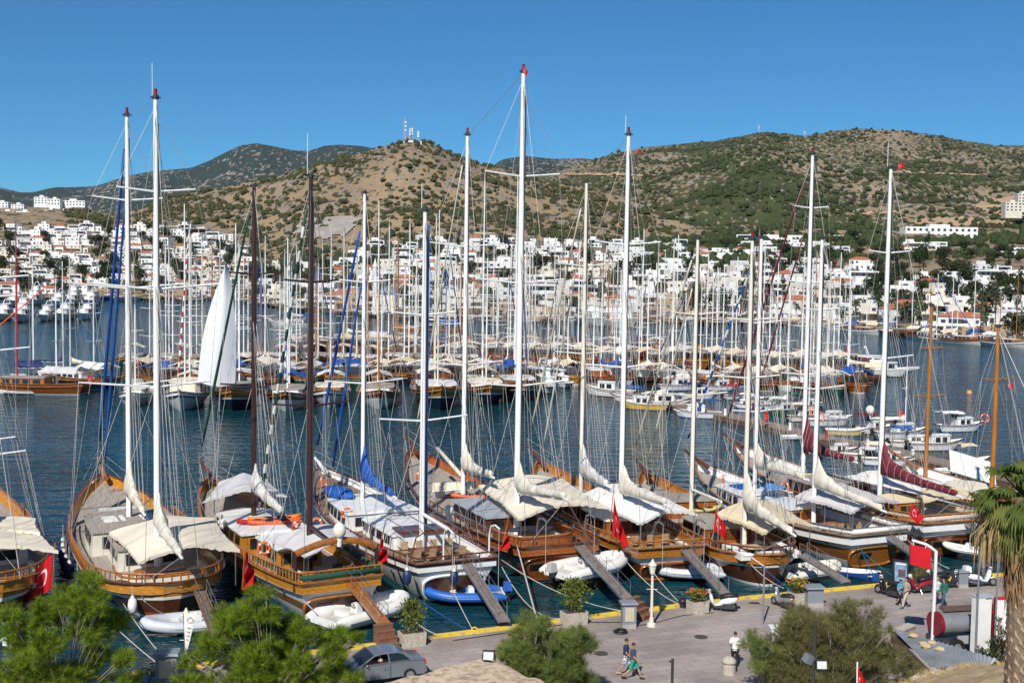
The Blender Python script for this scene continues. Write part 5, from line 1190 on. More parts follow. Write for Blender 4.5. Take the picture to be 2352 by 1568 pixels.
m1 = mast(bt, g, rig, 1710, 552, MASTC, .175, [(735, 60), (868, 75)], boom=(6.6, -.3), sh0=1.9); m2 = mast(bt, g, rig, 1588, 550, MASTC, .18, [(722, 64), (908, 80)], lamp=False)
MB().tube([(m2[0] - .2, 0, 3.9), (m2[0] - 5.2, 0, 4.0)], .11, 7).build("boom", MASTC, g, 60)
bs = bowsprit(bt, g, rig, 2.4, .9, RAILD); backstays(bt, rig, m1[0], m1[1]); furled_jib(g, bs, (m2[0] + .2, 0, m2[1] - .3), .11, SAILC, rig); furled_jib(g, (bt.L - .6, 0, bt.zb), (m2[0] + .2, 0, m2[1] - 2.5), .10, SAILC, rig)
bits(bt, g, [(12.6, 1.0, 'hatch'), (13.2, -.8, 'hatch'), (18, .4, 'winch'), (17.6, -1, 'coil')]); endrig(g, rig)
kayak(bt.W(13.8, -1.2, 2.1), bt.a - 1.2, "pale yellow kayak on the grey deck beside the cream mast", mat("pale_yellow_plastic", (.62, .60, .22), rough=.5))
# --- G7
bt, g, rig = start("gulet with white topsides, golden band and a grey-cream awning with dark chairs", (2022, 1226), (1602, 1062), 6.6, 2.5, 3.8, 'transom'); G7 = bt
hull(bt, g, [(.24, WHITE), (.60, WOOD), (.93, WHITE), (1, TEAKB)], inner=WHITE, deckm=TEAK); caprail(bt, g, TEAKB); railing(bt, g, .42, .5, STEEL, 1.1, fill=CUSH)
transom_panel(bt, g, WOOD, .12, .62, .95, [(.7, .9)], WOOD); portholes(bt, g, (.10, .19, .28, .38), .74, (1,), .16, True)
house(bt, g, 8.2, 13.0, 1.1, 1.85, WOODG, WHITE, nwin=4, name="deckhouse", wh=.5); house(bt, g, 13, 18, 1.3, .8, WHITE, WHITE, nwin=4, name="fore_cabin", front=.7); awn4(bt, g, (1958, 1174), (2066, 1150), (1826, 1138), (1930, 1108), 3.7, 4.07, GREYC)
deck_table(bt, 4.6, .3, bt.low - bt.bul, "wooden table among dark chairs beneath the grey-cream awning", 1.3, .6, RAILW)
for k in range(4): chair(bt, 3.6, 1.4 - k * .8, bt.low - bt.bul, 0, f"shaded dark chair beneath the grey-cream awning, {ordn(k + 1)} from the golden deckhouse", "dark chairs beneath the grey-cream awning")
m1 = mast(bt, g, rig, 1869, 550, MASTW, .18, [(712, 52), (893, 73)], boom=(7.2, -.4), sh0=1.5, lamp=False); m2 = mast(bt, g, rig, 1733, 548, MASTW, .18, [(742, 55), (945, 70)], boom=(6.2, .1), sh0=1.2, lamp=False)
bs = bowsprit(bt, g, rig, 2.2, .8, RAILD); backstays(bt, rig, m1[0], m1[1]); furled_jib(g, bs, (m2[0] + .2, 0, m2[1] - .4), .13, BWS, rig)
for k in range(3): MB().box((12.4 - k * .3, -.4 + k * .5, 3.62 + k * .03), (1.6, .5, .12)).build("blue_sunbed", mat("light_blue_mattress", (.08, .30, .62), rough=.7), g)
MB().box((15.5, .3, 2.9), (1.6, 1.8, .5)).build("blue_cover", BLUEC, g); endrig(g, rig)
life_ring(bt.W(14.5, -2.8, 3.0), (-.5, -.6, .2), "orange life ring on the rail beyond the blue-covered locker"); life_ring(bt.W(17.5, 1.0, 3.3), (-1, .2, 0), "orange life ring facing aft below the white boom")
# --- G8
bt, g, rig = start("gulet with burgundy sail covers, white awning and four windows in its brown stern", (2190, 1198), (1690, 1022), 6.8, 2.7, 3.9, 'transom'); G8 = bt
hull(bt, g, [(.10, WOODR), (.62, WOODR), (.94, WHITE), (1, RAILW)], inner=WHITE, deckm=TEAK); caprail(bt, g, RAILW); railing(bt, g, .4, .6, RAILW, .8, fill=mat("beige_rail_cushion", (.55, .46, .36), rough=.9))
transom_panel(bt, g, WOODR, .15, .60, .95, [(-1.9, 1.0), (-.6, 1.0), (.7, 1.0), (1.9, .9)], WOODD)
house(bt, g, 4.6, 7.4, 1.5, 1.9, WOOD, BEIGE, nwin=3, name="wheelhouse", wh=.45); house(bt, g, 12.5, 18, 1.3, .8, WOODR, TEAK, nwin=4, name="fore_cabin", front=.7); bench(bt, g, 8.2, 11.6, 2.1, bt.low - bt.bul, WOODR, CUSH, .8)
awn4(bt, g, (2110, 1134), (2176, 1110), (1940, 1094), (2052, 1078), 3.9, 4.15, WHITEC, val=.08); awn4(bt, g, (2120, 1150), (2236, 1142), (2106, 1128), (2216, 1120), 3.9, 4.06, BEIGE, val=.2)
m1 = mast(bt, g, rig, 2020, 388, MASTW, .2, [(581, 57), (823, 77)], boom=(8.4, -.1), sailm=BURG, sh0=2.2, aer=1.8, lamp=False); m2 = mast(bt, g, rig, 1844, 356, MASTW, .2, [(478, 45), (650, 56), (860, 70)], boom=(6.8, .2), sailm=BURG, sh0=2.6, bz=3.0)
bs = bowsprit(bt, g, rig, 2.4, .8, RAILD); backstays(bt, rig, m1[0], m1[1]); furled_jib(g, bs, (m2[0] + .2, 0, m2[1] - .4), .13, BURG, rig); furled_jib(g, (bt.L - 1, 0, bt.zb), (m2[0] + .2, 0, m2[1] - 5), .11, BURG, rig)
rig.tube([(m1[0], 0, m1[1]), (m2[0], 0, m2[1])], .018, 3); bits(bt, g, [(19, .6, 'coil'), (20, -.4, 'winch'), (18.6, -1.2, 'locker')]); endrig(g, rig)
kayak(bt.W(17.5, .6, 3.0), bt.a + 1.3, "yellow-green dinghy-like kayak near the burgundy sail's foot", mat("yellow_green_plastic", (.55, .58, .2), rough=.5)); life_ring(bt.W(16.4, 1.9, 3.2), (-.8, .5, 0), "orange life ring beside the yellow-green kayak", .4); life_ring(bt.W(13, -1.2, 3.1), (-1, 0, .2), "orange life ring on the grey deck below the burgundy boom", .4)
# --- G9
bt, g, rig = start("gulet with two varnished orange-wood masts half hidden behind the palm", (2440, 1178), (2080, 1064), 6.2, 2.4, 3.2, 'transom'); G9 = bt
hull(bt, g, [(.2, WHITE), (.6, WOOD), (1, WHITE)], inner=WHITE, deckm=TEAK); caprail(bt, g, RAILW); railing(bt, g, .5, .5, RAILW, .9); house(bt, g, bt.L * .35, bt.L * .66, 1.2, 1.2, WOOD, CREAM, nwin=5, name="deckhouse")
m1 = mast(bt, g, rig, 2278, 752, MASTO, .21, [(872, 46)], lamp=False, track=False, shr=5); m2 = mast(bt, g, rig, 2126, 704, MASTO, .17, [(800, 30), (910, 44)], lamp=False, track=False, shr=5)
for sd in (1, -1): rig.tube([(m1[0], 0, m1[1] - .2), (max(.4, m1[0] - 8), sd * 2, 2.5)], .05, 5)
bs = bowsprit(bt, g, rig, 2.2, .8, RAILW); rig.tube([bs, (m2[0], 0, m2[1])], .03, 4); endrig(g, rig)
# ------------------------------------------------------------------ tenders, gangways, lines, flags
DW = mat("pale_blue_grey_rubber", (.52, .55, .60), (.45, .48, .53), 1.5, .5)
def rib2(a, b, z, label, **k):
    A = at(a[0], a[1], z); B = at(b[0], b[1], z); d = B - A; return rib((A + B) / 2 - V(0, 0, .4), math.atan2(d.y, d.x), label, L=d.length, **k)
rib2((20, 1476), (130, 1440), .45, "covered white inflatable half hidden by the left pine", tm=RUBW, console=False, engine=None)
rib2((548, 1418), (330, 1440), .45, "pale grey inflatable below the round-sterned gulet, bow to the left", tm=DW, engine=mat("blue_motor_cowl", (.02, .06, .2), rough=.4))
rib2((735, 1428), (926, 1378), .6, "white inflatable with steering wheel behind the dark-masted gulet", tm=RUBW, engine=None)
rib2((1160, 1362), (980, 1366), .5, "blue inflatable with white seat and blue covered motor", tm=mat("bright_blue_rubber", (.015, .12, .48), (.012, .09, .38), 1.5, .45), cover=BLUEC, wheel=False, hullm=WHITE)
rib2((1272, 1318), (1428, 1284), 1.2, "white inflatable slung on davits with a grey-covered black outboard", tm=RUBW, cover=mat("grey_motor_cover", (.45, .44, .42), rough=.8))
rib2((1662, 1312), (1492, 1308), .55, "pale inflatable with a tall white seat, lamp post before its bow", tm=DW, engine=None)
rib2((1800, 1318), (1922, 1302), .5, "cream inflatable with black outboard lying under the beige-awning gulet", tm=mat("cream_rubber", (.70, .66, .56), (.62, .58, .48), 1.5, .5))
rib2((2082, 1258), (2008, 1250), .7, "small white inflatable against the golden stern", tm=RUBW, engine=None, console=False)
rib2((2268, 1268), (2168, 1256), .8, "white inflatable below the four stern windows", tm=RUBW, engine=None)
A = at(1925, 1312, .3); B = at(2022, 1326, .3); d = B - A; rowboat((A + B) / 2 - V(0, 0, .3), math.atan2(d.y, d.x), "white rowing boat with navy bottom moored beside the cream inflatable", d.length, WHITE, BLUEP)
GWB = mat("brown_gangway_boards", (.20, .12, .07), (.13, .08, .05), 3, .75)
for a, za, b, zb, lb, m in [((459, 1358), 2.0, (508, 1478), 1.25, "brown gangway of the round-sterned gulet reaching into the pine", GWB), ((796, 1325), 2.4, (884, 1434), 1.5, "golden-sided gangway above the wooden steps beside the silver car", RAILW),
                            ((1070, 1291), 2.4, (1158, 1427), 1.35, "long grey gangway crossing the blue inflatable", None), ((1327, 1250), 2.4, (1444, 1378), 1.6, "grey gangway with steel rails coming down behind the power pedestal", None),
                            ((1574, 1262), 2.2, (1668, 1366), 1.4, "grey gangway ending above the white scooter", None), ((1839, 1272), 2.0, (1944, 1336), 1.3, "plain gangway beside the cream inflatable and rowing boat", None),
                            ((2019, 1214), 2.4, (2158, 1314), 1.5, "gangway with a green hose behind the red sign", None), ((2216, 1196), 2.6, (2310, 1262), 1.4, "gangway under the palm's dead fronds", None)]:
    gangway(at(a[0], a[1], za), at(b[0], b[1], zb), lb, .6, m)
for pts, lb, sg in [([(283, 1385, 2), (401, 1535, 1.1)], "pale mooring line from the round stern to the grey kiosk", .2), ([(225, 1400, 1.6), (392, 1545, 1.0)], "pale mooring line running through the left pine to the kiosk", .15), ([(330, 1378, 2), (385, 1412, .7)], "short pale line from the round stern to the grey inflatable", .1),
                    ([(668, 1338, 2.2), (780, 1447, .4), (850, 1478, 1.0)], "pale mooring line under the golden gangway", .3), ([(930, 1405, .8), (1088, 1453, 1.0)], "sagging pale line from the white boat's stern to the yellow kerb", .7),
                    ([(1035, 1345, 1.7), (1088, 1450, 1.0)], "taut pale line crossing the blue inflatable to the kerb", .05), ([(962, 1375, 1.1), (1084, 1450, 1.0)], "blue mooring line left of the taut pale line", .1),
                    ([(1148, 1292, 2), (1300, 1418, 1.0)], "long sagging pale line from the varnished stern to the planter", 1.1), ([(1152, 1285, 2), (1432, 1403, 1.2)], "pale line from the varnished stern to the power pedestal", .5), ([(1440, 1290, 2), (1562, 1388, 1.0)], "pale line crossing in front of the lamp post", .3),
                    ([(1490, 1300, 1.8), (1564, 1386, 1.0)], "second pale line to the black bollard", .1), ([(1640, 1300, 1.5), (1650, 1360, 1.2)], "short pale line over the inflatable's bow", .1), ([(1720, 1290, 1.6), (1800, 1350, 1.0)], "pale line from the beige-awning gulet to the silver scooter", .2), ([(1740, 1288, 1.6), (1812, 1352, 1.0)], "thin blue line beside the silver scooter", .1),
                    ([(1965, 1250, 1.9), (2065, 1330, 1.0)], "teal line from the golden stern to the advertising panel", .15), ([(2085, 1240, 1.8), (2180, 1305, 1.0)], "pale line behind the red sign", .2), ([(1975, 1255, 1.8), (2010, 1325, .9)], "blue line left of the teal line", .1)]:
    rope([at(*p) for p in pts], lb, .028, sg, BLUEC if "blue" in lb.split()[:2] else (mat("teal_rope", (.02, .16, .22)) if lb.startswith("teal") else ROPE))
rope([(at(1187, 1250, 2.6)), at(1232, 1418, 1.2)], "slim pale pole-like passerelle stay leaning to the tamarisk bush", .05, .0)
def YB(bt, x=0.4, y=2.0): return bt.W(x, y, 0).y
flag("large red flag slanting over the left pine from the cut-off gulet", [(122, 1262), (118, 1352), (52, 1392), (50, 1352)], at(125, 1300, 2.5).y, [(126, 1245), (118, 1362)], .12)
flag("red flag hanging in folds at the round stern's right corner", [(566, 1258), (558, 1345), (561, 1358), (578, 1332)], at(560, 1330, 2.4).y, [(562, 1252), (556, 1352)], .3)
flag("red flag twisted round its staff between the dark-masted gulet and the white boat", [(878, 1228), (866, 1290), (853, 1312), (886, 1282)], at(872, 1290, 2.6).y, [(880, 1218), (865, 1305)], .3)
flag("plain-looking red flag at the varnished gulet's port quarter", [(1166, 1205), (1160, 1240), (1142, 1268), (1168, 1250)], at(1160, 1250, 2.6).y, [(1170, 1180), (1152, 1262)], .25)
flag("tallest red flag hanging long from the leaning brown staff", [(1410, 1140), (1406, 1225), (1438, 1258), (1432, 1238)], at(1408, 1255, 2.4).y, [(1411, 1112), (1397, 1244)], .22)
flag("red flag with clear white crescent before the beige awning", [(1643, 1172), (1640, 1215), (1668, 1242), (1664, 1205)], at(1645, 1250, 2.3).y, [(1647, 1162), (1636, 1245)], .15)
flag("red flag flying at the stern of the gulet with burgundy sails", [(2098, 1155), (2088, 1180), (2108, 1207), (2118, 1186)], at(2095, 1210, 2.7).y, [(2104, 1150), (2078, 1215)], .15)
for px, py, c, lb, bt, ms in [(1210, 158, [(1203, 156), (1199, 164), (1211, 177), (1213, 164)], "small red flag at the very top of the tallest mast", G4, .1), (1467, 348, [(1466, 338), (1465, 346), (1467, 360), (1470, 350)], "small red flag hung below the masthead of the gulet with white sheer stripe", G5, .2), (2068, 382, [(2064, 374), (2063, 392), (2072, 388), (2078, 376)], "small red flag high beside the mast with the white masthead disc", G8, .2)]:
    flag(lb, c, bt.W(bt.tx(px, 20), 0, 0).y, [(c[0][0], c[0][1] - 4), (c[1][0], c[1][1] + 30)], ms, WIRE, "small flags flown aloft", sr=.012)
flag("small red flag flying from the shrouds of the wooden-masted gulet", [(2313, 878), (2313, 892), (2328, 893), (2326, 880)], G9.W(G9.tx(2310, 10), 0, 0).y, [(2312.5, 874), (2312.5, 960)], .1, WIRE, "small flags flown aloft", sr=.012)
# ================================================================== boats across the basin
STY = {'navy': ("navy", [(.55, NAVY), (.62, WHITE), (1, WOOD)]), 'white': ("white", [(.70, WHITE), (.78, RAILD), (1, WHITE)]), 'whitewood': ("white and brown", [(.60, WHITE), (1, WOODR)]), 'wood': ("varnished brown", [(.12, WHITE), (.75, WOODR), (.82, WHITE), (1, WOODR)]),
       'gold': ("golden wood", [(.12, WHITE), (.8, WOOD), (1, WOODG)]), 'green': ("green", [(.6, GREENP), (.66, WHITE), (1, WOOD)]), 'blue': ("blue", [(.7, BLUEP), (.8, WHITE), (1, WHITE)]), 'dark': ("dark brown", [(.7, WOODD), (.76, WHITE), (1, WOODD)])}
CAN = {'cream': CREAM, 'grey': GREYC, 'white': WHITEC, 'blue': BLUEC, 'navy': NAVYC, 'burgundy': BURG, 'beige': BEIGE, 'red': REDC, 'green': GREENC}
def bgulet(p, ang, L, sty, aw, masts, label, group, bow=False, lod=1, sail=None, jib=None, mm=MASTW, cab=None, rnd=random):
    """p: picture point of the near end at the water; ang: direction of the bow in degrees"""
    a = R_(ang); d = V(math.cos(a), math.sin(a), 0); P = at(p[0], p[1], 0) if not isinstance(p, Vector) else p
    # near end lies at P: the bow when bow-on, else the stern
    B = P + d * 1.6 if bow else P + d * L; S = B - d * L
    zs, zb = L * .095, L * .145; bt = Boat(S, B, L * (.31 if bow else .285), zs, zb, rnd.choice(('transom', 'round')) if not bow else 'transom')
    t = thing("gulet", label, "gulet", bt.S, bt.a, group); name, bands = STY[sty]
    hull(bt, t, bands, False, bands[-1][1], TEAK, .45); zd = bt.low - bt.bul
    if lod: caprail(bt, t, RAILW if sty != 'white' else RAILD, .16)
    house(bt, t, L * .30, L * .66, 1.25 if not cab else cab[0], .75, cab[1] if cab else rnd.choice((WOOD, WOODR, WHITE, WHITE)), rnd.choice((WHITE, TEAK, WHITE, CREAM)), nwin=4 if lod else 0, name="deckhouse", hi=False, front=.75, wh=.5)
    if aw: awning(bt, t, L * .05, L * .34, L * .115, L * .12, zd + 3.0, zd + 2.25, CAN[aw], .2, 6, 6, .1, lod > 0, .2)
    rig = MB(); prev = None
    for i, (fx, top, m_, bm) in enumerate(masts):
        x, h, tp = mast(bt, t, rig, None, top, m_ or mm, .13 if lod else .13, [(zd + (top - zd) * .42, L * .09), (zd + (top - zd) * .72, L * .075)] if lod else [(zd + (top - zd) * .6, L * .085)], base=L * fx, boom=(L * .24, .1) if bm else None, sailm=CAN.get(bm, SAILC), hi=False, shr=3 if lod else 1, bz=2.5)
        if prev: rig.tube([(x, 0, h), prev], .02, 3)
        else: rig.tube([(x, 0, h), (.3, 0, bt.zs)], .02, 3)
        prev = (x, 0, h)
    if prev:
        e = (L + L * .09, 0, bt.zb + .5)
        MB().tube([(L * .93, 0, bt.zb - .1), e], [.16, .09], 6).build("bowsprit", RAILD if sty != 'white' else WHITE, t)
        rig.tube([e, prev], .022, 3)
        if jib: furled_jib(t, e, prev, .14, jib)
    rig.build("rigging", WIRE, t)
    return bt, t
rb = random.Random(11)
def pick(o): return rb.choice(o)
def topz(p, y, L, bow, ang, fx):
    """mast height so that its head shows at picture row y"""
    a = R_(ang); d = V(math.cos(a), math.sin(a), 0); P = at(p[0], p[1], 0); S = P + d * 1.6 - d * L if bow else P
    return max(9, min(34, zfor(S + d * (L * fx), y)))
ROWA = [((299, 934), 'white', None, [(.55, 700)], 15, None, None), ((414, 945), 'white', 'cream', [(.62, 468), (.3, 515)], 20, RWS, (2.1, CREAM)), ((533, 945), 'navy', 'grey', [(.62, 512), (.3, 560)], 22, None, None),
        ((656, 946), 'whitewood', 'blue', [(.62, 546), (.3, 582)], 20, BWS, None), ((757, 937), 'white', 'white', [(.6, 592), (.32, 526)], 19, None, None), ((871, 941), 'whitewood', 'grey', [(.62, 592), (.3, 462)], 20, None, None),
        ((1012, 944), 'navy', 'cream', [(.62, 482), (.3, 492)], 24, None, None), ((1126, 932), 'navy', 'cream', [(.6, 592), (.3, 396)], 22, None, None), ((1205, 922), 'navy', 'blue', [(.6, 470), (.3, 372)], 22, NAVYC, None)]
AB = {}
for k, (p, sty, aw, ms, L, jb, cb) in enumerate(ROWA):
    an = -82 - (p[0] - 700) * .004; mm = MASTO if k == 5 else (MASTC if k in (6,) else MASTW)
    masts = [(f, topz(p, y, L, True, an, f), (MASTW if (k == 5 and i) else None), ('blue' if aw == 'blue' else 'cream') if i else None) for i, (f, y) in enumerate(ms)]
    bt, t = bgulet(p, an, L, sty, aw, masts, f"{STY[sty][0]} gulet lying bow-on across the water, {ordn(k + 1)} from the left of its row", "gulets lying bow-on across the water", True, 1, None, jb, mm, cb, rb); AB[k] = (bt, t)
# the hoisted white sail of the navy gulet
bt, t = AB[2]; Y = at(533, 945, 0).y + .5; P = [atY(x, y, Y) for x, y in ((454, 874), (540, 879), (521, 602))]
mb = MB()
def SP(i, j):
    a = P[0].lerp(P[2], j); b = P[1].lerp(P[2], j); q = a.lerp(b, i); return t.matrix_world.inverted() @ q if False else q + V(-.9 * math.sin(j * math.pi) * (1 - i) * .9 + .6 * math.sin(j * math.pi) * i, -1.6 * math.sin(i * math.pi) * math.sin(min(1, j + .25) * math.pi * .8), -.5 * math.sin(i * math.pi) * (1 - j))
mb.grid(SP, 10, 18); M_ = Matrix.Translation(bt.S) @ Matrix.Rotation(bt.a, 4, 'Z'); Mi = M_.inverted(); mb.v = [tuple(Mi @ Vector(v)) for v in mb.v]
mb.build("hoisted_sail", mat("bright_white_sailcloth", (.84, .84, .84), (.80, .80, .80), .3, .7, trans=.12), t, 180)
def row(pts, ang, label, group, styles, aws, ymast, Ls, bow=False, lod=1, mms=(MASTW, MASTC, MASTC), jibs=(None,), jit=2.0):
    pts = sorted(pts)
    for k, p in enumerate(pts):
        L = rb.uniform(*Ls); sty = pick(styles); aw = pick(aws); mm = pick(mms); an = ang + rb.uniform(-6, 6); nm = pick((1, 2, 2)) if lod else pick((1, 1, 2)); fs = ((.62, .3) if nm == 2 else (.5,))
        masts = [(f, topz(p, rb.uniform(*ymast) + i * 14, L, bow, an, f), None, (pick(('cream', 'cream', 'blue', 'white', 'burgundy')) if lod else None) if (i or nm == 1) else None) for i, f in enumerate(fs)]
        bgulet(p, an, L, sty, aw, masts, f"{STY[sty][0]} gulet{' with ' + aw + ' awning' if aw else ''}, {ordn(k + 1)} from the left {label}", group, bow, lod, None, pick(jibs), mm, None, rb)
S_ = ('wood', 'wood', 'gold', 'whitewood', 'dark', 'white', 'navy', 'green')
row([(300 + i * 56 + rb.uniform(-12, 12), 889 + rb.uniform(-5, 4)) for i in range(17)], 84, "behind the bow-on gulets", "gulets behind the bow-on row", S_, ('cream', 'blue', 'blue', 'white', 'grey', 'cream', 'beige'), (500, 640), (18, 22), False, 1, (MASTW, MASTW, MASTC, MASTW), (None, None, BLUEC, None))
row([(1090 + i * 52 + rb.uniform(-10, 10), 838 + i * 1.8 + rb.uniform(-4, 4)) for i in range(18)], 96, "beyond the pier", "gulets beyond the small-boat pier", ('wood', 'wood', 'gold', 'dark', 'wood', 'green', 'whitewood'), ('cream', 'cream', 'beige', 'cream', 'grey', 'white'), (510, 640), (22, 27), False, 1, (MASTW, MASTC, MASTW, MASTO), (None, NAVYC, None, BURG, None))
row([(1280 + i * 54 + rb.uniform(-9, 9), 880 + i * 2.2 + rb.uniform(-4, 4)) for i in range(14)], 100, "behind the small boats", "gulets just behind the small boats", ('wood', 'gold', 'wood', 'whitewood', 'green', 'wood', 'dark'), ('cream', 'cream', 'white', 'beige', None, 'blue'), (600, 720), (15, 19), False, 1, (MASTW, MASTW, MASTC), (None, None, BLUEC, None))
row([(640 + i * 58 + rb.uniform(-12, 12), 815 + i * .3 + rb.uniform(-3, 3)) for i in range(16)], 80, "in the furthest middle row", "gulets in the furthest middle row", ('wood', 'gold', 'dark', 'wood'), ('cream', 'cream', 'blue', 'burgundy', 'beige'), (540, 640), (18, 22), False, 1)
for k, (p, an, sty, aw, L, lb) in enumerate([((205, 906), 176, 'wood', 'grey', 20, "varnished gulet lying side-on at the left with a grey awning"), ((262, 893), 150, 'navy', 'white', 18, "dark-hulled gulet whose bow passes behind the side-on varnished one"), ((20, 880), 20, 'white', 'navy', 15, "gulet with navy sail cover behind the side-on varnished one"), ((1065, 768), 178, 'gold', 'blue', 21, "golden gulet under way alone in the open water of the basin"), ((735, 752), 176, 'white', 'blue', 16, "white gulet with blue cover crossing the far water"), ((905, 802), 178, 'wood', 'grey', 20, "brown gulet lying side-on in mid basin beside the blue stays"),
                                         ((2040, 878), 172, 'dark', 'beige', 13, "dark gulet side-on at the end of the middle rows"), ((1965, 892), 175, 'green', None, 14, "green-hulled boat side-on near the white motor yacht"), ((2005, 866), 170, 'wood', 'burgundy', 15, "brown gulet with burgundy awning near the white motor yacht")]):
    mc = {0: MASTR, 2: MASTW, 1: MASTC}.get(k, MASTW)
    tops = {0: (508, 640), 1: (595, 660), 2: (600, 590)}.get(k, (600, 625))
    bgulet(p, an, L, sty, aw, [(.55, topz(p, tops[0], L, False, an, .55), mc, 'navy' if k in (0, 2) else 'cream')] + ([(.25, topz(p, tops[1], L, False, an, .25), MASTW, None)] if k < 3 else []), lb, "gulets lying side-on", False, 1, None, {0: ORANGE}.get(k), mc, None, rb)
row([(300 + i * 60 + rb.uniform(-12, 12), 852 + rb.uniform(-4, 4)) for i in range(14)], -84, "in the inner bow-on row", "gulets in the inner bow-on row", S_, ('cream', 'blue', 'white', 'grey', 'cream', None), (520, 650), (17, 21), True, 1, (MASTC, MASTW, MASTC, MASTO), (None, None, BLUEC, None))
# far shore
def sy(u): return interp(SHORE, u)
pts = []; u = 236
while u < 1880: pts.append((u, sy(u) + rb.uniform(6, 13))); u += rb.uniform(27, 40)
row(pts, -88, "along the far shore", "gulets along the far shore", ('wood', 'dark', 'white', 'whitewood', 'white', 'green', 'navy', 'blue', 'wood'), ('blue', 'cream', 'white', None, 'blue', 'red', 'cream', 'green'), (592, 662), (14, 19), True, 0, (MASTW, MASTW, MASTW, MASTO, MASTB), (None, None, None, BLUEC, None), 2)
pts = []
while u < 2400: pts.append((u, sy(u) + rb.uniform(7, 13))); u += rb.uniform(42, 56)
row(pts, -60, "along the palm-lined shore", "gulets along the palm-lined shore", ('white', 'whitewood', 'white', 'dark', 'green', 'white'), ('blue', 'cream', 'white', None, 'beige'), (610, 680), (15, 19), True, 1, (MASTW, MASTW, MASTW, MASTB, MASTO), (None, BLUEC, None), 2)
def motor_yacht(P, ang, L, label, tiers=2, group="motor yachts", nm="motor_yacht"):
    a = R_(ang); d = V(math.cos(a), math.sin(a), 0); B = P + d * 1.2; S = B - d * L; bt = Boat(S, B, L * .27, L * .10, L * .15, 'transom', L * .105); t = thing(nm, label, "motor yacht", bt.S, bt.a, group)
    hull(bt, t, [(.10, NAVY), (.82, WHITE), (.86, GLASS), (1, WHITE)], False, WHITE, WHITE, .35, 1.6); zd = bt.low - bt.bul
    house(bt, t, L * .18, L * .70, L * .11, .55, WHITE, WHITE, GLASS, 4, "saloon", .45, zd, False, .15, .55)
    house(bt, t, L * .22, L * .52, L * .08, 1.1, WHITE, WHITE, GLASS, 2, "flybridge", .6, zd + L * .11 + .1, False, .3, .45)
    if tiers > 2: house(bt, t, L * .26, L * .44, L * .07, 1.5, WHITE, WHITE, GLASS, 2, "upper_deck", .7, zd + L * .19 + .2, False, .3, .4)
    z = zd + L * (.19 + .08 * (tiers > 2)) + .3; MB().tube([(L * .3, 1, z), (L * .27, .6, z + 1.3), (L * .27, -.6, z + 1.3), (L * .3, -1, z)], .09, 6).build("radar_arch", WHITE, t); MB().tube([(L * .27, 0, z + 1.3), (L * .26, 0, z + 3.6)], .03, 4).build("aerial", WHITE, t)
    MB().ball((L * .27, .4, z + 1.35), .3, 8, 5).build("radome", WHITE, t, 180); return t
for k, (u, y, L, an) in enumerate([(-4, 738, 18, -80), (33, 741, 20, -82), (90, 739, 17, -85), (128, 738, 19, -88), (178, 736, 18, -92), (20, 705, 20, -84), (62, 703, 22, -84), (118, 706, 20, -86), (150, 703, 22, -86), (192, 704, 21, -88), (222, 728, 12, -30)]):
    motor_yacht(at(u, y), an, L, f"white motor yacht, {ordn(k % 5 + 1)} from the left in the {'nearer' if k < 5 else 'further'} yacht row" if k < 10 else "small white motor yacht alone right of the yacht rows", 3 if k in (1, 6, 8) else 2, "motor yachts at the left")
motor_yacht(at(2098, 866), 20 - 25, 14, "white motor yacht at the right-hand end of the middle rows, bow to open water")
motor_yacht(at(1272, 908), -80, 13, "white motor yacht moored beside the navy gulets, bow-on")
motor_yacht(at(1312, 893), -70, 10, "smaller white motor boat at the pier's far end beside the bow-on yacht")
for k, (u, y) in enumerate([(1390, 752), (1432, 756), (1460, 754)]):
    motor_yacht(at(u, y), -75, 24, ("large white excursion boat with a blue-roofed deck on the far shore, left one", "large white excursion boat on the far shore, middle one of three", "large white excursion boat on the far shore, right one of three")[k], 2, "excursion boats on the far shore", "excursion_boat")
# floating pier of the small boats
PZ = .75; pe = [at(x, y, PZ) for x, y in ((1332, 880), (1545, 930), (1660, 954), (1763, 977), (1842, 997), (2013, 1030), (2193, 1073), (2330, 1106))]
a, b = pe[0], pe[-1]; t = thing("floating_pier", "long brown floating pier with small boats on both sides", "pier", a); dv = (b - a).normalized(); nv = V(-dv.y, dv.x, 0)
if nv.y < 0: nv = -nv
pl = [p - a for p in pe]; m1_ = MB(); m1_.rings([[p, p + nv * 2.6, p + nv * 2.6 - V(0, 0, .22), p - V(0, 0, .22)] for p in pl]); m1_.build("deck", mat("sun_bleached_boards", (.27, .20, .16), (.20, .15, .12), 1.2, .85, st=(1, 1, 1)), t)
m2_ = MB(); m2_.rings([[p + nv * .06 - V(0, 0, .22), p + nv * 2.5 - V(0, 0, .22), p + nv * 2.5 - V(0, 0, 1.2), p + nv * .06 - V(0, 0, 1.2)] for p in pl]); m2_.build("float", mat("brown_pier_side", (.16, .085, .05), (.11, .06, .035), 1, .8), t)
for k in range(14):
    p = pl[0].lerp(pl[-1], k / 13) + nv * .5; MB().box(p + V(0, 0, .45), (.3, .3, .9)).build("service_post", mat("red_service_post", (.40, .05, .03), rough=.5) if k in (1, 9) else WHITE, t)
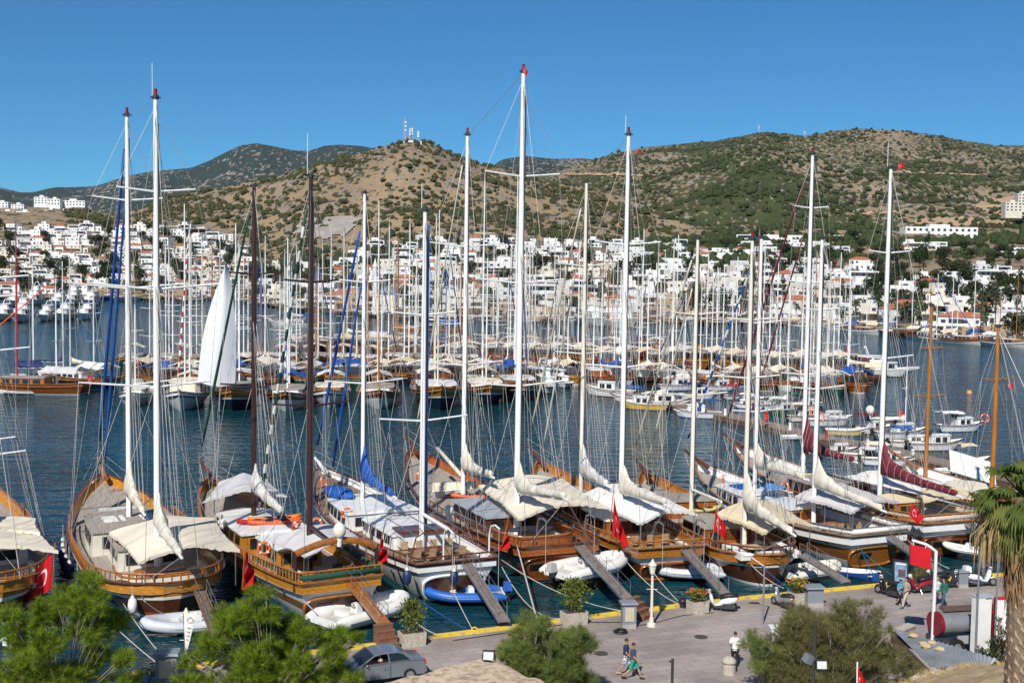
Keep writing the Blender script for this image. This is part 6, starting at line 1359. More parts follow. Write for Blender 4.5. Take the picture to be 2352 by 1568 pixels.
def cabin_boat(P, ang, L, label, hm=WHITE, cm=WHITE, top=None, mastz=0, group="small boats at the pier", strip=None, blue=None, cab=True):
    a = R_(ang); d = V(math.cos(a), math.sin(a), 0); S = P - d * L / 2; bt = Boat(S, S + d * L, L * .33, L * .13, L * .2, 'transom', L * .125); t = thing("cabin_boat" if cab else "open_boat", label, "boat", bt.S, bt.a, group)
    hull(bt, t, [(.12, strip or BLUEP), (.74, hm), (.84, strip or RAILD), (1, hm)], False, WHITE, mat("pale_boat_deck", (.62, .60, .55), (.54, .52, .47), 2, .7), .3, .6); zd = bt.low - bt.bul
    if cab: house(bt, t, L * .36, L * .74, L * .17, .3, cm, WHITE, GLASS, 2, "cabin", .6, zd, False, .08, .5); MB().box((L * .36, 0, zd + L * .22), (.1, L * .2, L * .1), ry=.3).build("windscreen", GLASS, t)
    if top:
        awning(bt, t, L * .04, L * .5, L * .14, L * .14, zd + 2.1, zd + 1.9, CAN[top], .12, 5, 5, .04)
    caprail(bt, t, RAILD if hm is WHITE else WHITE, .09)
    if mastz:
        rig = MB(); mast(bt, t, rig, None, mastz, MASTW, .08, [(mastz * .6, .7)], base=L * .58, boom=(L * .4, .05), hi=False, shr=2, bz=1.3, sailm=CAN.get(blue, SAILC)); rig.tube([(L, 0, bt.zb), (L * .58, 0, mastz)], .02, 3); rig.build("rigging", WIRE, t)
    mb = MB(); n = 6; tp = [V(L * (.7 + .05 * k), bt.hw(.7 + .05 * k) - .05, bt.sheer(.7 + .05 * k) + .5) for k in range(n)]; mb.tube(tp + [V(p.x, -p.y, p.z) for p in tp[::-1]], .025, 4); mb.build("bow_rail", STEEL, t)
    if rb.random() < .6: MB().box((-.15, 0, L * .12), (.35, .3, .7), 0, 0, 0, 0, (.8, .8)).build("outboard_motor", BLACK, t)
    return t
SB = [((1400, 910), 155, 9, WHITE, None, 0, None, "white boat with grey fenders moored at the pier's far part"), ((1478, 940), 168, 7.5, mat("yellow_hull", (.75, .46, .03), rough=.35), None, 0, None, "yellow speedboat with white deck lying along the pier"), ((1522, 938), -8, 8.5, WHITE, None, 13, None, "white sailing boat with green stripe next to the yellow speedboat"),
      ((1602, 968), 172, 7, WHITE, None, 0, None, "white catamaran-like tender with raised outboards beside the pier"), ((1650, 966), -60, 5.5, WHITE, 'blue', 0, None, "white boat with turquoise frame, bow toward the near gulets"), ((1440, 922), 150, 6, WHITE, 'blue', 0, None, "small boat under a blue cover behind the yellow speedboat"),
      ((1690, 925), 30, 6.5, WHITE, 'red', 0, None, "white open boat under a flat red awning"), ((1735, 934), 25, 6.5, WHITE, 'blue', 0, None, "white open boat under a flat blue awning"), ((1770, 948), 20, 7, WHITE, None, 0, None, "white launch beside the blue-awning boat"), ((1715, 946), 165, 6, WHITE, None, 9, None, "white cutter with a thin mast along the pier"),
      ((1800, 960), 15, 7.5, GREENP, 'white', 10, None, "green-hulled boat with white awning along the pier"), ((1850, 975), 20, 7.5, WHITE, 'cream', 9, None, "white boat with cream cover and short mast beyond the pier"), ((1905, 986), 15, 9, WHITE, None, 0, None, "white cabin cruiser with a blue bow cover"), ((1945, 1008), -10, 6.5, mat("yellow_white_hull", (.62, .50, .16), rough=.5), 'grey', 0, None, "yellowish open boat under a grey tarpaulin"),
      ((2010, 1003), 18, 7.5, WHITE, 'burgundy', 0, None, "white boat with burgundy awning near the white radar ball"), ((2068, 1016), 12, 9, WHITE, 'white', 10, None, "white fishing boat with tall wheelhouse and white mast"), ((2098, 1036), -5, 7, WHITE, 'blue', 0, None, "white boat with red trim and a blue awning"), ((2150, 1042), 8, 8.5, WHITE, None, 0, None, "white boat with yellow waterline and a rounded cabin"),
      ((2206, 990), 12, 8.5, WHITE, 'white', 0, None, "white excursion launch with flat roof moving alone on the water"), ((1925, 1046), 10, 6.5, WHITE, None, 0, None, "white boat on the near side of the pier under a curved hood"), ((2040, 1068), -8, 7, WHITE, 'cream', 0, None, "white boat with brown canvas on the near side of the pier"), ((1990, 1058), -12, 7, WHITE, None, 0, None, "white wheelhouse boat with red stripes on the near side of the pier"),
      ((2235, 1068), 20, 6, WHITE, 'beige', 0, None, "small working boat with heaped nets at the right of the pier"), ((2330, 1110), 5, 7, WHITE, None, 0, None, "white speedboat behind the palm crown"), ((1655, 905), 10, 8, WHITE, 'beige', 9, None, "white boat with beige awning behind the red-awning one"), ((1560, 905), 15, 8, WHITE, None, 11, None, "white sailing boat with wooden cockpit beyond the pier"), ((1605, 925), 10, 7, WHITE, 'navy', 0, None, "white boat with navy awning beyond the pier"), ((1850, 950), 12, 7.5, WHITE, 'green', 10, None, "white boat with green awning beyond the pier")]
for p, an, L, hm, top, mz, bl, lb in SB: cabin_boat(at(p[0], p[1] - (0 if 'near side' in lb or p[0] < 1560 or p[0] > 2200 else 9)), an, L * (.8 if p[0] > 1640 else .95), lb, hm, WHITE, top, mz, cab=not (top and L < 7), strip=RAILD if rb.random() < .5 else (GREENP if "green" in lb else BLUEP))
rowboat(at(2196, 1088), .2, "upturned-looking white rowing boat by the right-hand pier", 4.2); rowboat(at(40, 905), math.pi, "white tender at the left edge before the side-on gulet", 5.5); rowboat(at(1830, 1010), .1, "small white tender on the near side of the pier", 3.6)
tp = thing("tarpaulin_frame", "big pale tarpaulin stretched on a leaning frame behind the palm", "tarpaulin", at(2232, 1112, .6))
MB().box((0, 0, 1.6), (4.4, 2.6, .08), 0, 0, .28, .75).build("sheet", WHITEC, tp); 
for sx in (-1.9, 1.9): MB().tube([(sx, 0, -1), (sx, .2, 1.6 - sx * .28)], .06, 6).build("post", STEEL, tp)
t = thing("buoy", "pale orange square buoy floating alone on the right", "buoy", at(2225, 904)); MB().box((0, 0, .3), (.7, .7, .55), 0, 0, 0, 0, (.9, .9)).build("body", mat("faded_orange", (.70, .38, .16), rough=.6), t, 30); MB().tube([(0, 0, .6), (0, 0, 1.0)], .06, 6).build("ring_post", STEEL, t)
def ball_buoy(u, y, z, r, lb):
    d = at(u, y + 20, 0).y; p = atY(u, y, d); t = thing("radome", lb, "radar dome", p, 0, "white domes on posts"); MB().ball((0, 0, 0), r, 14, 10).build("dome", WHITE, t, 180); MB().tube([(0, 0, -r * .8), (0, 0, -r * 1.3)], r * .4, 8).build("base", STEEL, t); return d, p
for bt_, x, y, r, lb in ((G8, 1997, 941, .36, "big white radome on the aft lines of the burgundy-sail gulet"), (G5, 1419, 806, .36, "large cream radome carried on the mast with the highest red pennant")):
    xx = bt_.tx(x, 8); z = bt_.zat(xx, y); t = thing("radome", lb, "radar dome", bt_.W(xx, 0, z)); MB().ball((0, 0, 0), (r * .92, r * .92, r), 16, 10).build("dome", mat("cream_fibreglass", (.76, .72, .62)), t, 180); MB().tube([(0, 0, -r), (0, 0, -r - .3), (.8, 0, -r - .3)], .06, 6).build("bracket", WHITE, t)
for k, (u, y, lb) in enumerate([(1475, 812, "red flag with white crescent at a gulet's stern in the middle rows"), (1895, 812, "red flag hanging tall near the white twin masts"), (1948, 806, "red flag at the shaded gulet right of the white masts"), (580, 842, "red flag beside the hoisted white sail's boat"), (1185, 832, "red flag by the navy gulets"), (1833, 806, "small red flag among the middle gulets' sterns"), (1759, 957, "red flag on the pier boat with white crescent"), (206, 872, "red flag at the stern of the left side-on gulet"), (1112, 826, "red flag behind the cream awnings"), (2068, 950, "tall narrow red flag above the white fishing boat")]):
    d = at(u, y + 35, 0).y; flag(lb, [(u - 3, y - 12), (u - 5, y + 8), (u + 4, y + 15), (u + 8, y - 4)], d, [(u - 2.5, y - 16), (u - 6, y + 22)], .15, group="red flags among the far boats")
for k, (u, y, lb) in enumerate([(318, 838, "life ring on the side-on gulet's rail"), (2262, 960, "orange life ring on the launch's roof"), (1870, 945, "orange life ring left of the blue bow cover"), (1884, 958, "orange life ring right beside the blue bow cover"), (637, 890, "life ring on the blue-covered bow-on gulet")]):
    life_ring(atY(u, y, at(u, y + 30, 0).y), (0, -1, .2), lb, .5)
# ================================================================== foreground plants
PINEM = mat("pine_needles", (.27, .365, .026), (.085, .135, .013), 2.6, .7, det=3, trans=.38, spec=.2, lo=.38, hi=.62); TAMM = leafmat("tamarisk_sprays", (.24, .225, .088), (.145, .14, .055), .38); TAMG = leafmat("green_tamarisk_sprays", (.25, .30, .075), (.13, .17, .045), .4)
PBARK = mat("pale_grey_bark", (.30, .25, .20), (.20, .165, .13), 8, .9, bump=.4)
def needle_tree(name, label, cat, base, clumps, Y, m, dens, nl, wd, seed, tw=12, tuft=True, dz=1.5, trunk=.16, spread=.9):
    rnd = random.Random(seed); bx = Vector(base); t = thing(name, label, cat, bx); cr = MB(); tr = MB()
    cs = []
    for px, py, r in clumps:
        for q in range(3):                              # each mass is a few smaller sprays
            a = rnd.uniform(0, 6.28); k = rnd.uniform(.2, .75) * r; R = r * rnd.uniform(.45, .8) * Y / FOC; cs.append((atY(px + k * math.cos(a), py + k * math.sin(a), Y + rnd.uniform(-dz, dz)) - bx, R))
    hub = sum((c for c, _ in cs), V(0, 0, 0)) / len(cs); hub = V(hub.x * .4, hub.y * .4, hub.z * .12)
    tr.tube([(0, 0, -.5), hub * .5 + V(.1, 0, 0), hub], [trunk, trunk * .8, trunk * .6], 8)
    for c, R in cs:
        k = hub.lerp(c, .5) + V(0, 0, -.1); tr.tube([hub, k, c + V(0, 0, R * .3)], [trunk * .3, trunk * .16, .012], 5)
        for _ in range(4):
            e = c + V(rnd.uniform(-1, 1), rnd.uniform(-1, 1), rnd.uniform(-.6, 1)) * R * .8; tr.tube([k.lerp(c, rnd.uniform(.3, 1)), e], [.025, .008], 4)
        for _ in range(int(dens * R * R)):
            d = V(rnd.gauss(0, 1), rnd.gauss(0, 1), rnd.gauss(0, 1)).normalized(); p = c + V(d.x * 1.15, d.y * 1.15, d.z * .8) * R * rnd.uniform(.3, 1.05)
            ax = (d * .7 + V(rnd.gauss(0, .35), rnd.gauss(0, .35), .55 + rnd.gauss(0, .3))).normalized()
            for q in range(tw):
                v = (ax + V(rnd.gauss(0, spread), rnd.gauss(0, spread), rnd.gauss(0, spread)) * .8).normalized(); L = nl * rnd.uniform(.6, 1.2); o = p + ax * rnd.uniform(-.1, .12) if tuft else p
                s = v.cross(V(rnd.gauss(0, 1), rnd.gauss(0, 1), rnd.gauss(0, 1))).normalized() * wd
                cr.v.extend([tuple(o - s), tuple(o + s), tuple(o + v * L)]); n = len(cr.v); cr.f.append((n - 3, n - 2, n - 1)); cr.m.append(0)
    tr.build("trunk", PBARK, t, 180); cr.build("crown", m, t); return t
P1 = [(205, 1330, 26), (185, 1372, 34), (232, 1362, 24), (150, 1402, 42), (88, 1408, 36), (236, 1402, 36), (36, 1452, 40), (110, 1452, 48), (196, 1448, 46), (268, 1436, 28), (282, 1506, 26), (50, 1512, 52), (135, 1522, 56), (222, 1522, 46), (20, 1570, 56), (118, 1580, 62), (212, 1576, 52), (292, 1566, 26), (20, 1415, 22)]
P2 = [(592, 1372, 26), (560, 1404, 34), (622, 1404, 38), (508, 1424, 32), (664, 1436, 32), (540, 1446, 44), (602, 1452, 48), (482, 1484, 40), (430, 1506, 30), (560, 1506, 52), (642, 1496, 50), (706, 1452, 34), (744, 1482, 40), (792, 1472, 30), (818, 1462, 20), (704, 1514, 48), (622, 1556, 56), (520, 1556, 56), (440, 1560, 42), (780, 1530, 38), (722, 1566, 52), (800, 1566, 28)]
gz = at(160, 1700, QZ)
needle_tree("pine_tree", "bright green pine in the lower left corner below the cut-off gulet", "pine", atY(130, 1720, 51).xy.to_3d() + V(0, 0, QZ), P1, 51, PINEM, 210, .36, .0085, 1, 34, dz=1.6, trunk=.10, spread=.75)
needle_tree("pine_tree", "bright green pine between the round-sterned gulet and the silver car", "pine", atY(610, 1720, 52).xy.to_3d() + V(0, 0, QZ), P2, 52, PINEM, 210, .36, .0085, 2, 34, dz=1.6, trunk=.10, spread=.75)
def blob(cx, cy, rx, ry, n, r, seed):
    rnd = random.Random(seed); out = []
    for _ in range(n):
        a = rnd.uniform(0, 6.28); q = rnd.uniform(0, 1) ** .5; out.append((cx + rx * q * math.cos(a), cy + ry * q * math.sin(a), r * rnd.uniform(.7, 1.25)))
    return out
needle_tree("tamarisk_bush", "round feathery tamarisk bush on the quay behind the floodlight", "bush", atY(1255, 1690, 53).xy.to_3d() + V(0, 0, QZ), blob(1255, 1525, 92, 84, 46, 36, 4) + [(1190, 1450, 20), (1235, 1436, 24), (1330, 1462, 24), (1165, 1500, 22)], 53, TAMG, 330, .26, .006, 4, 26, True, 1.2, .12, 1.0)
needle_tree("tamarisk_bush", "green tamarisk bush right of the man in the white shirt", "bush", atY(1750, 1690, 53).xy.to_3d() + V(0, 0, QZ), blob(1758, 1530, 40, 66, 13, 26, 5) + [(1738, 1470, 12), (1728, 1450, 9)], 53, TAMG, 330, .26, .006, 5, 26, True, 1.0, .10, 1.0)
needle_tree("tamarisk_bush", "large brownish-green tamarisk bush beside the metal roof", "bush", atY(1900, 1690, 53).xy.to_3d() + V(0, 0, QZ), blob(1895, 1495, 140, 88, 50, 36, 6) + [(1960, 1400, 22), (2010, 1420, 24), (1840, 1420, 24), (1990, 1385, 14), (2040, 1480, 26), (2060, 1540, 30), (2050, 1445, 14), (2078, 1505, 22), (2095, 1550, 24), (2020, 1455, 22)], 53, TAMM, 280, .27, .006, 6, 26, True, 1.3, .14, 1.0)
# fan palm at the right edge
PY = 31.0; pc = atY(2352, 1140, PY); pb = V(pc.x + .25, pc.y, 1.0)
pt = thing("fan_palm", "tall fan palm with a skirt of dead straw fronds at the right edge", "palm", pb); hz = pc.z - pb.z; tr = MB(); tr.tube([(0, 0, -1), (-.05, 0, hz * .5), (-.25, 0, hz)], [.52, .46, .34], 14); trunk = tr.build("trunk", mat("palm_trunk_fibre", (.24, .165, .105), (.12, .08, .05), 5, .95, bump=.6), pt)
bo = MB(); rp = random.Random(3)
for k in range(46):
    z = hz * .25 + k * (hz * .60) / 46
    for j in range(11):
        a = (j + (k % 2) * .5) * 6.283 / 11 + rp.uniform(-.1, .1); c = V(.47 * math.cos(a), .47 * math.sin(a), z); o = V(math.cos(a), math.sin(a), 0); s = V(-math.sin(a), math.cos(a), 0)
        bo.add([c - s * .12, c + s * .12, c + V(0, 0, .26) + o * .05, c + V(0, 0, .14) + o * .09], [(0, 1, 3), (1, 2, 3), (2, 0, 3)])
bo.build("leaf_base", mat("pale_leaf_bases", (.38, .29, .20), (.26, .19, .125), 5, .95), trunk)
def fan(mb, o, d, R, n, droop, rnd, w=.045, cup=.9):
    d = d.normalized(); s = d.cross(V(0, 0, 1)); s = s.normalized() if s.length > .01 else V(1, 0, 0); u = s.cross(d)
    for i in range(n):
        a = lerp(-1.25, 1.25, i / (n - 1)) * cup + rnd.uniform(-.04, .04); v = (d * math.cos(a) + s * math.sin(a)).normalized(); l = R * rnd.uniform(.85, 1.08) * (1 - .18 * abs(a)); q = v.cross(u).normalized() * w
        p1 = o + v * l * .5 - V(0, 0, droop * l * .10); p2 = o + v * l * .8 - V(0, 0, droop * l * .32); p3 = o + v * l * .95 - V(0, 0, droop * l * .75)
        mb.add([o - q * .4, o + q * .4, p1 + q, p1 - q, p2 + q * .7, p2 - q * .7, p3], [(0, 1, 2, 3), (3, 2, 4, 5), (5, 4, 6)])
rp = random.Random(8); top = V(-.25, 0, hz)
for k in range(52):
    a = rp.uniform(0, 6.283); e = rp.uniform(-.7, 1.25); d = V(math.cos(a) * math.cos(e), math.sin(a) * math.cos(e), math.sin(e)); st = top + d * rp.uniform(.45, .8); mb = MB(); mb.tube([top, st], [.035, .02], 4); fan(mb, st, d + V(0, 0, -.15), rp.uniform(.6, .82), 24, .75 + max(0, -e), rp, .034); mb.build("frond", leafmat("fan_palm_green", (.17, .22, .05), (.09, .13, .028), .5) if e > -.1 else leafmat("yellowing_palm_green", (.27, .29, .08), (.17, .19, .05), .45), pt)
for k in range(46):
    a = rp.uniform(0, 6.283); r = rp.uniform(.35, .95); z0 = hz - rp.uniform(.1, .8); st = V(-.25 + r * math.cos(a), r * math.sin(a), z0); mb = MB(); mb.tube([top - V(0, 0, .2), st + V(0, 0, .15), st - V(0, 0, .25)], [.03, .025, .015], 4)
    for i in range(22):
        q = V(rp.gauss(0, .14), rp.gauss(0, .14), -rp.uniform(.1, .5)); L = rp.uniform(.5, 1.25); s = V(rp.gauss(0, 1), rp.gauss(0, 1), 0).normalized() * .022; p = st + q * .5; e = p + V(q.x * 1.2, q.y * 1.2, -L); mid = p.lerp(e, .5) + V(q.x * .5, q.y * .5, .05)
        mb.add([p - s, p + s, mid + s, mid - s, e], [(0, 1, 2, 3), (3, 2, 4)])
    mb.build("dead_frond" if k % 5 else "drooping_frond", mat("straw_dead_fronds", (.50, .36, .18), (.32, .21, .09), 3, .9, trans=.2) if k % 5 else leafmat("yellowing_palm_green", (.27, .29, .08), (.17, .19, .05), .45), pt)
sk = MB()
for i in range(420):
    a = rp.uniform(0, 6.283); z = hz - rp.uniform(.8, 2.5); r = lerp(.62, .40, (hz - z) / 2.5); p = V(-.22 + r * math.cos(a), r * math.sin(a), z); s = V(-math.sin(a), math.cos(a), 0) * .035; e = p + V(rp.gauss(0, .08) - .1 * math.cos(a), rp.gauss(0, .08), -rp.uniform(.4, .8)); sk.add([p - s, p + s, e], [(0, 1, 2)])
sk.build("dead_frond_skirt", mat("brown_dead_skirt", (.34, .20, .09), (.20, .11, .05), 3, .95), pt)
# ------------------------------------------------------------------ quay furniture
CONCW = mat("speckled_planter_concrete", (.50, .45, .37), (.33, .29, .24), 9, .95, bump=.3)
QA = R_(23)
def leafy(mb, n, R, H, z0, seed, lf=.13, up=.6):
    rnd = random.Random(seed)
    for _ in range(n):
        d = V(rnd.gauss(0, 1), rnd.gauss(0, 1), 0); hz_ = rnd.uniform(.05, 1) ** .8; ws = .45 + .75 * math.sin(min(1, hz_ * 1.1) * 2.6); p = V(rnd.gauss(0, R * .42) * ws, rnd.gauss(0, R * .42) * ws, z0 + H * hz_); q = (V(rnd.gauss(0, 1), rnd.gauss(0, 1), rnd.gauss(up, .6))).normalized(); s = q.cross(V(rnd.gauss(0, 1), rnd.gauss(0, 1), rnd.gauss(0, 1))).normalized() * lf * .35; L = lf * rnd.uniform(.8, 1.8); mb.add([p, p + q * L * .5 + s, p + q * L, p + q * L * .5 - s], [(0, 1, 2, 3)])
def planter(px, py, w, label, H, R, lm, seed, flowers=None, n=900):
    p = at(px, py, QZ); t = thing("planter", label, "planter", p, QA); mb = MB(); mb.box((0, 0, .35), (w, .75, .7), 0, 0, 0, 0, (1.06, 1.06)); mb.build("tub", CONCW, t); MB().box((0, 0, .705), (w * .92, .66, .02)).build("soil", mat("dark_soil", (.07, .05, .035), rough=.95), t)
    pl = thing("potted_shrub", f"shrub growing in the {label}", "shrub", p + V(0, 0, .7)); s = MB(); rnd = random.Random(seed)
    for _ in range(9): s.tube([(rnd.uniform(-.2, .2), rnd.uniform(-.1, .1), 0), (rnd.gauss(0, R * .4), rnd.gauss(0, R * .4), H * rnd.uniform(.6, 1))], [.018, .006], 4)
    s.build("stem", PBARK, pl); mb = MB(); leafy(mb, n, R, H, 0, seed); mb.build("foliage", lm, pl)
    if flowers:
        f = MB()
        for _ in range(34): f.ball((rnd.gauss(0, R * .5), rnd.gauss(0, R * .5), H * rnd.uniform(.7, 1.05)), .05, 5, 3)
        f.build("blossom", flowers, pl)
    pl["label"] = " ".join(pl["label"].split()[:16]); return t
planter(946, 1480, 1.25, "speckled concrete planter with bamboo beside the wooden steps", 1.6, .62, YELG, 31, None, 900)
planter(1318, 1432, 1.3, "concrete planter with a tall yellow-green bush behind the tamarisk", 1.75, .78, YELG, 32, None, 1300)
planter(1602, 1406, 1.0, "speckled planter with small orange flowers beside the white scooter", .6, .48, YELG, 33, ORANGE, 420)
planter(1834, 1385, 1.05, "planter thick with orange flowers beside the grey steel box", .65, .62, YELG, 34, mat("orange_blossom", (.80, .22, .02), rough=.7), 600)
def pedestal(px, py, w, h, label, panel=True):
    t = thing("power_pedestal", label, "power pedestal", at(px, py, QZ), QA * .3); G = mat("grey_blue_pedestal_paint", (.22, .25, .28), (.18, .205, .23), 2, .5)
    MB().box((0, 0, .12), (w * 1.0, w * .8, .24)).build("plinth", CONC, t); MB().box((0, 0, h * .5 + .12), (w, w * .75, h - .24)).build("cabinet", G, t); MB().box((0, 0, h + .03), (w * 1.25, w * 1.05, .1), 0, 0, 0, 0, (.92, .92)).build("cap", G, t)
    if panel:
        MB().box((0, -w * .375 - .015, h * .58), (w * .66, .05, h * .56)).build("meter_window", mat("yellowed_plastic_panel", (.52, .47, .34), (.44, .40, .28), 3, .3), t)
    return t
pedestal(1443, 1440, .75, 1.35, "grey power pedestal with pale panel at the foot of the steel-railed gangway"); pedestal(384, 1572, .95, 1.5, "grey power pedestal with pale panel between the two pines"); pedestal(1868, 1390, .95, 1.1, "plain grey steel box beside the orange flowers", False); pedestal(2209, 1348, .6, 1.0, "pale grey pedestal beside the man in the striped top", False)
STEPM = mat("brown_step_boards", (.22, .10, .06), (.15, .065, .04), 3, .7)
def steps(px, py, rz, label):
    t = thing("boarding_steps", label, "steps", at(px, py, QZ), rz, "wooden boarding steps")
    for k in range(4): MB().box((0, -.1 - k * .3 + .45, (1.0 - k * .26) / 2), (.95, .3, 1.0 - k * .26)).build("riser_block", STEPM, t); MB().box((0, -.1 - k * .3 + .44, 1.02 - k * .26), (1.02, .33, .05)).build("tread", STEPM, t)
    return t
steps(886, 1482, .5, "reddish wooden steps on the kerb below the golden gangway"); steps(1466, 1416, .9, "reddish wooden steps half hidden behind the power pedestal")
CRM = mat("cream_post_paint", (.70, .65, .52), (.62, .57, .45), 2, .5)
def lamp_post(px, py, top, label, s=1.0):
    b = at(px, py, QZ); h = zfor(b, top) - QZ; t = thing("lamp_post", label, "lamp post", b); MB().tube([(0, 0, 0), (0, 0, .15), (0, 0, .2), (0, 0, .5)], [.26, .24, .14, .10], 12).build("base", CRM, t, 40); MB().tube([(0, 0, .4), (0, 0, h - .9)], [.085, .07], 10).build("post", CRM, t, 60); MB().tube([(-.3, 0, h * .55), (.3, 0, h * .55)], .02, 5).build("cross_bar", CRM, t)
    MB().tube([(0, 0, h - .85), (0, 0, h - .8), (0, 0, h - .35)], [.08, .13, .20], 8).build("lantern", mat("milky_lantern_glass", (.72, .68, .56), (.68, .64, .52), 2, .25), t); MB().tube([(0, 0, h - .35), (0, 0, h - .32), (0, 0, h - .12), (0, 0, h)], [.24, .24, .08, .03], 8).build("lantern_cap", CRM, t, 30); return t
lamp_post(1496, 1437, 1283, "cream lamp post with lantern standing beside the grey gangway"); lamp_post(428, 1560, 1395, "cream lamp post rising behind the white pennant between the pines")
b = at(1752, 1432, QZ); h = zfor(b, 1298) - QZ; t = thing("street_light", "slim grey street light with a white head over the water", "street light", b); MB().tube([(0, 0, 0), (0, 0, h)], [.06, .05], 8).build("pole", ALUM, t); MB().tube([(0, 0, h - .05), (-.75, .1, h + .45)], .03, 6).build("arm", WHITE, t); MB().ball((-.9, .12, h + .55), (.36, .16, .12), 10, 6).build("lamp_head", WHITE, t, 180)
for k, (px, py, top, d, lb) in enumerate([(2240, 1526, 1178, .06, "tall thin grey flagpole left of the white pillar"), (2283, 1524, 1215, .05, "thin grey flagpole before the white board")]):
    b = at(px, py, QZ); h = zfor(b, top) - QZ; t = thing("flagpole", lb, "pole", b); MB().tube([(0, 0, 0), (0, 0, h)], [d, d * .7], 8).build("shaft", ALUM, t); MB().ball((0, 0, h), .09, 8, 5).build("finial", STEEL, t); MB().tube([(0, 0, 0), (0, 0, .12)], .16, 10).build("base_plate", ALUM, t)
def flood(p, label, rz=0.0):
    t = thing("floodlight", label, "floodlight", p, rz); MB().box((0, 0, 0), (.44, .2, .36), rx=-.25).build("housing", BLACK, t); MB().box((0, -.125, .0), (.36, .03, .28), rx=-.25).build("lens", mat("pale_lens_glass", (.62, .64, .64), (.5, .52, .52), 6, .15), t); MB().tube([(-.24, 0, 0), (-.24, .1, -.3), (.24, .1, -.3), (.24, 0, 0)], .02, 5).build("bracket", DGREY, t); return t
b = at(1870, 1680, 1.5); Yp = 46; p = atY(1872, 1425, Yp); t = thing("floodlight_pole", "dark pole carrying floodlights in front of the large tamarisk", "pole", V(p.x, Yp, 1.0)); MB().tube([(0, 0, 0), (0, 0, p.z - 1)], .07, 8).build("shaft", mat("dark_brown_pole_paint", (.04, .035, .03), rough=.6), t); MB().tube([(-.35, 0, p.z - 2.55), (.35, 0, p.z - 2.55)], .03, 6).build("cross_arm", DGREY, t)
flood(atY(1886, 1524, 45.8), "floodlight with pale lens on the dark pole"); q = thing("floodlight", "tilted pale floodlight seen from behind on the dark pole", "floodlight", atY(1857, 1512, 45.9)); MB().box((0, 0, 0), (.36, .28, .32), 0, .5, .4, .3).build("housing", ALUM, q); MB().tube([(0, 0, 0), (.2, .05, -.2)], .03, 5).build("bracket", DGREY, q)
b = at(1543, 1600, QZ); h = zfor(b, 1512) - QZ; t = thing("barrier_post", "short dark post standing on the paving near the walking men", "post", b); MB().tube([(0, 0, 0), (0, 0, h)], .065, 8).build("shaft", mat("dark_brown_pole_paint", (.04, .035, .03)), t); MB().box((-.1, 0, h - .12), (.14, .1, .06)).build("hook", DGREY, t)
b = at(1674, 1546, QZ); t = thing("stone_bollard", "pale stone bollard with domed top beside the man in white", "bollard", b); MB().tube([(0, 0, 0), (0, 0, .55)], [.34, .32], 12).build("shaft", CONCW, t, 40); MB().ball((0, 0, .55), (.36, .36, .3), 14, 7, 0, 0).build("dome", CONCW, t, 180)
b = at(1568, 1394, QZ); t = thing("mooring_bollard", "black iron mooring bollard on the kerb left of the flower planter", "bollard", b); MB().tube([(0, 0, 0), (0, 0, .3)], [.2, .16], 10).build("neck", BLACK, t); MB().ball((0, 0, .38), (.28, .28, .17), 12, 6).build("head", BLACK, t, 180)
b = at(1090, 1452, QZ); t = thing("mooring_ring", "yellow-painted mooring ring on the kerb where the lines meet", "mooring ring", b); MB().torus((0, 0, .14), (0, 1, 0), .15, .035).build("ring", YELLOW, t); MB().box((0, 0, .03), (.45, .25, .1)).build("plate", YELLOW, t)
for k, (px, py, lb) in enumerate([(1425, 1452, "coil of black cable beside the power pedestal"), (412, 1558, "coil of pale rope beside the grey pedestal between the pines")]):
    t = tag(MB().torus((0, 0, .06), (0, 0, 1), .35, .05, 18, 5).torus((.05, .03, .12), (0, 0, 1), .28, .045, 18, 5).build("rope_coil" if k else "cable_coil", ROPE if k else BLACK, None, 180), lb, "coil"); t.location = at(px, py, QZ)
t = thing("traffic_cone", "small orange and white traffic cone between the pines", "traffic cone", at(409, 1580, QZ)); MB().tube([(0, 0, .03), (0, 0, .5)], [.14, .03], 10).build("cone", ORANGE, t); MB().box((0, 0, .02), (.34, .34, .04)).build("base", ORANGE, t); MB().tube([(0, 0, .22), (0, 0, .34)], [.10, .075], 10).build("band", WHITE, t)
t = thing("water_bottle", "blue water bottle standing on the paving near the kerb", "bottle", at(338, 1568, QZ)); MB().tube([(0, 0, 0), (0, 0, .3), (0, 0, .4), (0, 0, .45)], [.13, .13, .05, .05], 10).build("body", mat("blue_clear_plastic", (.12, .3, .6), rough=.2), t, 40); MB().tube([(0, 0, .45), (0, 0, .5)], .06, 8).build("cap", BLUEC, t)
t = thing("bicycle", "bicycle leaning against the grey pedestal between the pines", "bicycle", at(358, 1566, QZ), .15)
for x in (-.5, .5):
    wl = thing("w", "", "") if False else MB().torus((x, 0, .35), (0, 1, 0), .33, .025, 18, 5).build("wheel", BLACK, t)
mb = MB(); mb.tube([(-.5, 0, .35), (-.15, 0, .8), (.35, 0, .78), (.5, 0, .35)], .02, 5); mb.tube([(-.15, 0, .8), (0, 0, .33), (.35, 0, .78)], .02, 5); mb.tube([(-.5, 0, .35), (0, 0, .33)], .018, 5); mb.build("frame", DGREY, t); MB().tube([(.36, -.25, .95), (.34, 0, .98), (.36, .25, .95)], .018, 5).build("handlebar", STEEL, t); MB().ball((-.17, 0, .88), (.13, .07, .04), 8, 5).build("saddle", BLACK, t)
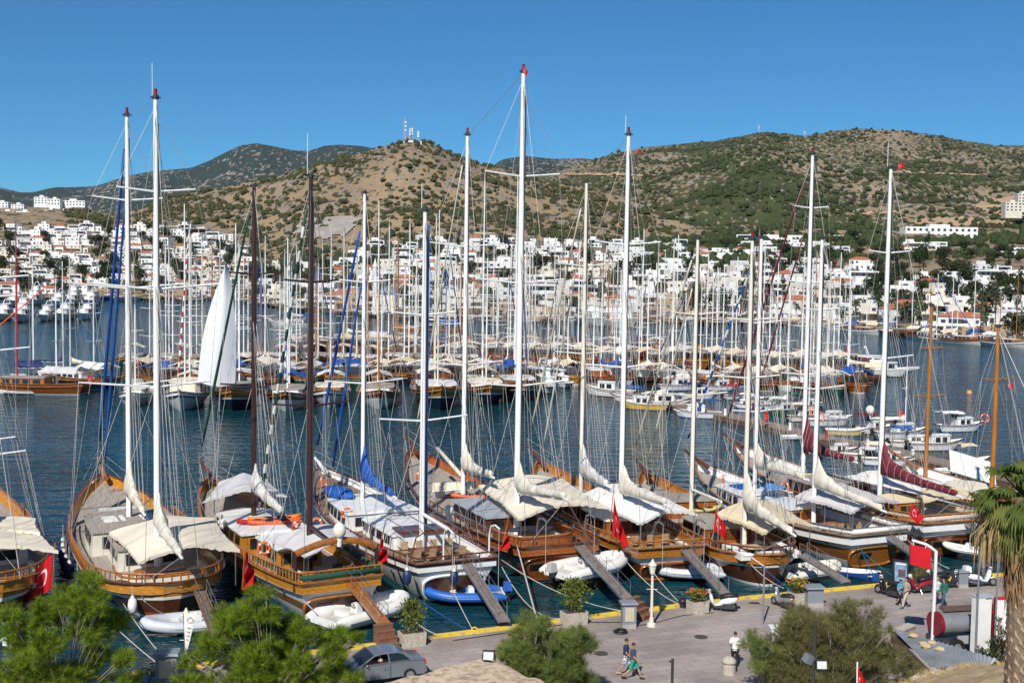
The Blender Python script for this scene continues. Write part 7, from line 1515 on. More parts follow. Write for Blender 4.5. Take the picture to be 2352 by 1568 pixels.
# feather pennant between the pines
Yq = at(432, 1560, QZ).y - .5; t = thing("feather_pennant", "white feather pennant with a pale grey round emblem in front of the lamp post", "pennant", atY(430, 1500, Yq)); o = t.location; mb = MB()
pts = [(421, 1410), (452, 1404), (446, 1430), (438, 1462), (430, 1494), (426, 1470), (423, 1440)]; P = [atY(x, y, Yq) - o for x, y in pts]; mb.v = [tuple(p + V(0, .04 * math.sin(i), 0)) for i, p in enumerate(P)]; mb.f = [tuple(range(len(P)))]; mb.m = [0]; mb.build("cloth", WHITEC, t)
c = atY(437, 1422, Yq) - o; MB().torus(c - V(0, .06, 0), (0, 1, 0), .13, .014, 20, 4).build("emblem", mat("pale_grey_print", (.4, .38, .42), rough=.8), t); lt = MB()
for k in range(4): lt.box(atY(434 - k * 1.2, 1440 + k * 9, Yq) - o - V(0, .06, 0), (.16 - .025 * k, .01, .045), ry=.15)
lt.build("lettering", mat("pale_grey_print", (.4, .38, .42)), t); MB().tube([atY(421, 1406, Yq) - o, atY(428, 1570, Yq) - o], .02, 5).build("pole", ALUM, t)
# ------------------------------------------------------------------ castle masonry, rocks, roof
A = at(1115, 1508, 6.0); B = at(1420, 1640, 6.0); C_ = V(B.x, 30, 6); D = V(A.x - 12, 30, 6); E = at(640, 1632, 6.0); t = thing("castle_wall", "corner of pale lichen-spotted castle masonry at the bottom edge", "castle wall", (A.x, A.y, 0)); of = V(A.x, A.y, 0)
STN = mat("lichen_spotted_stone", (.56, .44, .31), (.30, .20, .14), 3.2, .95, bump=.8, det=9, lo=.36, hi=.56); poly = [A, B, C_, D, E]; N_ = 26; mb = MB()
def top_(i, j):
    a = E.lerp(A, i * 2) if i < .5 else A.lerp(B, i * 2 - 1); q = a.lerp(V(a.x * .8, 31, 6), j); return q - of + V(0, 0, .16 * noise.noise(q * .9) + .07 * noise.noise(q * 3) - (.04 if j == 0 else 0))
mb.grid(top_, 40, 20); rs = [[top_(i / 40, 0), top_(i / 40, 0) - V(0, 0, 3), top_(i / 40, 0) - V(0, 0, 6)] for i in range(41)]; mb.rings(rs, 0, False, False); mb.build("masonry", STN, t, 60)
for k, (px, py, s) in enumerate([(1010, 1560, .3), (1180, 1556, .22)]): pass
flood(at(1123, 1500, 6.2) + V(0, -.3, .05), "black floodlight with pale lens on the masonry corner", -.1)
G0_ = [(1990, 1590), (2090, 1548), (2160, 1534), (2290, 1528), (2480, 1500)]
ge = [at(x, y, 1.9) for x, y in G0_]; mb = MB()
def gr(i, j):
    k = i * 4; a = int(min(3, k)); p = ge[a].lerp(ge[a + 1], k - a); q = p + V(0, -15 * j, 5.2 * j); return q + V(0, 0, .25 * noise.noise(q * .8) + .1 * noise.noise(q * 2.5) - (1.2 if j == 0 else 0))
mb.grid(gr, 60, 36); kind(mb.build("dry_ground", mat("dry_grassy_earth", (.46, .33, .19), (.28, .21, .12), 1.4, .95, bump=.7, det=9), None, 180), "structure")
rr_ = random.Random(5); RK = mat("grey_beige_rock", (.42, .38, .33), (.28, .25, .21), 3, .9, bump=.5)
for k in range(46):
    i, j = rr_.uniform(.05, .85), rr_.uniform(.0, .2); s = rr_.uniform(.10, .36); p = gr(i, j); o = MB().ball((0, 0, 0), (s, s * .8, s * .6), 8, 5, 0, -1, .22).build("rock", RK); o.location = p; o.rotation_euler = (0, 0, rr_.uniform(0, 6)); tag(o, "loose grey stone lying on the dry earth slope below the metal roof", "rock", "loose stones on the dry slope")
gm = MB()
for _ in range(2600):
    p = gr(rr_.random(), rr_.uniform(.01, .3)); v = V(rr_.gauss(0, .5), rr_.gauss(0, .5), 1).normalized() * rr_.uniform(.08, .35); gm.add([p - V(.012, 0, 0), p + V(.012, 0, 0), p + v], [(0, 1, 2)])
kind(gm.build("dry_grass", mat("straw_grass", (.50, .38, .18), (.36, .26, .12), 2, .9, trans=.2)), "stuff")
RC = [at(2046, 1440, 3.1), at(2106, 1435, 3.3), at(2290, 1512, 3.2), at(2272, 1529, 2.9), at(2136, 1530, 2.6)]
t = thing("shed", "shed with a rusty grey corrugated roof sloping beside the tamarisk", "shed", RC[0]); P = [p - RC[0] for p in RC]; mb = MB(); f0, f1, b0, b1 = P[4], P[3], P[0], P[2]
def rf(i, j): 
    p = f0.lerp(f1, i).lerp(b0.lerp(b1, i), j); return p + V(0, 0, .035 * math.sin(i * 150))
mb.grid(rf, 300, 3); mb.build("roof", mat("weathered_corrugated_iron", (.33, .37, .41), (.20, .21, .22), .9, .5, .3, bump=.1, det=8), t, 180)
mb = MB(); mb.rings([[p - V(0, 0, .15), V(p.x, p.y, p.z - .75)] for p in (f0, f1, b1, b0, f0)], 0, False, False); mb.build("wall", mat("brown_rusty_shed_wall", (.13, .08, .05), (.08, .05, .035), 2, .9), t)
for k, (i, j) in enumerate([(.18, .85), (.24, .7), (.22, .55), (.36, .8), (.4, .6)]):
    o = MB().ball((0, 0, .06), (.22, .16, .1), 8, 5, 0, -1, .25).build("stone_on_roof", mat("yellowish_stone", (.55, .43, .26), (.42, .32, .19), 3, .9)); o.location = RC[0] + rf(i, j); tag(o, "flat yellowish stone lying on the corrugated shed roof", "stone", "stones weighing down the shed roof")
b0 = [at(2000, 1452, QZ + 1.0), at(2110, 1436, QZ + 1.0)]
t = thing("low_wall", "low beige plastered wall at the head of the corrugated roof", "wall", b0[0]); d = b0[1] - b0[0]; MB().bar(V(1.5, 1.0, -.7), d + V(0, 1.0, -.7), .4, .8).build("wall", mat("beige_render", (.48, .38, .28), (.40, .31, .23), 1.5, .9), t); MB().bar(V(1.5, 1.0, -.25), d + V(0, 1.0, -.25), .5, .1).build("coping", CONCW, t)
# ------------------------------------------------------------------ signs, fuel stand and tanker
REDP = mat("red_sign_paint", (.58, .012, .02), (.52, .010, .018), 1.5, .4)
b = at(2141, 1492, QZ); Yb = b.y; h = zfor(b, 1253) - QZ; t = thing("hanging_sign", "blank red panel hung from a white pole with a curved arm", "sign", b); P = lambda x, y: atY(x, y, Yb) - b
MB().tube([(0, 0, 0), (0, 0, h * .95), P(2137, 1256), P(2125, 1249), P(2095, 1240)], [.10, .10, .09, .08, .07], 8).build("pole", WHITE, t, 60); mb = MB(); pn = [P(2090, 1249), P(2137, 1260), P(2136, 1306), P(2090, 1294)]; mb.rings([[p + V(0, -.1, 0) for p in pn], [p + V(0, .1, 0) for p in pn]]); mb.build("panel", REDP, t)
for x, y0, y1 in ((2098, 1241, 1251), (2126, 1249, 1258)): MB().tube([P(x, y0), P(x, y1)], .03, 5).build("hanger", WHITE, t)
b = at(2068, 1362, QZ); Yb = b.y; t = thing("advertising_panel", "dark-framed advertising panel with a picture of two people on blue", "advertising panel", b); P = lambda x, y: atY(x, y, Yb) - b
def slab(pts, y0, y1): mb = MB(); mb.rings([[P(*p) + V(0, y0, 0) for p in pts], [P(*p) + V(0, y1, 0) for p in pts]]); return mb
slab([(2051, 1283), (2087, 1288), (2085, 1350), (2050, 1342)], -.06, .1).build("frame", BLACK, t); slab([(2054, 1288), (2083, 1292), (2081, 1344), (2054, 1338)], -.09, -.065).build("poster", mat("blue_white_poster", (.30, .42, .58), (.10, .16, .28), 2.5, .4), t)
slab([(2062, 1305), (2079, 1307), (2078, 1325), (2062, 1322)], -.11, -.095).build("picture", mat("dark_photo_print", (.06, .05, .06), (.18, .12, .10), 5, .5), t); slab([(2057, 1291), (2080, 1294), (2080, 1297), (2057, 1294)], -.11, -.095).build("headline", WHITE, t)
for x in (2054, 2083): MB().tube([P(x, 1340), P(x, 1363)], .05, 6).build("leg", BLACK, t)
b = at(2251, 1520, QZ); Yb = b.y; h = zfor(b, 1370) - QZ; t = thing("price_pillar", "tall white fuel-stand pillar with a split front", "pillar", b, .3); MB().box((-.22, 0, h / 2), (.43, .5, h)).build("side_panel", WHITE, t); MB().box((.22, .05, h / 2), (.40, .45, h - .02)).build("front_panel", WHITE, t); MB().box((0, .02, h + .04), (.92, .56, .08)).build("cap", mat("blue_grey_cap", (.4, .45, .5)), t)
b = at(2300, 1512, QZ); h = zfor(b, 1370) - QZ; t = thing("sign_board", "white board with a red border beside the white pillar", "sign", b, .12); MB().box((.15, 0, h * .62), (1.15, .12, h * .72)).build("panel", WHITE, t)
for c, s in (((.15, -.02, h * .985), (1.25, .15, .12)), ((-.47, -.02, h * .64), (.1, .15, h * .68)), ((.15, -.02, h * .25), (1.25, .15, .1))): MB().box(c, s).build("border", REDP, t)
for x in (-.35, .6): MB().box((x, .1, h * .3), (.08, .08, h * .6)).build("leg", ALUM, t)
b = at(2212, 1490, QZ); t = thing("tanker_truck", "small red and silver fuel tanker parked behind the shed roof", "tanker", b, R_(12)); SILV = mat("dull_silver_tank", (.42, .43, .44), (.34, .35, .36), 1.2, .35, .6); DRED = mat("deep_red_truck_paint", (.20, .008, .024), (.16, .007, .02), 1.5, .35)
def ell(x0, x1, s=1.0): return [[V(x, .70 * s * math.cos(a), 1.45 + .58 * s * math.sin(a)) for a in [6.28318 * j / 24 for j in range(24)]] for x in (x0, x1)]
MB().rings(ell(-1.5, 2.3)).build("tank", SILV, t, 40); MB().rings(ell(-1.72, -1.5, 1.03)).build("tank_end", DRED, t, 40); MB().rings(ell(1.05, 1.75, 1.015)).build("red_band", REDP, t, 40)
dm = MB(); dm.add([(.3 + x, -.71, 1.42 + z) for x, z in ((0, -.26), (.26, 0), (0, .26), (-.26, 0))], [(0, 1, 2, 3)]); dm.build("hazard_diamond", REDP, t); d2 = MB(); d2.add([(-1.725, y, 1.5 + z) for y, z in ((0, -.22), (.22, 0), (0, .22), (-.22, 0))], [(3, 2, 1, 0)]); d2.build("hazard_diamond", mat("dark_red_diamond", (.2, .01, .015)), t)
MB().box((.4, 0, .62), (4.2, 1.5, .2)).build("chassis", DGREY, t); MB().box((.4, 0, 2.18), (3.4, .5, .14)).build("walkway", mat("brown_walkway", (.12, .08, .06)), t); MB().box((3.4, 0, 1.25), (1.6, 1.7, 1.5), 0, 0, 0, 0, (.85, .92)).build("cab", DRED, t, 30); MB().box((3.45, 0, 1.65), (1.45, 1.74, .45), 0, 0, 0, 0, (.9, .95)).build("cab_window", GLASS, t)
MB().box((.3, -.72, .75), (2.2, .1, .4)).build("side_guard", mat("perforated_steel", (.4, .4, .4), (.25, .25, .25), 30, .5), t)
for x in (-.9, 3.3):
    for sd in (1, -1): wo = MB().tube([(x, sd * .62, .42), (x, sd * .92, .42)], .42, 16).build("wheel", BLACK, t, 40); MB().tube([(x, sd * .9, .42), (x, sd * .94, .42)], .2, 10).build("rim", ALUM, wo)
sb = needle_tree("oleander_shrub", "dark glossy shrub with a few red flowers at the foot of the white pillar", "shrub", at(2290, 1545, 1.2), [(2265, 1500, 24), (2300, 1490, 28), (2330, 1480, 24), (2290, 1520, 30), (2320, 1515, 28), (2250, 1520, 18), (2300, 1450, 14), (2296, 1425, 8)], at(2290, 1530, 1.2).y, DEEPG, 330, .16, .025, 9, 6, True, .6, .07)
sb2 = needle_tree("grass_clump", "dry reed-like clump behind the advertising panel", "plant", at(2115, 1340, QZ), [(2112, 1322, 12), (2120, 1312, 10), (2105, 1330, 10)], at(2115, 1340, QZ).y, leafmat("dry_reed", (.26, .22, .07), (.16, .14, .05)), 330, .5, .01, 10, 8, True, .2, .03, .5)
needle_tree("quay_shrub", "green shrub at the foot of the palm behind the scooters", "shrub", at(2338, 1370, QZ), [(2330, 1350, 14), (2345, 1340, 14), (2340, 1362, 14)], at(2338, 1370, QZ).y, YELG, 330, .2, .03, 12, 6, True, .3, .03)
t = thing("poster_post", "slim white post covered with small colourful stickers", "post", at(1776, 1522, QZ)); h = zfor(t.location, 1440) - QZ; MB().box((0, 0, h / 2), (.42, .42, h)).build("shaft", WHITE, t); MB().box((0, 0, h + .04), (.5, .5, .08)).build("cap", WHITE, t); rs_ = random.Random(2); sm_ = MB()
for k in range(26): sm_.box((rs_.uniform(-.14, .14), -.213, rs_.uniform(.4, h - .1)), (rs_.uniform(.06, .13), .008 + k * .0003, rs_.uniform(.05, .1)), k % 3)
sm_.build("sticker", [mat("teal_print", (.05, .3, .4)), mat("orange_print", (.6, .25, .1)), mat("blue_print", (.1, .2, .5))], t)
# ------------------------------------------------------------------ scooters and car
def scooter(px, py, rz, label, bm, seatm=BLACK, box=None, s=1.0, rest=None):
    t = thing("scooter", label, "scooter", at(px, py, QZ), rz, "scooters parked along the quay"); t.scale = (s, s, s); rest = rest or BLACK
    for x in (-.62, .66):
        w_ = MB().torus((x, 0, .25), (0, 1, 0), .20, .06, 18, 7).build("wheel", BLACK, t, 180); MB().tube([(x, -.05, .25), (x, .05, .25)], .13, 10).build("rim", ALUM, w_)
    def sec(x, w, z0, z1): return [V(x, w * math.cos(a) * (1 if math.sin(a) < .6 else .8), lerp(z0, z1, .5 + .5 * math.sin(a))) for a in [6.2832 * j / 10 for j in range(10)]]
    MB().rings([sec(-.92, .05, .62, .72), sec(-.75, .15, .42, .78), sec(-.45, .19, .30, .76), (sec(-.1, .20, .26, .62)), sec(.08, .15, .22, .40), sec(.25, .16, .22, .36)]).build("body", bm, t, 180)
    MB().rings([sec(.22, .17, .22, .40), sec(.32, .20, .28, .70), sec(.42, .22, .38, .95), sec(.50, .12, .52, 1.0)]).build("front_shield", bm, t, 180)
    MB().rings([sec(-.92, .10, .74, .90), sec(-.6, .20, .72, .95), sec(-.3, .21, .70, .90), sec(-.02, .17, .58, .82)]).build("seat", seatm, t, 180)
    MB().tube([(.45, -.34, 1.02), (.40, 0, 1.0), (.45, .34, 1.02)], .022, 6).build("handlebar", BLACK, t); MB().ball((.50, 0, .96), (.12, .13, .12), 10, 6).build("headlight", mat("headlight_glass", (.6, .62, .64), rough=.1), t, 180)
    MB().rings([sec(.50, .08, .40, .5), sec(.66, .09, .46, .53), sec(.86, .06, .34, .42)]).build("mudguard", bm, t, 180); MB().tube([(.50, 0, .9), (.66, 0, .25)], .035, 6).build("fork", DGREY, t); MB().box((-.42, 0, .30), (.62, .44, .24), 0, 0, 0, 0, (.8, .9)).box((.08, 0, .25), (.5, .30, .10)).build("engine", DGREY, t); MB().tube([(-.3, -.18, .25), (-.85, -.2, .35)], .05, 7).build("exhaust", STEEL, t)
    for sd in (1, -1): q = MB(); q.tube([(.44, sd * .22, 1.0), (.47, sd * .3, 1.2)], .01, 4); q.ball((.47, sd * .32, 1.23), (.02, .07, .05), 7, 5); q.build("mirror", BLACK, t)
    MB().ball((-.9, 0, .68), (.04, .1, .05), 8, 5).build("tail_light", REDP, t)
    if box: MB().box((-.88, 0, .98), (.34, .4, .32), 0, 0, 0, 0, (.9, .9)).build("top_box", box, t, 30)
    MB().tube([(-.05, .12, .25), (-.1, .28, .02)], .015, 4).build("kickstand", STEEL, t); return t
SILP = mat("grey_silver_scooter_paint", (.30, .31, .30), (.25, .26, .25), 2, .3, .4)
scooter(1652, 1402, R_(170), "large white scooter with black seat parked beside the flower planter", mat("gloss_white_scooter_paint", (.74, .75, .76), rough=.2), s=1.15)
scooter(1796, 1394, R_(120), "silver-grey scooter parked at the kerb before the orange flowers", SILP); scooter(2040, 1368, R_(125), "black scooter parked left of the advertising panel", mat("gloss_black_paint", (.015, .015, .017), rough=.15), s=1.1)
scooter(2108, 1362, R_(195), "dark red scooter behind the boy in blue", mat("dark_red_scooter_paint", (.24, .015, .03), rough=.2), s=1.15); scooter(2178, 1350, R_(15), "black and white scooter behind the two women", mat("black_white_paint", (.04, .04, .042), rough=.2), seatm=BLACK); scooter(2254, 1346, R_(10), "white scooter with black seat and top box near the palm", mat("gloss_white_scooter_paint", (.74, .75, .76)), box=WHITE, s=1.15)
scooter(2148, 1346, R_(190), "black scooter half hidden behind the white sign pole", mat("gloss_black_paint", (.015, .015, .017)))
def car():
    p = at(868, 1558, QZ); t = thing("car", "silver-grey saloon car with open front window beside the left pine", "car", p, QA + math.pi + .02); CP = mat("silver_grey_car_paint", (.26, .29, .33), (.23, .26, .30), .8, .25, .55, coat=.6)
    prof = [(-2.05, .30), (-2.1, .62), (-2.02, .92), (-1.55, .98), (-1.05, 1.02), (.75, .96), (1.55, .84), (2.0, .66), (2.08, .40), (2.0, .26)]
    def body(y, k): return [V(x * (1 - .02 * k), y, z - .02 * k) for x, z in prof]
    rs = [body(-.80, 1), body(-.84, .5), body(-.80, 0), body(0, -1.5), body(.80, 0), body(.84, .5), body(.80, 1)]
    for r, dz in zip(rs, (0, 0, 0, 0, 0, 0, 0)): pass
    lowr = [[V(p_.x, p_.y, p_.z * (.55 if i in (0, 6) else 1)) if i in (0, 6) else p_ for p_ in r] for i, r in enumerate(rs)]
    MB().rings(rs).build("body", CP, t, 35)
    roof = [(-1.45, .97), (-1.0, 1.36), (-.75, 1.42), (.1, 1.43), (.38, 1.38), (1.05, .95)]
    def gh(y, ins): return [V(x, y * (1 - .16 * max(0, (z - .95) / .48)), z) for x, z in roof]
    rp_ = MB(); rp_.rings([[V(x, y * (1 - .16 * max(0, (z - .95) / .48)), z + .02 * (1 - abs(y) / .78)) for x, z in [(-1.02, 1.34), (-.75, 1.42), (.1, 1.43), (.40, 1.36)]] + [V(x, y * .9, z - .05) for x, z in [(.40, 1.36), (.1, 1.43), (-.75, 1.42), (-1.02, 1.34)]] for y in (-.78, -.4, 0, .4, .78)]); rp_.build("roof", CP, t, 30)
    for sd in (1, -1):
        for (x0, z0), (x1, z1), w_ in (((1.08, .95), (.40, 1.37), .07), ((-.33, .97), (-.26, 1.40), .07), ((-1.48, .97), (-1.0, 1.36), .12)): MB().bar((x0, sd * .775, z0), (x1, sd * .715, z1), .05, w_).build("pillar", CP, t)
    MB().box((-.2, 0, 1.0), (2.3, 1.45, .05)).box((-.55, 0, 1.15), (.12, 1.2, .3)).build("seat", BLACK, t)
    def pane(pts, nm="window", m=GLASS, off=.0, sds=(1, -1)):
        for sd in sds:
            mb = MB(); P = [V(x, sd * (.77 * (1 - .16 * max(0, (z - .95) / .48)) + off), z) for x, z in pts]; mb.add(P if sd < 0 else P[::-1], [tuple(range(len(P)))]); mb.build(nm, m, t)
    pane([(-.30, 1.01), (.98, .99), (.38, 1.37), (-.24, 1.39)], sds=(-1,)); pane([(-1.40, 1.0), (-.36, 1.0), (-.29, 1.39), (-1.0, 1.36)])
    for pts, nm in (([(.42, 1.36), (1.04, .965)], "windscreen"), ([(-.96, 1.345), (-1.42, .985)], "rear_window")):
        (x0, z0), (x1, z1) = pts; mb = MB(); s = .02 if x0 > 0 else -.02; mb.add([(x0 + s, -.56, z0 + .01), (x1 + s, -.68, z1 + .01), (x1 + s, .68, z1 + .01), (x0 + s, .56, z0 + .01)], [(0, 1, 2, 3)]); mb.build(nm, GLASS, t)
    for x in (-1.3, 1.28):
        for sd in (1, -1): wo = MB().tube([(x, sd * .66, .30), (x, sd * .86, .30)], .30, 18).build("wheel", BLACK, t, 40); MB().tube([(x, sd * .85, .30), (x, sd * .875, .30)], .19, 12).build("rim", ALUM, wo)
    for sd in (1, -1):
        MB().box((-2.06, sd * .66, .80), (.1, .26, .26)).build("tail_light", REDP, t); MB().box((2.0, sd * .6, .66), (.12, .34, .16)).build("headlight", mat("headlight_glass", (.6, .62, .64)), t); MB().ball((.82, sd * .92, 1.0), (.07, .1, .07), 8, 5).build("mirror", CP, t, 180); MB().box((-.1, sd * .845, .72), (.16, .02, .03)).build("handle", CP, t)
        for x in (-.34, .98): MB().box((x, sd * .842, .62), (.012, .012, .66)).build("door_seam", DGREY, t)
    MB().box((-2.08, 0, .45), (.12, 1.66, .18)).build("bumper", CP, t); return t, p
cart, carp = car()
# ------------------------------------------------------------------ people
def remesh(mb, vox, name, m, parent):
    me = mb.mesh(name + "_raw", m); o = bpy.data.objects.new(name + "_raw", me); COL.objects.link(o); md = o.modifiers.new("r", 'REMESH'); md.mode = 'VOXEL'; md.voxel_size = vox; md.use_smooth_shade = True
    s_ = o.modifiers.new("s", 'SMOOTH'); s_.iterations = 3; s_.factor = .4
    dg = bpy.context.evaluated_depsgraph_get(); dg.update(); nm = bpy.data.meshes.new_from_object(o.evaluated_get(dg)); bpy.data.objects.remove(o); nm.materials.clear(); nm.materials.append(m)
    q = bpy.data.objects.new(name, nm); COL.objects.link(q); q.parent = parent; return q
def person(px, py, rz, label, shirt, pants, hair=HAIRD, h=1.76, stride=.28, long_=False, sleeve=.5, elb=(.5, .5), skin=SKIN, shoes=BLACK, hat=None, longhair=False, bag=None, place=None, sitting=False, woman=False):
    t = thing("person", label, "person", place or at(px, py, QZ), rz, None); k = h / 1.76; t.scale = (k, k, k); b = MB(); sh = .185 if not woman else .165; hp = .095
    legs = []; arms = []
    for sd, s in ((1, stride), (-1, -stride)):
        hipj = V(0, sd * hp, .92); 
        if sitting: kn = V(.42, sd * .13, .90); an = V(.48, sd * .13, .48)
        else: kn = V(s * .62 + .05 * (s < 0) + .04, sd * (hp + .005), .50 + .02 * abs(s)); an = V(s * (1.15 if s > 0 else 1.35), sd * hp, .085 + (.07 if s < 0 else 0))
        legs.append((hipj, kn, an)); b.tube([hipj + V(0, 0, .04), hipj.lerp(kn, .5), kn, kn.lerp(an, .35), an + V(0, 0, .02)], [.088, .074, .055, .056, .036], 10)
        shj = V(0, sd * sh, 1.40); e = elb[0] if sd > 0 else elb[1]; sw = -s * .9
        el = shj + V(math.sin(sw) * .29 - .02, sd * .05, -.29 * math.cos(sw)); wr = el + V(math.sin(sw + e) * .25, -sd * .02, -.25 * math.cos(sw + e)); arms.append((shj, el, wr)); b.tube([shj, shj.lerp(el, .5), el, el.lerp(wr, .3), wr], [.055, .047, .038, .037, .026], 9)
        d = (wr - el).normalized(); sx = V(0, 1, 0); u = d.cross(sx).normalized(); b.tube([wr - d * .01, wr + d * .045, wr + d * .09], [.028, .042, .036], 8, 0, True, .55)
        for f in range(4):                               # four fingers, gently bent, and a thumb
            o = wr + d * .085 + u * (.024 * (f - 1.5)); l = (.062, .075, .07, .055)[f]; b.tube([o, o + d * l * .55 - sx * (sd * .006), o + d * l - sx * (sd * .026)], [.0105, .0095, .008], 6)
        o = wr + d * .03 + u * .036; b.tube([o, o + d * .03 + u * .022, o + d * .058 + u * .024 - sx * (sd * .01)], [.012, .011, .009], 6)
    b.tube([(0, 0, .88), (0, 0, 1.0), (-.005, 0, 1.12), (.005, 0, 1.28), (0, 0, 1.40), (0, 0, 1.46)], [.13, .135, .118, .135, .125, .06], 14); b.v = b.v
    b.tube([(-.01, 0, 1.42), (.01, 0, 1.54)], [.056, .052], 10); b.tube([(0, sh, 1.40), (0, 0, 1.42), (0, -sh, 1.40)], [.055, .07, .055], 10)
    hd = V(.025, 0, 1.645); b.ball(hd, (.095, .075, .118), 14, 10); b.ball(hd + V(.035, 0, -.07), (.055, .05, .05), 10, 7); b.tube([hd + V(.085, 0, .02), hd + V(.112, 0, -.025)], [.010, .017], 7)
    for sd in (1, -1): b.ball(hd + V(-.01, sd * .076, -.005), (.022, .010, .032), 7, 5)
    body = remesh(b, .0085, "body", skin, t)
    f = MB()
    for sd in (1, -1): f.ball(hd + V(.088, sd * .032, .018), (.009, .013, .007), 7, 5)
    f.build("eye", mat("dark_eye", (.03, .02, .015), rough=.2), body); MB().box(hd + V(.086, 0, -.055), (.012, .045, .010)).build("mouth", mat("lip_colour", (.35, .12, .09), rough=.6), body)
    hr = MB(); hr.ball(hd + V(-.014, 0, .02), (.098, .084, .115), 14, 8, 0, -.1)
    if longhair: hr.tube([hd + V(-.05, 0, .03), hd + V(-.085, 0, -.08), hd + V(-.09, 0, -.2)], [.075, .075, .04], 10)
    hr.build("hair", hair, t, 180)
    if hat: q = MB(); q.ball(hd + V(-.01, 0, .045), (.105, .09, .09), 14, 6, 0, 0); q.box(hd + V(.13, 0, .055), (.12, .14, .014)); q.build("cap", hat, t, 40)
    c = MB(); c.tube([(0, 0, .86), (0, 0, 1.0), (-.005, 0, 1.12), (.005, 0, 1.28), (0, 0, 1.40), (0, 0, 1.455)], [.150, .150, .134, .152, .142, .078], 14)
    c.tube([(0, sh, 1.405), (0, 0, 1.425), (0, -sh, 1.405)], [.068, .08, .068], 10)
    for a_, e_, w_ in arms:
        if sleeve > 0: c.tube([a_ + V(0, 0, .01), a_.lerp(e_, min(1, sleeve * 1.4))] + ([w_] if sleeve > .9 else []), [.070, .066] + ([.045] if sleeve > .9 else []), 10)
    sm_ = remesh(c, .012, "shirt", shirt, t)
    p_ = MB(); p_.tube([(0, 0, .82), (0, 0, .93), (0, 0, 1.01)], [.14, .152, .140], 14)
    for hj, kn, an in legs:
        if long_: p_.tube([hj + V(0, 0, .03), hj.lerp(kn, .5), kn, kn.lerp(an, .5), an + V(0, 0, .03)], [.104, .092, .074, .070, .058], 10)
        else: p_.tube([hj + V(0, 0, .03), hj.lerp(kn, .5), hj.lerp(kn, .95)], [.106, .10, .095], 10)
    remesh(p_, .012, "trousers" if long_ else "shorts", pants, t)
    for (hj, kn, an), s in zip(legs, (stride, -stride)):
        q = MB(); o = an + V(.04, 0, -.05); q.rings([[o + V(x, y * w_, z) for y, z in ((-1, -.035), (1, -.035), (1, hh), (.3, hh + .03), (-.3, hh + .03), (-1, hh))] for x, w_, hh in ((-.11, .034, .02), (-.04, .042, .04), (.06, .046, .01), (.14, .036, -.012))]); q.build("shoe", shoes, t, 40)
    if bag: MB().box((-.19, 0, 1.2), (.16, .28, .4), 0, 0, 0, 0, (.8, .85)).build("backpack", bag, t, 30)
    return t
NVY = mat("navy_tshirt", (.028, .034, .07), (.02, .026, .055), 4, .9); WTS = mat("white_tshirt", (.76, .76, .74), (.68, .68, .66), 3, .9); TRQ = mat("turquoise_tshirt", (.02, .36, .60), rough=.9); GRN = mat("dark_green_top", (.01, .13, .09), rough=.9); KHK = mat("khaki_cloth", (.38, .33, .27), (.3, .26, .21), 5, .9); BLK = mat("black_cloth", (.015, .015, .017), rough=.9); JEAN = mat("blue_denim", (.05, .09, .18), (.035, .065, .13), 8, .9); PATT = mat("white_navy_patterned_cloth", (.72, .72, .74), (.05, .06, .18), 14, .9, lo=.46, hi=.54); GSH = mat("bright_green_shorts", (.01, .32, .20), rough=.85); STRP = mat("striped_jersey", (.30, .30, .34), (.04, .05, .09), 5, .9, kd='planks', bsc=5); TOPW = mat("grey_white_print_top", (.58, .58, .60), (.35, .36, .40), 10, .9)
person(1437, 1549, R_(-12), "man in navy t-shirt and patterned shorts walking, the farther of two", NVY, PATT, h=1.78, shoes=SKIN); person(1453, 1559, R_(-8), "man in blue t-shirt and bright green shorts walking, the nearer of two", mat("slate_blue_tshirt", (.05, .06, .13), rough=.9), GSH, h=1.76, stride=.34)
person(1687, 1532, R_(75), "man in white t-shirt and black trousers standing by the stone bollard", WTS, BLK, h=1.78, stride=.06, long_=True, elb=(1.2, .5))
person(2066, 1390, R_(-60), "boy in turquoise t-shirt and black shorts walking beside a man in khaki", TRQ, BLK, h=1.55, stride=.12, hat=NVY); person(2080, 1395, R_(200), "man with khaki shirt and a camera walking beside the boy in turquoise", KHK, mat("light_khaki_trousers", (.46, .42, .36)), h=1.8, stride=.25, long_=True, elb=(1.5, 1.2), shoes=mat("brown_boots", (.07, .05, .04)))
person(2152, 1388, R_(215), "woman in printed top and dark leggings walking left of the woman in green", TOPW, mat("dark_leggings", (.03, .035, .06)), HAIRB, h=1.66, stride=.26, long_=True, longhair=True, woman=True); person(2167, 1392, R_(205), "woman in dark green top and jeans walking beside the printed-top woman", GRN, JEAN, h=1.66, stride=.2, long_=True, longhair=True, woman=True, sleeve=.95)
person(2258, 1336, R_(215), "man in striped jersey, jeans and cap standing near the kerb", STRP, JEAN, h=1.78, stride=.06, long_=True, sleeve=.95, elb=(1.3, 1.3), hat=NVY)
M_ = Matrix.Rotation(QA + math.pi, 3, 'Z'); person(0, 0, QA + math.pi, "driver in red check shirt leaning an elbow on the car window", mat("red_check_shirt", (.62, .60, .58), (.40, .05, .06), 16, .9, lo=.48, hi=.52), BLK, h=1.7, stride=.05, sleeve=.95, elb=(1.5, .9), place=carp + M_ @ V(.02, .40, -.28), sitting=True)

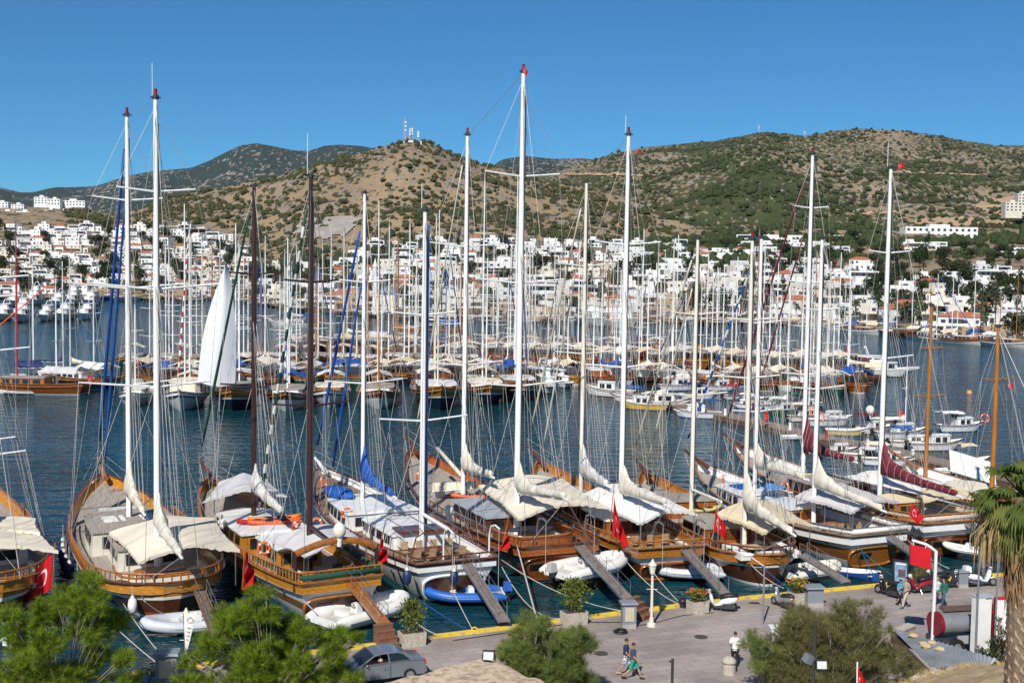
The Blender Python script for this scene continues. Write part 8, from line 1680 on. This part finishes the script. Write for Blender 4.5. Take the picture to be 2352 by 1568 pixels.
person(568, 1290, R_(-70), "man in white shirt standing on the dark-masted gulet's side deck", WTS, NVY, h=1.75, stride=.05, long_=True, place=G2.W(15.2, 2.55, G2.sheer(.62) - .6))
person(1030, 900, R_(-90), "man in white shirt on the bow of the navy gulet across the water", WTS, NVY, h=1.75, stride=.08, long_=True, place=AB[6][0].W(AB[6][0].L * .86, .5, AB[6][0].sheer(.86) - .42))
flag("red flag on a white staff at the bottom edge in front of the dry slope", [(1970, 1528), (1969, 1600), (1996, 1612), (1984, 1560)], at(1970, 1640, 2).y - 8, [(1970, 1520), (1968, 1680)], .2, WHITE, "red flag on shore")

for k, (px, py) in enumerate([(1380, 1500), (1610, 1462), (1290, 1478)]):
    o = tag(MB().tube([(0, 0, .004), (0, 0, .022)], .36, 20).tube([(0, 0, .022), (0, 0, .026)], .30, 20).build("manhole_cover", mat("rusty_cast_iron", (.11, .09, .08), (.07, .06, .055), 6, .7, .4)), ("round iron cover in the paving left of the walking men", "round iron cover in the paving right of the walking men", "round iron cover behind the round tamarisk bush")[k], "manhole cover"); o.location = at(px, py, QZ)
rr = [at(1428, 1428, QZ + .03), at(1330, 1428, QZ + .03), at(1180, 1450, QZ + .03), at(1040, 1470, QZ + .03)]
rope(rr, "black cable lying along the kerb from the power pedestal", .025, 0, BLACK, "power_cable", None); rope([at(1440, 1440, QZ + .03), at(1500, 1430, QZ + .03), at(1570, 1412, QZ + .03), at(1640, 1406, QZ + .03)], "dark cable on the paving between the lamp post and the white scooter", .02, 0, BLACK, "power_cable", None)
# ------------------------------------------------------------------ prototypes that were only copied
for o in PROT:
    for c in list(o.children): bpy.data.objects.remove(c)
    bpy.data.objects.remove(o)
HAZE = True
if HAZE:
    m = bpy.data.materials.new("thin_sea_haze"); m.use_nodes = True; n = m.node_tree.nodes; n.remove(n["Principled BSDF"]); pv = n.new("ShaderNodeVolumePrincipled"); pv.inputs["Color"].default_value = (.72, .80, .92, 1); pv.inputs["Density"].default_value = .000018; pv.inputs["Anisotropy"].default_value = .2
    m.node_tree.links.new(pv.outputs[0], n["Material Output"].inputs["Volume"]); hz_ = MB(); hz_.box((0, 3200, 450), (11000, 7400, 912)); kind(hz_.build("haze", m), "stuff")
